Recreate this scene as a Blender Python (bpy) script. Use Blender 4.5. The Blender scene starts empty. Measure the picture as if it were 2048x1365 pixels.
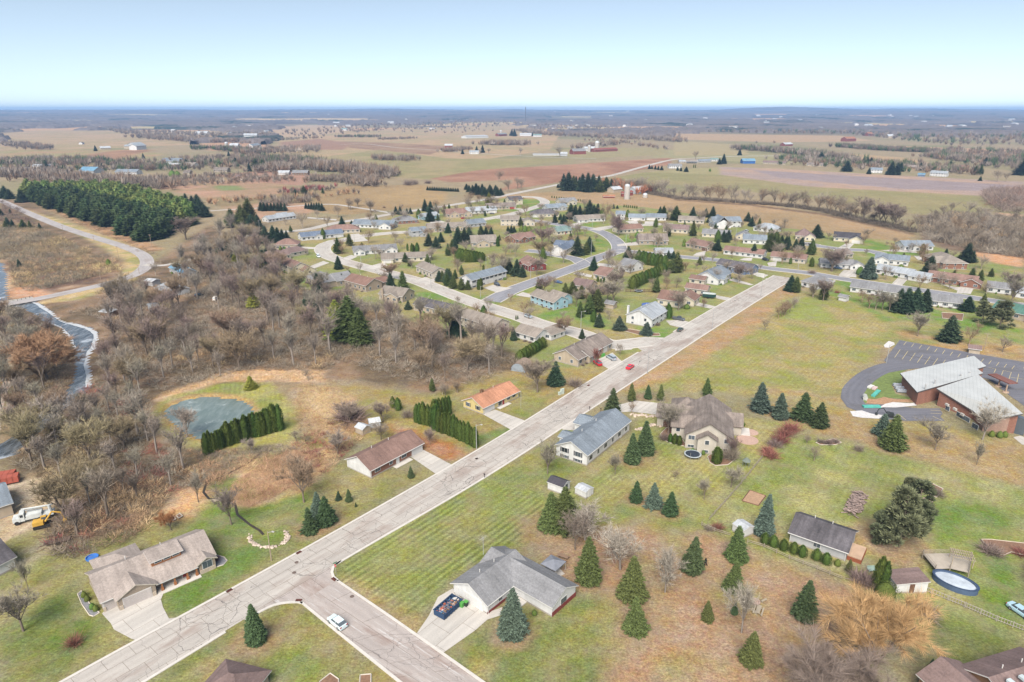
import bpy, math, random
import numpy as np
from math import radians, sin, cos, tan, pi, atan2, hypot
sc = bpy.context.scene
R = random.Random(7)
rng = np.random.default_rng(7)
# ------------------------------------------------------------------ camera
CAMH = 90.0
FPX = 1340.0
PITCH = math.atan((682.5 - 220) / FPX)
cd = bpy.data.cameras.new('camera'); cam = bpy.data.objects.new('camera', cd)
sc.collection.objects.link(cam); sc.camera = cam
cam.location = (0, 0, CAMH); cam.rotation_euler = (pi/2 - PITCH, 0, 0)
cd.sensor_width = 36; cd.lens = 36 * FPX / 2048; cd.clip_start = 1; cd.clip_end = 60000
# ------------------------------------------------------------------ sky, sun, exposure
SUN_EL, SUN_ROT = radians(47), radians(194)
world = bpy.data.worlds.new('World'); sc.world = world; world.use_nodes = True
wn = world.node_tree; wn.nodes.clear()
sky = wn.nodes.new('ShaderNodeTexSky'); sky.sky_type = 'NISHITA'; sky.sun_disc = False
sky.sun_elevation = SUN_EL; sky.sun_rotation = SUN_ROT
sky.air_density = 1.0; sky.dust_density = 0.6; sky.ozone_density = 0.6; sky.altitude = 100
bg = wn.nodes.new('ShaderNodeBackground'); bg.inputs[1].default_value = 0.11
wo = wn.nodes.new('ShaderNodeOutputWorld')
tcw = wn.nodes.new('ShaderNodeTexCoord'); mpw = wn.nodes.new('ShaderNodeVectorMath'); mpw.operation = 'MULTIPLY_ADD'
mpw.inputs[1].default_value = (1, 1, 1.7); mpw.inputs[2].default_value = (0, 0, .06)
nmw = wn.nodes.new('ShaderNodeVectorMath'); nmw.operation = 'NORMALIZE'
wn.links.new(tcw.outputs['Generated'], mpw.inputs[0]); wn.links.new(mpw.outputs[0], nmw.inputs[0]); wn.links.new(nmw.outputs[0], sky.inputs[0])
hsw = wn.nodes.new('ShaderNodeHueSaturation'); hsw.inputs['Saturation'].default_value = .7; hsw.inputs['Hue'].default_value = .489; hsw.inputs['Value'].default_value = .83
wn.links.new(sky.outputs[0], hsw.inputs['Color']); wn.links.new(hsw.outputs[0], bg.inputs[0]); wn.links.new(bg.outputs[0], wo.inputs[0])
sl = bpy.data.lights.new('sun', 'SUN'); sun = bpy.data.objects.new('sun', sl); sc.collection.objects.link(sun)
sl.energy = 3.9; sl.angle = radians(42); sl.color = (1, 0.93, 0.84)
sun.rotation_euler = (pi/2 - SUN_EL, 0, pi - SUN_ROT)
vs = sc.view_settings; vs.view_transform = 'Standard'; vs.look = 'None'; vs.exposure = 1.03; vs.gamma = 1
sc.cycles.max_bounces = 5; sc.cycles.diffuse_bounces = 2; sc.cycles.glossy_bounces = 2
sc.cycles.transparent_max_bounces = 4; sc.cycles.volume_bounces = 0
sc.cycles.use_denoising = True
# ------------------------------------------------------------------ picture <-> place
def P(x, y, z=0.0):
    "point of the place seen at photograph pixel (x, y) at height z"
    dx = (x - 1024) / FPX; dy = (y - 682.5) / FPX
    fw = cos(PITCH) - dy * sin(PITCH); dn = sin(PITCH) + dy * cos(PITCH)
    k = (CAMH - z) / dn
    return (dx * k, fw * k)
def ztop(Y, py):
    dy = (py - 682.5) / FPX
    return CAMH - Y * (sin(PITCH) + dy * cos(PITCH)) / (cos(PITCH) - dy * sin(PITCH))
def crop(ox, oy, s): return lambda x, y: (ox + x / s, oy + y / s)
def pix(X, Y, Z=0.0):
    vy = Y * cos(PITCH) - (Z - CAMH) * sin(PITCH)
    up = Y * sin(PITCH) + (Z - CAMH) * cos(PITCH)
    return (1024 + FPX * X / vy, 682.5 - FPX * up / vy)
def lin(c):
    return tuple(((v/255)/12.92 if v/255 <= .04045 else (((v/255)+.055)/1.055)**2.4) for v in c)
KA = 1.55
HAZE = 0.00009
def alb(r, g, b): return tuple(min(.82, v / KA) for v in lin((r, g, b)))
# ------------------------------------------------------------------ objects
def link(o): sc.collection.objects.link(o); return o
def tag(o, label=None, cat=None, group=None, kind=None):
    if label: o['label'] = label
    if cat: o['category'] = cat
    if group: o['group'] = group
    if kind: o['kind'] = kind
    return o
def empty(name, loc, rz=0.0):
    o = bpy.data.objects.new(name, None); link(o); o.location = loc; o.rotation_euler = (0, 0, rz); o.empty_display_size = .5
    return o
def meshdata(name, V, F, mats, mi=None, smooth=False):
    me = bpy.data.meshes.new(name)
    me.from_pydata([tuple(v) for v in V], [], [tuple(f) for f in F])
    for m in (mats if isinstance(mats, (list, tuple)) else [mats]): me.materials.append(m)
    if mi is not None: me.polygons.foreach_set('material_index', np.array(mi, dtype=np.int32))
    if smooth: me.polygons.foreach_set('use_smooth', np.ones(len(F), dtype=bool))
    me.update(); return me
def trimesh(name, V, T, mat, col=None):
    "big triangle mesh from numpy arrays, with an optional colour per vertex"
    V = np.asarray(V, np.float32); T = np.asarray(T, np.int32)
    me = bpy.data.meshes.new(name)
    me.vertices.add(len(V)); me.vertices.foreach_set('co', V.ravel())
    me.loops.add(T.size); me.loops.foreach_set('vertex_index', T.ravel())
    k = T.shape[1]
    me.polygons.add(len(T)); me.polygons.foreach_set('loop_start', np.arange(0, T.size, k, dtype=np.int32))
    me.materials.append(mat)
    if col is not None:
        a = me.color_attributes.new('Col', 'FLOAT_COLOR', 'POINT')
        c4 = np.ones((len(V), 4), np.float32); c4[:, :3] = col; a.data.foreach_set('color', c4.ravel())
    me.update(calc_edges=True); return me
def obj(name, me, parent=None, loc=(0, 0, 0), rz=0.0):
    o = bpy.data.objects.new(name, me); link(o); o.location = loc; o.rotation_euler = (0, 0, rz)
    if parent is not None: o.parent = parent
    return o
class MB:
    "collects boxes, tubes and polygons for ONE mesh"
    def __init__(s): s.V = []; s.F = []; s.M = []
    def add(s, V, F, m=0):
        b = len(s.V); s.V += [tuple(v) for v in V]; s.F += [tuple(b + i for i in f) for f in F]; s.M += [m] * len(F); return s
    def box(s, x0, y0, z0, x1, y1, z1, m=0):
        V = [(x0,y0,z0),(x1,y0,z0),(x1,y1,z0),(x0,y1,z0),(x0,y0,z1),(x1,y0,z1),(x1,y1,z1),(x0,y1,z1)]
        return s.add(V, [(0,3,2,1),(4,5,6,7),(0,1,5,4),(1,2,6,5),(2,3,7,6),(3,0,4,7)], m)
    def tube(s, p, q, r0, r1=None, n=8, m=0, cap=True):
        r1 = r0 if r1 is None else r1
        p = np.array(p, float); q = np.array(q, float); d = q - p; d /= (np.linalg.norm(d) or 1)
        a = np.cross(d, (0, 0, 1) if abs(d[2]) < .9 else (1, 0, 0)); a /= np.linalg.norm(a); b = np.cross(d, a)
        V = []
        for c, r in ((p, r0), (q, r1)):
            for i in range(n):
                t = 2*pi*i/n; V.append(c + r*(cos(t)*a + sin(t)*b))
        F = [(i, (i+1) % n, n+(i+1) % n, n+i) for i in range(n)]
        if cap: F += [tuple(range(n-1, -1, -1)), tuple(range(n, 2*n))]
        return s.add(V, F, m)
    def lathe(s, c, prof, n=16, m=0, sx=1, sy=1, rz=0, cap=True):
        V = []
        for r, z in prof:
            for i in range(n):
                t = 2*pi*i/n; x = sx*r*cos(t); y = sy*r*sin(t)
                V.append((c[0]+x*cos(rz)-y*sin(rz), c[1]+x*sin(rz)+y*cos(rz), c[2]+z))
        F = []
        for k in range(len(prof)-1):
            for i in range(n): F.append((k*n+i, k*n+(i+1) % n, (k+1)*n+(i+1) % n, (k+1)*n+i))
        if cap: F += [tuple(range(n-1, -1, -1)), tuple((len(prof)-1)*n+i for i in range(n))]
        return s.add(V, F, m)
    def prism(s, pts, z0, z1, m=0, mtop=None):
        n = len(pts)
        area = sum(pts[i][0]*pts[(i+1) % n][1]-pts[(i+1) % n][0]*pts[i][1] for i in range(n))
        if area < 0: pts = pts[::-1]
        zz1 = z1 if hasattr(z1, '__len__') else [z1]*n
        if area < 0 and hasattr(z1, '__len__'): zz1 = list(z1)[::-1]
        V = [(x, y, z0) for x, y in pts] + [(p[0], p[1], zz1[i]) for i, p in enumerate(pts)]
        s.add(V, [tuple(range(n-1, -1, -1))] + [(i, (i+1) % n, n+(i+1) % n, n+i) for i in range(n)], m)
        b = len(s.V) - 2*n
        s.F.append(tuple(b+n+i for i in range(n))); s.M.append(m if mtop is None else mtop); return s
    def data(s, name, mats, smooth=False): return meshdata(name, s.V, s.F, mats, s.M, smooth)
    def build(s, name, mats, parent=None, loc=(0, 0, 0), rz=0.0, smooth=False): return obj(name, s.data(name, mats, smooth), parent, loc, rz)
# ------------------------------------------------------------------ materials
def newmat(name):
    m = bpy.data.materials.new(name); m.use_nodes = True; nt = m.node_tree; b = nt.nodes['Principled BSDF']
    return m, nt, b
def nd(nt, t, **k):
    n = nt.nodes.new(t)
    for a, v in k.items():
        if a.startswith('i_'): n.inputs[a[2:].replace('_', ' ')].default_value = v
        else: setattr(n, a, v)
    return n
def mixc(nt, a, b, f, mode='MIX'):
    n = nt.nodes.new('ShaderNodeMix'); n.data_type = 'RGBA'; n.blend_type = mode
    for s, v in ((n.inputs[6], a), (n.inputs[7], b), (n.inputs[0], f)):
        if hasattr(v, 'is_output') or isinstance(v, bpy.types.NodeSocket): nt.links.new(v, s)
        elif isinstance(v, (tuple, list)): s.default_value = (*v[:3], 1)
        else: s.default_value = v
    return n.outputs[2]
def mth(nt, op, a, b=0.0, clamp=False):
    n = nt.nodes.new('ShaderNodeMath'); n.operation = op; n.use_clamp = clamp
    for s, v in ((n.inputs[0], a), (n.inputs[1], b)):
        if isinstance(v, bpy.types.NodeSocket): nt.links.new(v, s)
        else: s.default_value = v
    return n.outputs[0]
def ramp(nt, f, a, b, lo=0.0, hi=1.0):
    n = nt.nodes.new('ShaderNodeMapRange'); n.clamp = True
    nt.links.new(f, n.inputs[0]); n.inputs[1].default_value = a; n.inputs[2].default_value = b
    n.inputs[3].default_value = lo; n.inputs[4].default_value = hi; return n.outputs[0]
def noise(nt, vec, scale, detail=4, rough=.55):
    n = nt.nodes.new('ShaderNodeTexNoise'); n.inputs['Scale'].default_value = scale
    n.inputs['Detail'].default_value = detail; n.inputs['Roughness'].default_value = rough
    if vec is not None: nt.links.new(vec, n.inputs['Vector'])
    return n.outputs[0]
def mapping(nt, vec, sc_=(1, 1, 1), rot=(0, 0, 0)):
    n = nt.nodes.new('ShaderNodeMapping'); nt.links.new(vec, n.inputs[0]); n.inputs[3].default_value = sc_; n.inputs[2].default_value = rot
    return n.outputs[0]
def grey(nt, v):
    n = nt.nodes.new('ShaderNodeCombineColor')
    for i in range(3): nt.links.new(v, n.inputs[i])
    return n.outputs[0]
_mats = {}
def plain(name, col, rough=.8, var=.25, scale=.6, metal=0.0, island=0.0):
    "paint / stone / metal with wear: two noises on object coordinates, and per-object tint"
    key = (name, col, rough)
    if key in _mats: return _mats[key]
    m, nt, b = newmat(name); tc = nd(nt, 'ShaderNodeTexCoord')
    n1 = ramp(nt, noise(nt, tc.outputs['Object'], scale, 6, .65), .3, .72, 1-var, 1+var*.6)
    c = mixc(nt, col, grey(nt, n1), 1.0, 'MULTIPLY')
    if island:
        g = nd(nt, 'ShaderNodeNewGeometry')
        c = mixc(nt, c, grey(nt, ramp(nt, g.outputs['Random Per Island'], 0, 1, 1-island, 1+island)), 1.0, 'MULTIPLY')
    nt.links.new(c, b.inputs['Base Color']); b.inputs['Roughness'].default_value = rough; b.inputs['Metallic'].default_value = metal
    b.inputs['Specular IOR Level'].default_value = .3
    _mats[key] = m; return m
def roofmat(col, streak=.25):
    key = ('roof', col, streak)
    if key in _mats: return _mats[key]
    m, nt, b = newmat('shingle_roof'); tc = nd(nt, 'ShaderNodeTexCoord'); o = tc.outputs['Object']
    fine = ramp(nt, noise(nt, o, 2.6, 5, .8), .3, .7, .72, 1.25)
    big = ramp(nt, noise(nt, o, .22, 4, .6), .3, .7, 1-streak, 1+streak*.5)
    st = ramp(nt, noise(nt, mapping(nt, o, (1.5, .12, .3)), 1.0, 4, .6), .3, .7, 1-streak, 1+streak*.4)
    c = mixc(nt, col, grey(nt, mth(nt, 'MULTIPLY', mth(nt, 'MULTIPLY', fine, big), st)), 1.0, 'MULTIPLY')
    oi = nd(nt, 'ShaderNodeObjectInfo')
    c = mixc(nt, c, grey(nt, ramp(nt, oi.outputs['Random'], 0, 1, .9, 1.08)), 1.0, 'MULTIPLY')
    nt.links.new(c, b.inputs['Base Color']); b.inputs['Roughness'].default_value = .9; b.inputs['Specular IOR Level'].default_value = .15
    _mats[key] = m; return m
def siding(col, brick=False):
    key = ('side', col, brick)
    if key in _mats: return _mats[key]
    m, nt, b = newmat('brick_wall' if brick else 'siding_wall'); tc = nd(nt, 'ShaderNodeTexCoord'); o = tc.outputs['Object']
    if brick:
        n1 = ramp(nt, noise(nt, mapping(nt, o, (2.2, 2.2, 6)), 1.2, 6, .8), .3, .7, .62, 1.35)
    else:
        w = nd(nt, 'ShaderNodeTexWave', wave_type='BANDS', bands_direction='Z'); w.inputs['Scale'].default_value = 1.6; nt.links.new(o, w.inputs['Vector'])
        n1 = mth(nt, 'MULTIPLY', ramp(nt, w.outputs['Fac'], 0, .35, .86, 1.0), ramp(nt, noise(nt, o, .5, 5, .6), .3, .7, .9, 1.04))
    n2 = ramp(nt, noise(nt, mapping(nt, o, (1, 1, .25)), .8, 4, .6), .35, .7, .88, 1.05)
    c = mixc(nt, col, grey(nt, mth(nt, 'MULTIPLY', n1, n2)), 1.0, 'MULTIPLY')
    nt.links.new(c, b.inputs['Base Color']); b.inputs['Roughness'].default_value = .75; b.inputs['Specular IOR Level'].default_value = .25
    _mats[key] = m; return m
def foliage(name, col, var=.35, hue=.03, rough=.85, attr=False, sheen=0.0):
    key = ('fol', name, col, attr)
    if key in _mats: return _mats[key]
    m, nt, b = newmat(name)
    g = nd(nt, 'ShaderNodeNewGeometry'); oi = nd(nt, 'ShaderNodeObjectInfo')
    if attr:
        a = nd(nt, 'ShaderNodeAttribute', attribute_name='Col'); base = a.outputs['Color']
    else: base = col
    hs = nd(nt, 'ShaderNodeHueSaturation')
    if attr: nt.links.new(base, hs.inputs['Color'])
    else: hs.inputs['Color'].default_value = (*col, 1)
    nt.links.new(ramp(nt, oi.outputs['Random'], 0, 1, .5-hue, .5+hue), hs.inputs['Hue'])
    r2 = mth(nt, 'FRACT', mth(nt, 'MULTIPLY', oi.outputs['Random'], 7.31))
    v = mth(nt, 'MULTIPLY', ramp(nt, g.outputs['Random Per Island'], 0, 1, 1-var, 1+var), ramp(nt, r2, 0, 1, .82, 1.2))
    nt.links.new(v, hs.inputs['Value'])
    nt.links.new(hs.outputs[0], b.inputs['Base Color']); b.inputs['Roughness'].default_value = rough; b.inputs['Specular IOR Level'].default_value = .12
    _mats[key] = m; return m
# ================================================================== GROUND
def pip(px, py, poly):
    c = np.zeros(px.shape, bool); n = len(poly); j = n-1
    for i in range(n):
        xi, yi = poly[i]; xj, yj = poly[j]
        if yi != yj:
            c ^= ((yi > py) != (yj > py)) & (px < (xj-xi)*(py-yi)/(yj-yi)+xi)
        j = i
    return c
def vnoise(x, y, s, seed):
    "smooth value noise in -1..1"
    x = x/s; y = y/s; xi = np.floor(x).astype(np.int64); yi = np.floor(y).astype(np.int64); fx = x-xi; fy = y-yi
    fx = fx*fx*(3-2*fx); fy = fy*fy*(3-2*fy)
    def h(a, b):
        n = (a*374761393 + b*668265263 + seed*362437) & 0x7fffffff
        n = ((n ^ (n >> 13))*1274126177) & 0x7fffffff
        return ((n ^ (n >> 16)) & 0xffff)/32768.0-1
    return (h(xi,yi)*(1-fx)+h(xi+1,yi)*fx)*(1-fy)+(h(xi,yi+1)*(1-fx)+h(xi+1,yi+1)*fx)*fy
def fbm(x, y, s, seed, o=3):
    t = 0; a = 1; q = 0
    for i in range(o): t = t+a*vnoise(x, y, s/(2**i), seed+i); q += a; a *= .5
    return t/q
def axis(lo, hi, step, far, g):
    a = list(np.arange(lo, hi, step)); v = a[-1]; ref = abs(hi)
    while v < far: v += step*(max(v, ref)/ref)**g; a.append(v)
    return a
ys = np.array(list(np.arange(60, 330, 1.5)))
v = ys[-1]; yl = []
while v < 24000: v += 1.5*(v/330)**1.42; yl.append(v)
ys = np.concatenate([[-200, -60, 0, 40], ys, yl])
xs = list(np.arange(-150, 210, 1.5)); v = xs[-1]; xr = []
while v < 24000: v += 1.5*(v/210)**1.25; xr.append(v)
v = -150.0; xl = []
while v > -24000: v -= 1.5*(abs(v)/150)**1.25; xl.append(v)
xs = np.array(xl[::-1]+xs+xr)
GX, GY = np.meshgrid(xs, ys); NX, NY = len(xs), len(ys)
gx, gy = GX.ravel(), GY.ravel()
col = np.zeros((len(gx), 3)); stp = np.zeros((len(gx), 3))
def setall(c): col[:] = c
n8 = fbm(gx, gy, 8, 1); n30 = fbm(gx, gy, 30, 5); n120 = fbm(gx, gy, 140, 9); n600 = fbm(gx, gy, 700, 15, 4)
WARM = np.array([1.02, 1.0, .98]); TAN = np.array(alb(164, 147, 118)); GRN = np.array(alb(124, 138, 82)); BRN = np.array(alb(162, 140, 110))
col[:] = TAN
col += (np.array(alb(144,140,104))-TAN)*np.clip(n120*1.5+.2, 0, 1)[:, None]
def region(poly, c, feather=1.5, c2=None, sp=None, blend=1.0, world=False, amt=.5, stripe=None, ns=8):
    w = poly if world else [P(*q) for q in poly]
    w = np.array(w); pad = feather*2+2
    sel = np.where((gx > w[:,0].min()-pad) & (gx < w[:,0].max()+pad) & (gy > w[:,1].min()-pad) & (gy < w[:,1].max()+pad))[0]
    if not len(sel): return
    x, y = gx[sel], gy[sel]
    m = np.zeros(len(sel))
    K = 6 if feather > 0 else 1
    for k in range(K):
        jx = vnoise(x, y, max(3, feather*2), 31+k)*feather + feather*.5*cos(k*2.1); jy = vnoise(x, y, max(3, feather*2), 77+k)*feather + feather*.5*sin(k*2.1)
        m += pip(x+jx*(feather > 0), y+jy*(feather > 0), w)
    m = (m/K)*blend; c = np.array(c)*WARM; c2 = None if c2 is None else np.array(c2)*WARM
    cc = np.array(c)[None, :]*np.ones((len(sel), 1))
    if c2 is not None:
        t = np.clip(fbm(x, y, ns, 41+len(poly))*1.6+amt, 0, 1)[:, None]; cc = cc*(1-t)+np.array(c2)*t
    col[sel] = col[sel]*(1-m[:, None])+cc*m[:, None]
    s0, ang, per = stripe if stripe else (0, 0, 1)
    a = radians(ang); mm = m > .5; i = sel[mm]
    stp[i, 0] = s0*.68
    stp[i, 1] = (x[mm]*cos(a)-y[mm]*sin(a))/per if stripe else stp[i, 1]
c5_ = crop(850, 370, 4.096); c6_ = crop(1200, 370, 4.096); c4_ = crop(400, 370, 4.096); c7_ = crop(1600, 370, 4.571)
c1_ = crop(0, 200, 2.926); c2_ = crop(680, 200, 2.926); c3_ = crop(1348, 200, 2.926)
cA_ = crop(0, 380, 4.267); cB_ = crop(0, 640, 4.267); cC_ = crop(0, 900, 2.935); cD_ = crop(400, 620, 4.096); cE_ = crop(400, 900, 2.936)
cF_ = crop(800, 600, 4.096); cG_ = crop(820, 900, 2.936); cH_ = crop(1250, 540, 4.096); cI_ = crop(1648, 560, 4.0147)
cJ_ = crop(1050, 740, 4.096); cK_ = crop(1280, 1020, 3.956); cL_ = crop(1600, 900, 2.935); cM_ = crop(1380, 800, 4.096); cN_ = crop(130, 1020, 5.055)
cO_ = crop(1640, 680, 5.0196); cQ_ = crop(850, 1080, 6.4); cR_ = crop(1700, 1080, 4.79); cS_ = crop(1240, 760, 6.4)
GR2 = alb(106, 132, 74); GR3 = alb(140, 148, 92); LIT = alb(160, 134, 106); STRAW = alb(196, 166, 130); FOR = alb(98, 88, 78); CORN = alb(188, 160, 128)
# --- far country: woods by default, tan and brown fields laid over it
far = gy > 1500
fmask = np.clip((n600*1.6+.75), 0, 1)*np.clip((gy-2300)/900, 0, 1)
col[:] = col*(1-fmask[:, None])+np.array(alb(96, 88, 86))*fmask[:, None]
FIELDS = [
 ([(0,268),(60,262),(250,262),(440,262),(470,275),(380,290),(150,300),(0,300)], alb(196,172,132), alb(180,165,120)),
 ([(0,300),(230,300),(330,308),(250,330),(100,345),(0,352)], alb(170,164,112), alb(186,160,118)),
 ([(130,318),(240,300),(310,300),(220,322)], alb(196,158,116), alb(160,126,96)),
 ([(400,288),(470,283),(530,288),(540,300),(420,302)], alb(206,168,128), None),
 ([(540,262),(600,250),(720,252),(690,272),(560,275)], alb(200,176,136), None),
 ([(560,282),(700,262),(1000,250),(1060,255),(1120,268),(1100,300),(900,330),(760,345),(640,330),(540,310)], alb(182,168,122), alb(198,172,130)),
 ([(680,283),(800,287),(900,293),(860,310),(760,302),(700,296)], alb(160,132,104), alb(176,150,116)),
 ([(560,285),(640,278),(700,287),(690,300),(560,300)], alb(172,140,112), None),
 ([(640,315),(760,300),(900,318),(1150,318),(960,345),(870,360),(720,350),(640,335)], alb(162,158,106), alb(176,164,116)),
 ([(860,358),(960,340),(1130,330),(1340,316),(1345,330),(1220,350),(1100,368),(1000,382),(1030,360),(900,365)], alb(166,126,98), alb(186,148,116)),
 ([(1340,300),(1600,312),(1700,320),(1560,330),(1400,318),(1300,315)], alb(172,168,120), None),
 ([(1100,300),(1200,296),(1330,296),(1340,310),(1150,318)], alb(172,164,116), None),
 ([(1348,268),(1500,270),(1680,272),(1750,282),(1560,285),(1400,280),(1348,280)], alb(196,170,128), None),
 ([(1348,282),(1480,290),(1500,310),(1348,312)], alb(184,172,124), None),
 ([(1650,305),(1800,315),(1860,325),(1800,330),(1650,318)], alb(196,172,126), None),
 ([(1750,290),(1900,296),(2048,300),(2048,320),(1900,305)], alb(196,166,126), None),
 ([(1290,345),(1348,340),(1460,333),(1700,345),(2048,370),(2048,390),(1900,382),(1600,355),(1400,350)], alb(176,170,118), None),
 ([(1440,334),(1560,338),(1800,352),(2048,364),(2048,398),(1800,390),(1600,372),(1440,350)], alb(196,170,140), alb(180,164,148)),
 ([(1500,340),(1700,352),(2048,372),(2048,384),(1800,378),(1560,356)], alb(168,156,148), None),
 ([(1290,345),(1440,350),(1620,374),(1960,392),(2048,400),(2048,440),(1840,430),(1640,400),(1400,372),(1200,360)], alb(158,156,104), alb(168,160,110)),
 ([(1180,378),(1348,395),(1520,408),(1700,440),(1830,470),(1830,500),(1600,470),(1300,430),(1000,420),(1000,392)], alb(190,164,120), alb(178,156,112)),
 ([(1990,425),(2048,430),(2048,470),(1980,450)], alb(200,170,132), None),
 ([(630,385),(700,372),(850,370),(900,388),(880,410),(700,430),(620,425),(600,400)], alb(186,162,112), alb(172,150,106)),
 ([(280,372),(420,350),(640,380),(620,430),(500,440),(410,400),(380,390)], alb(200,164,130), alb(160,146,104)),
 ([(430,350),(560,340),(640,350),(600,372),(480,362)], alb(186,150,122), None),
 ([(430,372),(480,372),(490,380),(440,382)], alb(140,156,96), None),
]
gF = np.random.default_rng(44); FARF = []
for _ in range(70):
    y_ = gF.uniform(226, 264); x_ = gF.uniform(0, 2048)
    if x_ < 540 and gF.random() < .6: continue
    X_, Y_ = P(x_, y_); a_ = gF.uniform(-.3, .3); L_ = gF.uniform(120, 420)*(Y_/3500)**.6; W_ = gF.uniform(90, 260)*(Y_/3500)**.9
    w_ = [(X_+u*L_*cos(a_)-v*W_*sin(a_), Y_+u*L_*sin(a_)+v*W_*cos(a_)) for u, v in ((-1,-1),(1,-.8),(.8,1),(-1,.9))]; FARF.append(w_)
    region(w_, alb(*[(200,176,136),(188,172,128),(196,160,126)][int(gF.integers(0, 3))]), 10, world=True)
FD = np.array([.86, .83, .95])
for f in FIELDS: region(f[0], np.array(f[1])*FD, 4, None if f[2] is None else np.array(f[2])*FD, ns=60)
STR = 38.5
# --- wooded ground of the creek
region([(0,400),(60,400),(240,520),(300,530),(420,450),(560,540),(650,600),(830,640),(1010,700),(1100,740),(960,775),(870,790),(700,760),(480,770),(380,790),(300,830),(340,900),(420,930),(480,930),(440,985),(330,1010),(250,1080),(110,1110),(80,1040),(60,950),(0,940)], alb(150,126,104), 4, alb(112,98,80), ns=10)
region([(0,450),(70,455),(250,545),(240,590),(20,600),(0,540)], alb(196,166,134), 3, alb(120,98,86), amt=.7, ns=14)
region([(0,405),(120,440),(260,490),(290,530),(270,560),(160,600),(60,610),(240,560),(250,520),(160,470),(60,430)], alb(200,176,132), 2, alb(160,158,100), amt=.2)
region([(15,580),(60,570),(110,590),(40,602)], alb(206,160,128), 2)
region([(60,400),(160,450),(300,505),(330,500),(200,440),(90,390)], alb(186,150,116), 2, alb(140,110,84))
region([(1840,430),(2048,445),(2048,525),(1900,500),(1840,480)], alb(128,108,92), 4)
region([(1950,505),(2048,515),(2048,535),(1960,525)], alb(206,160,122), 2)
region([(1348,399),(1500,409),(1640,426),(1830,467),(1830,471),(1640,430),(1500,412),(1348,401)], alb(130,108,88), 2)
# --- subdivision
SUB = [(600,470),(900,412),(1020,395),(1290,415),(1560,455),(1850,490),(2048,540),(2048,700),(1700,690),(1760,620),(1560,560),(1290,700),(1240,760),(1100,735),(980,680),(830,640),(690,590),(560,520)]
region(SUB, alb(138,148,90), 3, alb(164,152,106), ns=16)
for q in ([(1050,640),(1160,600),(1240,660),(1120,650)],[(900,600),(1000,590),(985,625),(930,610)],[(1020,600),(1130,560),(1000,580)],[(1010,460),(1200,440),(1180,470),(1060,470)],
          [(1250,470),(1330,475),(1330,500),(1230,480)],[(1190,475),(1260,500),(1170,520)],[(1700,470),(1850,510),(1740,520)],[(1020,395),(1130,410),(1100,430),(990,420)],[(1600,600),(1700,580),(2048,660),(2048,690),(1850,640),(1650,650)],
          [(1650,560),(1750,565),(1700,590),(1640,590)],[(1840,590),(2000,620),(1960,640),(1830,600)],[(820,580),(960,600),(920,620),(830,600)],[(1270,650),(1390,660),(1300,690)],[(570,550),(700,560),(680,580),(570,580)],[(1380,545),(1470,560),(1420,590)]):
    region(q, alb(116,146,72), 2.5, alb(150,152,92), amt=.35, ns=7)
# --- big open meadow right of the street
region([(1290,745),(1423,662),(1570,575),(1700,600),(1780,650),(1760,700),(1690,780),(1700,830),(1560,800),(1500,790),(1330,780),(1210,790)], alb(168,154,106), 2.5, alb(150,152,88), amt=.45, stripe=(.10,STR,1.6), ns=9)
region([(1298,741),(1423,660),(1565,572),(1600,590),(1480,680),(1330,760),(1220,795),(1210,790)], alb(182,150,116), 3, alb(166,146,104), ns=9)
region([(1640,780),(1720,760),(1700,830),(1640,800),(1500,790),(1510,770)], alb(172,150,110), 3, alb(156,150,98))
region([(1560,600),(1640,590),(1660,640),(1560,640)], alb(150,158,90), 3)
# --- right: church side and back gardens
region([(1780,650),(2048,690),(2048,720),(1800,690),(1720,700)], alb(178,150,108), 3, alb(150,152,94), ns=10)
region([(1500,800),(1760,830),(2048,880),(2048,975),(1880,930),(1700,880),(1560,860)], alb(160,154,98), 3, alb(168,144,104), ns=14)
region([(1720,850),(1900,870),(2048,950),(2048,965),(1880,925),(1740,890)], alb(170,148,108), 3)
region([(1560,870),(1700,885),(1880,935),(2048,980),(2048,1330),(1850,1250),(1700,1165),(1470,1085),(1415,1055)], alb(136,146,84), 2.5, alb(166,162,110), amt=.4, stripe=(.10,STR,1.7), ns=9)
region([(1820,1000),(1960,1000),(2048,1060),(2048,1250),(1990,1230),(1870,1120)], alb(112,136,70), 3, alb(150,152,92), amt=.25)
region([(1720,1040),(1820,1100),(1850,1150),(1790,1130),(1690,1080)], alb(176,156,116), 2)
region([(1300,800),(1560,850),(1560,880),(1410,1055),(1300,1080),(1180,1020),(1120,985),(1250,880)], alb(166,158,104), 2.5, alb(140,148,88), amt=.4, stripe=(.17,STR,1.55), ns=10)
region([(1110,985),(1330,1010),(1460,1050),(1470,1090),(1300,1080),(1130,1060)], alb(158,152,100), 3, alb(132,144,84), ns=8)
# brown leaf-littered yard
region([(1090,1060),(1250,1050),(1420,1060),(1480,1090),(1700,1170),(1740,1230),(1640,1365),(1560,1400),(1180,1400),(1230,1250),(1180,1150),(1110,1110)], alb(172,142,114), 4, alb(158,148,102), amt=.15, ns=9)
region([(870,1340),(920,1280),(1010,1250),(1130,1205),(1190,1170),(1260,1260),(1200,1400),(900,1400)], alb(152,146,94), 4, alb(122,132,76), amt=.5, ns=7)
region([(900,1310),(1000,1240),(1180,1180),(1240,1230),(1100,1290),(1000,1400),(880,1400)], alb(124,134,78), 3, alb(158,148,98), amt=.35, stripe=(.10,20,1.7), ns=6)
region([(1740,1200),(2048,1290),(2048,1400),(1840,1400),(1850,1300),(1760,1240)], alb(108,118,68), 3, alb(140,136,86), amt=.4)
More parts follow.
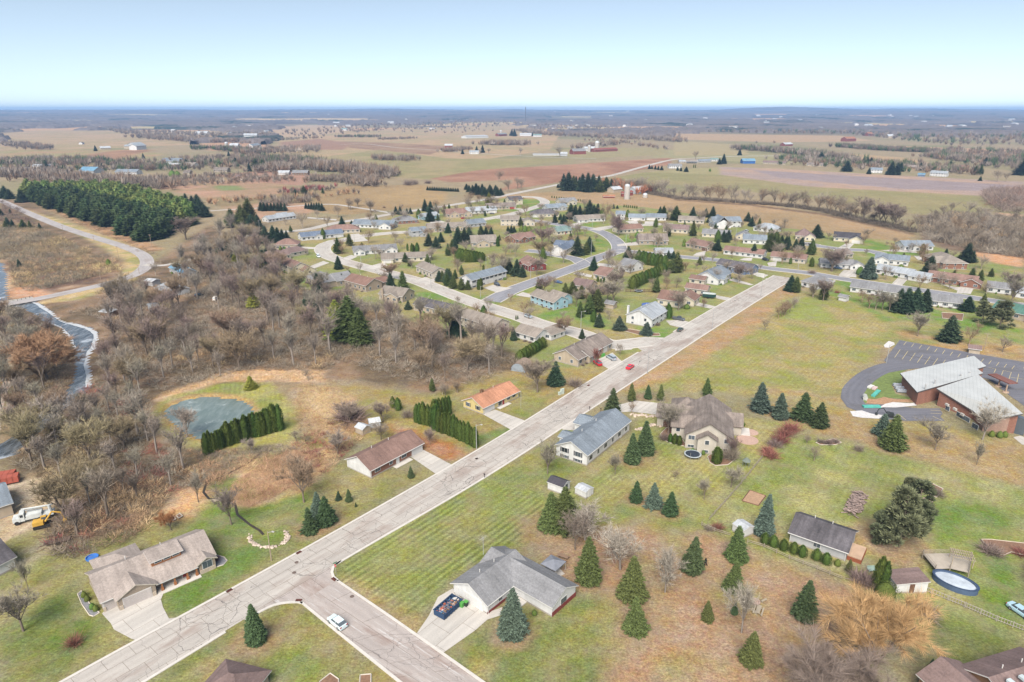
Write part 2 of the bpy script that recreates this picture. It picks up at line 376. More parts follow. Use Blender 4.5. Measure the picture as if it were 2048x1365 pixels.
# --- striped mown field
region([(679,1121),(905,985),(955,958),(1100,985),(1110,1060),(1020,1105),(915,1150),(880,1190),(800,1260),(669,1162)], alb(134,142,84), 1.5, alb(150,148,96), amt=.35, stripe=(.42,STR,1.55), ns=12)
region([(679,1121),(905,985),(955,958),(1010,960),(860,1060),(700,1150)], alb(122,140,72), 4, blend=.6, stripe=(.42,STR,1.55))
region([(960,960),(1010,930),(1110,880),(1170,935),(1110,985)], alb(150,146,90), 2, alb(130,140,82), ns=7, stripe=(.12,STR,1.6))
region([(1120,860),(1200,840),(1130,900)], alb(134,146,80), 2)
region([(800,1262),(669,1170),(690,1150),(860,1250),(820,1280)], alb(172,152,112), 2)
# corner lawn
region([(290,1365),(488,1243),(560,1203),(604,1206),(800,1365),(790,1420),(200,1420)], alb(140,142,86), 1.5, alb(160,146,100), amt=.5, ns=6)
region([(290,1365),(488,1243),(470,1270),(340,1365)], alb(118,132,74), 2)
region([(500,1300),(620,1290),(700,1330),(640,1390),(520,1380)], alb(112,136,72), 4, blend=.55)
# --- left lawns
region([(0,1140),(150,1090),(330,1040),(450,950),(520,960),(560,1010),(680,930),(760,960),(700,1040),(598,1103),(128,1365),(60,1450),(0,1450)], alb(124,136,78), 2.5, alb(152,146,98), amt=.4, ns=8)
region([(430,1200),(560,1090),(640,1075),(598,1103),(340,1245)], alb(158,150,100), 3, blend=.7)
region([(0,1260),(140,1180),(200,1260),(120,1365),(0,1420)], alb(108,128,66), 4, alb(140,140,88), amt=.3, stripe=(.12,30,1.8))
region([(440,950),(520,1010),(620,1010),(680,960),(640,930),(560,1000)], alb(104,134,62), 3, blend=.8)
region([(330,1235),(350,1190),(460,1100),(560,1060),(450,1180),(370,1235)], alb(102,130,62), 3, blend=.85)
region([(400,1010),(460,960),(520,1060),(420,1100),(350,1040)], alb(104,134,64), 3, blend=.7)
region([(610,960),(700,925),(760,940),(905,930),(800,985),(598,1103),(640,1030)], alb(158,148,102), 2.5, alb(140,140,88), amt=.3, ns=6)
region([(455,1010),(465,970),(560,905),(640,900),(660,930),(600,985),(500,1015)], alb(212,176,140), 1.5, alb(200,160,124))
# yellow house plot + cedar-litter
region([(680,770),(870,790),(1000,745),(1110,735),(1240,740),(1040,838),(905,925),(850,900),(700,880),(640,850)], alb(164,146,98), 2.5, alb(148,146,90), amt=.3, ns=8)
region([(820,860),(945,905),(900,925),(820,885),(770,850)], alb(176,128,94), 2)
region([(1000,830),(1120,780),(1052,842)], alb(126,140,76), 2, alb(150,146,90))
region([(950,870),(1040,850),(1030,870),(925,905)], alb(122,140,76), 1.5)
region([(1240,715),(1284,702),(1275,690),(1225,690)], alb(140,146,84), 2)
# pond surrounds
region([(310,830),(330,795),(450,765),(540,765),(600,830),(590,880),(540,890),(420,900),(350,880)], alb(170,166,98), 2, alb(140,150,80), amt=.3, stripe=(.15,-20,1.6))
region([(320,824),(340,802),(372,791),(410,786),(450,787),(484,792),(510,804),(518,824),(506,840),(470,850),(425,878),(405,886),(378,880),(345,858),(326,842)], alb(176,150,104), .8)
region([(590,770),(670,775),(720,800),(640,860),(600,860)], alb(206,176,138), 2.5, alb(178,146,114), ns=5)
region([(300,800),(460,740),(640,740),(650,765),(540,762),(450,762),(320,800)], alb(216,180,142), 2)
region([(600,880),(700,830),(760,840),(660,920),(590,1000),(450,1000),(480,930)], alb(196,168,126), 3, alb(150,146,88), amt=.4, ns=5)
region([(330,1020),(380,975),(440,980),(360,1060)], alb(206,168,128), 2.5)
# yard of the contractor
region([(0,960),(60,950),(110,975),(110,1010),(70,1060),(0,1090)], alb(206,190,166), 2, alb(190,168,136), ns=5)
region([(0,1090),(70,1060),(100,1090),(60,1130),(0,1140)], alb(186,172,146), 2, alb(150,146,96), ns=4)
region([(0,700),(22,760),(10,800),(0,850)], alb(140,156,88), 2)
def spot(x, y, r, c, blend=.8):
    X, Y = P(x, y); region([(X+r*cos(t*pi/5), Y+r*sin(t*pi/5)) for t in range(10)], c, r*.3, blend=blend, world=True)
for q in ((1175,1155,5),(1264,1190,4),(1270,1258,4),(1383,1140,4.5),(1610,1225,5),(1500,1320,4.5),(1470,1110,4),(1526,1068,4),(1272,1000,3.5),(1307,1008,3),(1340,1025,3.5),
          (1265,920,5),(1290,905,4),(1523,820,3.5),(1560,833,3.5),(1604,838,3.5),(1638,848,3.5),(1780,890,6),(1790,1085,8),(1410,812,3),(1285,795,3),(620,1060,4.5),(652,1045,4.5),(1110,765,4),(513,1283,4.5),(1025,1265,4.5),(1100,1060,8),(1150,1130,7),(1480,1250,4)):
    spot(*q, LIT, .75)
# --- heights: a flat valley, water cut into it, hills rising past the farms
gz = np.zeros(len(gx))
RIVER = [(-30,520),(6,525),(14,552),(12,585),(20,600),(66,597),(98,618),(120,640),(160,648),(186,655),(196,668),(192,690),(180,706),(176,725),(182,748),(180,775),(168,792),(140,806),(122,822),(105,842),(60,880),(28,908),(-30,930),(-30,897),(22,873),(56,850),(80,828),(104,802),(136,778),(148,755),(150,738),(152,712),(150,695),(138,674),(120,655),(92,645),(58,622),(28,612),(-30,620),(-30,575),(-4,570)]
POND = [(329,822),(345,808),(372,798),(410,793),(448,794),(480,799),(502,810),(509,824),(500,833),(470,842),(440,852),(425,868),(405,878),(385,872),(355,850),(335,838)]
for poly, dz, pad in ((RIVER, -.9, .35), (POND, -.8, .15)):
    w = np.array([P(*q) for q in poly]); sel = np.where((gx > w[:,0].min()-4) & (gx < w[:,0].max()+4) & (gy > w[:,1].min()-4) & (gy < w[:,1].max()+4))[0]
    x = gx[sel]+vnoise(gx[sel], gy[sel], 4, 3)*pad; y = gy[sel]+vnoise(gx[sel], gy[sel], 4, 8)*pad
    gz[sel[pip(x, y, w)]] = dz
d = np.hypot(gx, gy)
hill = np.clip((d-3500)/9000, 0, 1)**1.3
gz += hill*(60+26*fbm(gx, gy, 2600, 55, 3)) + np.clip((d-2000)/3000, 0, 1)*9*fbm(gx, gy, 900, 66, 2)
RIDGES = [(-2500,14500,3000,1200,26),(900,16500,5000,1500,34),(5200,14000,900,1200,50),(6800,14200,2600,1300,34),(11500,14500,4500,1500,26),(-9500,15500,4500,1500,18),(-1000,9500,2500,900,14)]
for (rx, ry, sx, sy, h) in RIDGES: gz += h*np.exp(-((gx-rx)/sx)**2-((gy-ry)/sy)**2)
gz = np.minimum(gz, 128+gz*.04)
gz = np.where(d > 19000, gz-(d-19000)*.05, gz)
def gheight(x, y):
    i = np.clip(np.searchsorted(xs, x), 1, NX-1); j = np.clip(np.searchsorted(ys, y), 1, NY-1)
    Z = gz.reshape(NY, NX); return float(Z[j, i])
def ground_mat():
    m, nt, b = newmat('grass_and_soil'); g = nd(nt, 'ShaderNodeNewGeometry'); p = g.outputs['Position']
    a = nd(nt, 'ShaderNodeAttribute', attribute_name='Col'); s = nd(nt, 'ShaderNodeAttribute', attribute_name='mow')
    sep = nd(nt, 'ShaderNodeSeparateXYZ'); nt.links.new(s.outputs['Vector'], sep.inputs[0])
    nz = noise(nt, p, .35, 3, .6)
    ph = mth(nt, 'ADD', mth(nt, 'MULTIPLY', sep.outputs[1], 2*pi), mth(nt, 'MULTIPLY', nz, 2.5))
    st = mth(nt, 'MULTIPLY', mth(nt, 'SINE', ph), mth(nt, 'MULTIPLY', sep.outputs[0], ramp(nt, noise(nt, p, .06, 3), .3, .65, .15, 1.1)))
    fine = mth(nt, 'MULTIPLY', ramp(nt, noise(nt, p, 2.2, 5, .8), .34, .66, .62, 1.36), ramp(nt, noise(nt, mapping(nt, p, (1, 2.2, 1), (0, 0, .7)), 1.1, 4, .75), .34, .66, .78, 1.2))
    mid = ramp(nt, noise(nt, p, .45, 5, .7), .3, .7, .80, 1.18)
    wide = ramp(nt, noise(nt, p, .045, 5, .65), .3, .7, .88, 1.12)
    v = mth(nt, 'MULTIPLY', mth(nt, 'MULTIPLY', fine, mid), mth(nt, 'MULTIPLY', wide, mth(nt, 'ADD', st, 1.0)))
    c = mixc(nt, a.outputs['Color'], grey(nt, v), 1.0, 'MULTIPLY')
    lf = ramp(nt, noise(nt, p, .13, 6, .72), .5, .68, 0, .5); c = mixc(nt, c, alb(158,138,112), lf)
    hs = nd(nt, 'ShaderNodeHueSaturation'); nt.links.new(c, hs.inputs['Color'])
    nt.links.new(ramp(nt, noise(nt, p, .9, 5, .75), .32, .68, .475, .525), hs.inputs['Hue'])
    nt.links.new(ramp(nt, noise(nt, p, .2, 4, .7), .3, .7, .75, 1.2), hs.inputs['Saturation'])
    nt.links.new(hs.outputs[0], b.inputs['Base Color']); b.inputs['Roughness'].default_value = .95; b.inputs['Specular IOR Level'].default_value = .05
    bp = nd(nt, 'ShaderNodeBump'); bp.inputs['Strength'].default_value = .5; bp.inputs['Distance'].default_value = .25
    nt.links.new(noise(nt, p, 1.6, 5, .75), bp.inputs['Height']); nt.links.new(bp.outputs[0], b.inputs['Normal'])
    return m
idx = np.arange(NX*NY).reshape(NY, NX)
Q = np.stack([idx[:-1,:-1], idx[:-1,1:], idx[1:,1:], idx[1:,:-1]], -1).reshape(-1, 4)
me = trimesh('ground', np.stack([gx, gy, gz], 1), Q, ground_mat(), col)
at = me.attributes.new('mow', 'FLOAT_VECTOR', 'POINT'); at.data.foreach_set('vector', stp.astype(np.float32).ravel())
me.polygons.foreach_set('use_smooth', np.ones(len(Q), dtype=bool))
tag(obj('ground', me), kind='structure')
# ---- water
def water_mat(name, col, ice, icecol, rough=.08):
    m, nt, b = newmat(name); g = nd(nt, 'ShaderNodeNewGeometry'); p = g.outputs['Position']
    f = ramp(nt, noise(nt, p, .12, 6, .6), ice-.05, ice+.08, 0, 1)
    st = ramp(nt, noise(nt, mapping(nt, p, (1, .25, 1), (0, 0, .5)), .6, 6, .7), .4, .75, 0, .5)
    c = mixc(nt, mixc(nt, col, icecol, st), icecol, f)
    nt.links.new(c, b.inputs['Base Color']); nt.links.new(ramp(nt, f, 0, 1, rough, .45), b.inputs['Roughness'])
    bp = nd(nt, 'ShaderNodeBump'); bp.inputs['Strength'].default_value = .12; bp.inputs['Distance'].default_value = .1
    nt.links.new(noise(nt, p, 1.5, 3), bp.inputs['Height']); nt.links.new(bp.outputs[0], b.inputs['Normal'])
    return m
def sheet(name, poly, z, mat, world=False, uvdir=None, kind='structure', grow=0):
    w = [tuple(q) if world else P(*q) for q in poly]
    if grow:
        cx = sum(q[0] for q in w)/len(w); cy = sum(q[1] for q in w)/len(w)
        w = [(cx+(x-cx)*(1+grow/hypot(x-cx, y-cy)), cy+(y-cy)*(1+grow/hypot(x-cx, y-cy))) for x, y in w]
    a = sum(w[i][0]*w[(i+1) % len(w)][1]-w[(i+1) % len(w)][0]*w[i][1] for i in range(len(w)))
    if a < 0: w = w[::-1]
    me = meshdata(name, [(x, y, z) for x, y in w], [tuple(range(len(w)))], mat)
    if uvdir is not None:
        uv = me.uv_layers.new(name='UVMap'); ca, sa = cos(uvdir), sin(uvdir)
        for l in me.loops:
            x, y, _ = me.vertices[l.vertex_index].co; uv.data[l.index].uv = (x*ca+y*sa, -x*sa+y*ca)
    o = obj(name, me); return tag(o, kind=kind) if kind else o
ex = [P(*q) for q in RIVER]; x0 = min(q[0] for q in ex)-3; x1 = max(q[0] for q in ex)+3; y0 = min(q[1] for q in ex)-3; y1 = max(q[1] for q in ex)+3
RW = sheet('river_water', [(x0,y0),(x1,y0),(x1,y1),(x0,y1)], -.45, water_mat('river_water', (.035,.042,.045), .60, alb(196,204,214)), world=True)
ex = [P(*q) for q in POND]; x0 = min(q[0] for q in ex)-3; x1 = max(q[0] for q in ex)+3; y0 = min(q[1] for q in ex)-3; y1 = max(q[1] for q in ex)+3
sheet('pond_water', [(x0,y0),(x1,y0),(x1,y1),(x0,y1)], -.4, water_mat('pond_ice', alb(112,128,124), .6, alb(172,184,184), .14), world=True)
def smooth_line(pts, step=4.0):
    pts = [np.array(p, float) for p in pts]; out = []
    Q_ = [2*pts[0]-pts[1]]+pts+[2*pts[-1]-pts[-2]]
    for i in range(1, len(Q_)-2):
        a, b_, c_, d_ = Q_[i-1:i+3]; n = max(1, int(np.linalg.norm(c_-b_)/step))
        for k in range(n):
            t = k/n; out.append(.5*((2*b_)+(-a+c_)*t+(2*a-5*b_+4*c_-d_)*t*t+(-a+3*b_-3*c_+d_)*t**3))
    out.append(pts[-1]); return np.array(out)
def strip(name, Lp, Rp, z, mat, us=None, kind='structure', thick=0):
    n = len(Lp); V = []; F = []
    for i in range(n): V += [(Lp[i][0], Lp[i][1], z), (Rp[i][0], Rp[i][1], z)]
    for i in range(n-1): F.append((2*i, 2*i+1, 2*i+3, 2*i+2))
    me = meshdata(name, V, F, mat)
    s = np.concatenate([[0], np.cumsum(np.hypot(*np.diff((np.array(Lp)+np.array(Rp))/2, axis=0).T))])
    uv = me.uv_layers.new(name='UVMap'); wd = [hypot(*(np.array(Lp[i])-np.array(Rp[i]))) for i in range(n)]
    for p in me.polygons:
        for li in p.loop_indices:
            vi = me.loops[li].vertex_index; i = vi//2; uv.data[li].uv = (s[i], 0 if vi % 2 == 0 else wd[i])
    o = obj(name, me)
    if p.normal.z < 0: me.flip_normals()
    return tag(o, kind=kind)
def offs(line, w):
    d = np.gradient(line, axis=0); d /= np.hypot(d[:,0], d[:,1])[:, None]; n = np.stack([-d[:,1], d[:,0]], 1); return line+n*w
ICE = plain('river_ice', alb(206,210,214), rough=.5, var=.12)
gI = np.random.default_rng(6)
for pl_, w_ in (([(64,600),(98,622),(125,640),(160,651),(184,660),(191,672),(188,690),(178,706),(174,725),(178,748),(176,772)], 2.6), ([(92,643),(120,655),(137,675),(148,696)], 2.0), ([(50,852),(80,826),(104,800)], 1.6)):
    l_ = smooth_line([P(*q) for q in pl_], 1.5); k_ = np.convolve(gI.uniform(.1, 1, len(l_)+4), np.ones(5)/5, 'valid')[:, None]
    strip('river_ice', offs(l_, 1)*0+l_+(offs(l_, 1)-l_)*w_*k_*.75, l_-(offs(l_, 1)-l_)*w_*k_*.6, -.41, ICE)
# ================================================================== ROADS
def roadmat(name, col, joint=True, crack=1.0, jw=4.6, jh=3.0, stain=None, crackcol=(.11,.10,.095), stream=0.0):
    m, nt, b = newmat(name); uv = nd(nt, 'ShaderNodeUVMap', uv_map='UVMap').outputs[0]
    big = ramp(nt, noise(nt, mapping(nt, uv, (.25, 1, 1)), .22, 5, .6), .3, .7, .86, 1.1)
    fine = ramp(nt, noise(nt, uv, 3, 5, .8), .3, .7, .88, 1.1)
    c = mixc(nt, col, grey(nt, mth(nt, 'MULTIPLY', big, fine)), 1.0, 'MULTIPLY')
    sx_ = nd(nt, 'ShaderNodeSeparateXYZ'); nt.links.new(uv, sx_.inputs[0]); wv = mth(nt, 'SINE', mth(nt, 'MULTIPLY', sx_.outputs[1], 3.5)); c = mixc(nt, c, grey(nt, ramp(nt, wv, -1, 1, .95, 1.04)), 1.0, 'MULTIPLY')
    if stain:
        c = mixc(nt, c, stain, ramp(nt, noise(nt, mapping(nt, uv, (.35, 1, 1)), .16, 5, .65), .50, .62, 0, .75))
    if stream:
        c = mixc(nt, c, alb(226,224,222), ramp(nt, noise(nt, mapping(nt, uv, (.08, 1, 1)), .9, 5, .7), .55, .68, 0, stream))
    if joint:
        br = nd(nt, 'ShaderNodeTexBrick', offset=0.5); nt.links.new(uv, br.inputs['Vector'])
        for k, v_ in (('Scale', 1), ('Brick Width', jw), ('Row Height', jh), ('Mortar Size', .05), ('Mortar Smooth', .3)): br.inputs[k].default_value = v_
        br.inputs['Color1'].default_value = (1,1,1,1); br.inputs['Color2'].default_value = (.92,.92,.92,1); br.inputs['Mortar'].default_value = (.5,.46,.42,1)
        c = mixc(nt, c, br.outputs['Color'], .9, 'MULTIPLY')
    if crack:
        nn = nd(nt, 'ShaderNodeTexNoise'); nt.links.new(uv, nn.inputs['Vector']); nn.inputs['Scale'].default_value = .5; nn.inputs['Detail'].default_value = 4
        vm = nd(nt, 'ShaderNodeVectorMath', operation='MULTIPLY_ADD'); nt.links.new(nn.outputs['Color'], vm.inputs[0]); vm.inputs[1].default_value = (2.2,2.2,0); nt.links.new(uv, vm.inputs[2])
        for s_, w_, lo in ((.22, .008, .47), (.42, .009, .56)):
            vo = nd(nt, 'ShaderNodeTexVoronoi', feature='DISTANCE_TO_EDGE'); vo.inputs['Scale'].default_value = s_; nt.links.new(vm.outputs[0], vo.inputs['Vector'])
            k = mth(nt, 'MULTIPLY', ramp(nt, vo.outputs['Distance'], w_*.4, w_*1.3, 1, 0), ramp(nt, noise(nt, uv, .06, 3), lo-.08, lo+.06, 0, crack))
            c = mixc(nt, c, crackcol, k)
    nt.links.new(c, b.inputs['Base Color']); b.inputs['Roughness'].default_value = .85; b.inputs['Specular IOR Level'].default_value = .2
    return m
CONC = roadmat('cracked_concrete', alb(199,192,184), stain=alb(168,152,142), crack=1.0)
CONC2 = roadmat('wet_concrete', alb(190,180,174), stain=alb(160,140,130), crack=.8, jw=9, jh=4.3, stream=.8)
CONC3 = roadmat('pale_concrete', alb(206,200,192), crack=.7, stain=alb(186,174,164), jw=6, jh=4)
DRV = roadmat('driveway_concrete', alb(210,204,196), crack=.12, jw=7, jh=4.6)
ASPH = roadmat('old_asphalt', alb(158,158,164), joint=False, crack=.8, stain=alb(136,136,142), crackcol=(.07,.07,.075))
ASPH2 = roadmat('dark_asphalt', alb(124,124,132), joint=False, crack=.7, stain=alb(112,110,112), crackcol=(.05,.05,.055))
CURB = plain('curb_concrete', alb(222,216,208), var=.12, scale=.8)
ROADLN = []
def road(name, pts, w, mat, z=.02, curb=True, sh=0.0, world=False):
    ln = smooth_line([q if world else P(*q) for q in pts]); ROADLN.append(ln)
    o = strip(name, offs(ln, w/2), offs(ln, -w/2), z, mat)
    if curb:
        for sgn in (1, -1): curbstrip(offs(ln, sgn*(w/2)), offs(ln, sgn*(w/2+.5)))
    return ln
def curbstrip(a, b_, h=.13):
    V = []; F = []
    for i in range(len(a)): V += [(a[i][0], a[i][1], 0), (a[i][0], a[i][1], h), (b_[i][0], b_[i][1], h), (b_[i][0], b_[i][1], 0)]
    for i in range(len(a)-1):
        k = 4*i
        for j in range(3): F.append((k+j, k+j+1, k+j+5, k+j+4))
    tag(obj('kerb', meshdata('kerb', V, F, CURB)), kind='structure')
# main street: measured from its two edges
Ledge = [(40,1412),(128,1363),(598,1107),(914.7,927),(1051.5,844),(1190.6,756),(1284,702),(1440,610),(1555,548),(1572,541)]
Redge = [(160,1440),(288,1363),(400,1291),(488,1240.6),(679,1121),(900,997),(1010,929.6),(1298,741.6),(1423,659.6),(1530,592),(1565,570.5),(1590,556)]
dv = np.array([sin(radians(STR)), cos(radians(STR))]); nv = np.array([-dv[1], dv[0]])
def st_(q): w = np.array(P(*q)); return (w@dv, w@nv)
Ls = np.array([st_(q) for q in Ledge]); Rs = np.array([st_(q) for q in Redge])
ss = np.arange(max(Ls[0,0], Rs[0,0]), min(Ls[-1,0], Rs[-1,0]), 4.0)
Lt = np.interp(ss, Ls[:,0], Ls[:,1]); Rt = np.interp(ss, Rs[:,0], Rs[:,1])
ker = np.ones(9)/9
def sm(a): return np.convolve(np.pad(a, 4, 'edge'), ker, 'valid')
Lt, Rt = sm(Lt), sm(Rt)
LW = ss[:,None]*dv+Lt[:,None]*nv; RWd = ss[:,None]*dv+Rt[:,None]*nv
strip('main_street', LW, RWd, .024, CONC)
gL = (ss > st_((1284,702))[0]-1) & (ss < st_((1345,668))[0])
i1 = np.where(gL)[0]
curbstrip(LW[:i1[0]], LW[:i1[0]]+nv*.55); curbstrip(LW[i1[-1]+1:], LW[i1[-1]+1:]+nv*.55)
gR = (ss > st_((488,1240.6))[0]) & (ss < st_((679,1121))[0]); i2 = np.where(gR)[0]
curbstrip(RWd[:i2[0]], RWd[:i2[0]]-nv*.55); curbstrip(RWd[i2[-1]:], RWd[i2[-1]:]-nv*.55)
# side street in front
sl_ = [P(*q) for q in ((604,1203),(700,1281),(805,1365),(860,1410))]; sr_ = [P(*q) for q in ((672,1163),(780,1237),(900,1322),(1010,1400))]
sl_ = smooth_line(sl_, 3); sr_ = smooth_line(sr_, 3); n_ = min(len(sl_), len(sr_))
ta = np.linspace(0, 1, 24)
def rs(a): s = np.concatenate([[0], np.cumsum(np.hypot(*np.diff(a, axis=0).T))]); s /= s[-1]; return np.stack([np.interp(ta, s, a[:,0]), np.interp(ta, s, a[:,1])], 1)
sl_, sr_ = rs(sl_), rs(sr_)
strip('side_street', sr_, sl_, .028, CONC2); curbstrip(sr_, sr_+(sr_-sl_)/8.5*.55); curbstrip(sl_, sl_-(sr_-sl_)/8.5*.55)
sheet('street_junction', [(488,1241),(520,1222),(548,1209),(575,1204),(595,1203),(606,1205),(674,1164),(664,1155),(661,1146),(664,1135),(679,1122),(640,1112),(560,1160)], .016, CONC2, uvdir=radians(-40))
for arc in ([(488,1241),(520,1222),(548,1209),(575,1204),(595,1203),(606,1205)], [(674,1164),(664,1155),(661,1146),(664,1135),(679,1122)]):
    w = smooth_line([P(*q) for q in arc], 1.0); cen = np.mean([P(590,1290), P(560,1260)] if arc[0][0] == 488 else [P(760,1140), P(740,1130)], axis=0)
    dd = cen-w; dd /= np.hypot(dd[:,0], dd[:,1])[:, None]; curbstrip(w, w+dd*.55)
# subdivision streets
road('upper_street', [(1292,684),(1230,690),(1195,681),(1150,665),(1085,650),(1040,634),(1000,622),(940,603),(880,580),(830,561),(770,545),(700,527),(660,514),(645,500),(655,488),(690,480),(730,472),(790,466),(880,462)], 10, CONC3, .020)
sheet('street_junction', [(1284,702),(1272,694),(1262,700),(1230,702),(1232,682),(1290,674),(1335,676),(1348,668),(1330,690)], .012, CONC3, uvdir=radians(20))
road('curved_street', [c5_(540,955),c5_(700,870),c5_(900,795),c5_(1100,725),c5_(1290,655),c5_(1400,605),c5_(1530,560),c5_(1590,530),c5_(1570,470),c5_(1500,415),c5_(1400,372),c5_(1300,352),c5_(1150,335),c5_(1000,310),c5_(850,290),c5_(700,275),c5_(560,268)], 10, ASPH, .032)
road('cul_de_sac', [c5_(1300,650),c5_(1240,612),c5_(1150,590),c5_(1040,570),c5_(940,550),c5_(830,540)], 9, ASPH, .040)
road('crescent', [c5_(450,290),c5_(600,262),c5_(720,238),c5_(850,200),c5_(960,165),c5_(980,135),c5_(930,108),c5_(870,100),c5_(790,100)], 9, CONC3, .044)
road('north_street', [c5_(1385,372),c5_(1500,350),c5_(1650,335),c5_(1900,325),c6_(540,322),c6_(600,330)], 9, CONC3, .036)
road('east_street', [c5_(1575,542),c6_(300,552),c6_(660,590),c6_(1000,622),c6_(1360,682),c6_(1700,722),c6_(1950,765),c7_(450,870),c7_(1000,950),c7_(1500,1022),c7_(1850,1075),c7_(2100,1110)], 9, ASPH, .048)
road('back_street', [c6_(1650,478),c6_(1750,485),c7_(60,548),c7_(200,565),c7_(400,592),c7_(600,600),c7_(740,630)], 9, ASPH, .052)
road('country_road', [(480,476),(540,466),(610,460),(673,446),(730,438),(786,428),(900,411),(972,399),(1025,388),(1075,378),(1130,367),(1180,357),(1220,352),(1290,333),(1345,320),(1400,316),(1470,313),(1560,312)], 9, CONC3, .056, curb=False)
road('farm_lane', [c4_(80,215),c4_(300,200),c4_(700,180),c4_(1060,160),c4_(1300,190),c4_(1500,220),c4_(1590,238)], 5, CONC3, .060, curb=False)
road('far_lane', [c2_(0,262),c2_(160,260),c2_(330,280),c2_(560,295),c2_(900,320),c2_(1200,335),c2_(1500,345)], 6, CONC3, .1, curb=False)
road('river_road', [cA_(-150,60),cA_(0,92),cA_(200,180),cA_(500,305),cA_(800,405),cA_(1050,482),cA_(1200,545),cA_(1255,610),cA_(1220,680),cA_(1100,745),cA_(900,805),cA_(600,872),cA_(300,935),cA_(0,985),cA_(-120,1005)], 8, roadmat('grey_asphalt', alb(186,180,178), joint=False, crack=.6, stain=alb(170,160,156)), .064, curb=False)
road('park_lane', [cA_(1230,640),cA_(1400,645),cA_(1640,592),cA_(1750,575)], 5, CONC3, .068, curb=False)
road('footpath', [(-15,880),(0,795),(18,765),(24,748),(14,728),(0,712),(-10,700)], 3.2, plain('gravel', alb(190,176,160)), .03, curb=False)
# dark creek
road('creek', [(520,908),(500,925),(440,955),(414,962),(407,985),(418,998),(452,1000),(470,1008),(475,1030),(500,1050),(520,1062),(527,1070)], .6, plain('creek_water', (.045,.035,.025), .35), .02, curb=False)
# driveways: polygons on the ground
DRVS = [[(204,1228),(245,1188),(316,1172),(330,1180),(322,1200),(326,1215),(338,1238),(354,1236),(276,1283),(262,1278),(228,1260),(222,1248)],
 [(832,1270),(858,1232),(876,1195),(905,1178),(975,1226),(1005,1215),(1000,1232),(975,1240),(950,1262),(886,1307)],
 [(818,912),(846,900),(907,932),(878,953)], [(965,829),(990,820),(1052,843),(1025,862)], [(1123,855),(1170,833),(1180,845),(1150,862),(1125,860)],
 [(1232,812),(1270,802),(1340,809),(1365,818),(1363,842),(1378,862),(1372,870),(1350,850),(1330,832),(1262,824),(1226,826)],
 [(1190,722),(1225,706),(1248,727),(1222,742)], [c4_(1170,600),c4_(1240,575),c4_(1290,590),c4_(1200,630)], [c4_(1350,680),c4_(1490,638),c4_(1540,660),c4_(1420,695)],
 [c4_(1740,790),c4_(1850,755),c4_(1900,775),c4_(1790,810)], [c4_(810,505),c4_(980,515),c4_(960,530),c4_(800,520)],
 [c4_(870,680),c4_(1010,625),c4_(1060,640),c4_(900,700)], [c4_(1040,460),c4_(1110,445),c4_(1130,475),c4_(1070,500),c4_(1020,470)],
 [c5_(480,845),c5_(560,820),c5_(640,840),c5_(720,845),c5_(590,885)], [c5_(740,905),c5_(800,880),c5_(880,900),c5_(860,925)],
 [c5_(0,790),c5_(90,760),c5_(120,775),c5_(0,830)], [c5_(1250,715),c5_(1370,740),c5_(1360,760),c5_(1210,730)], [c5_(1420,640),c5_(1580,660),c5_(1570,680),c5_(1400,665)],
 [c5_(1020,560),c5_(1100,545),c5_(1150,575),c5_(1060,590)], [c5_(1570,490),c5_(1740,465),c5_(1750,495),c5_(1580,505)], [c5_(1640,300),c5_(1740,290),c5_(1750,318),c5_(1680,320)],
 [c5_(1800,300),c5_(1900,300),c5_(1890,322),c5_(1800,320)], [c5_(1150,330),c5_(1250,310),c5_(1300,320),c5_(1200,345)], [c5_(690,195),c5_(740,192),c5_(860,200),c5_(820,212)],
 [c5_(20,290),c5_(120,290),c5_(180,310),c5_(60,325)], [c5_(1370,1095),c5_(1400,1060),c5_(1460,1100)],
 [(1332,642),(1362,640),(1396,650),(1378,660),(1340,651)], [c6_(790,560),c6_(870,540),c6_(850,590),c6_(760,580)], [c6_(1180,600),c6_(1250,600),c6_(1240,625),c6_(1140,618)],
 [c6_(1370,640),c6_(1450,625),c6_(1440,670),c6_(1380,665)], [c6_(1960,750),c6_(2010,700),c6_(2100,700),c6_(2100,760)], [c6_(900,345),c6_(1000,345),c6_(1020,365),c6_(900,360)],
 [c7_(350,575),c7_(420,535),c7_(495,540),c7_(450,585)], [c7_(350,830),c7_(400,780),c7_(520,785),c7_(450,850)], [c7_(840,905),c7_(890,855),c7_(985,865),c7_(930,925)],
 [c7_(1290,910),c7_(1420,935),c7_(1590,945),c7_(1560,1000),c7_(1430,990),c7_(1440,970)], [c7_(730,605),c7_(850,590),c7_(960,590),c7_(1060,610),c7_(1080,625),c7_(870,612)],
 [c7_(260,900),c7_(310,870),c7_(330,880),c7_(280,910)], [c6_(1060,760),c6_(1200,800),c6_(1260,820),c6_(1230,825),c6_(1060,785)], [c6_(950,905),c6_(1080,930),c6_(1060,955),c6_(950,930)],
 [c6_(740,950),c6_(960,1000),c6_(900,1015),c6_(700,970)], [c6_(1230,730),c6_(1340,765),c6_(1380,740),c6_(1280,720)],
 [c4_(880,265),c4_(1120,283),c4_(1115,293),c4_(880,275)], [c4_(1230,405),c4_(1300,400),c4_(1380,460),c4_(1260,470)],
 [c7_(1040,650),c7_(1110,650),c7_(1120,690),c7_(1080,690)], [cF_(1220,250),cF_(1290,235),cF_(1270,265)]]
for i_, d_ in enumerate(DRVS):
    if len(d_) == 4:
        cx_ = sum(q[0] for q in d_)/4; cy_ = sum(q[1] for q in d_)/4; d_ = sorted(d_, key=lambda q: atan2(q[1]-cy_, q[0]-cx_))
    sheet('driveway', d_, .068+.003*(i_ % 4), DRV, uvdir=radians(52))
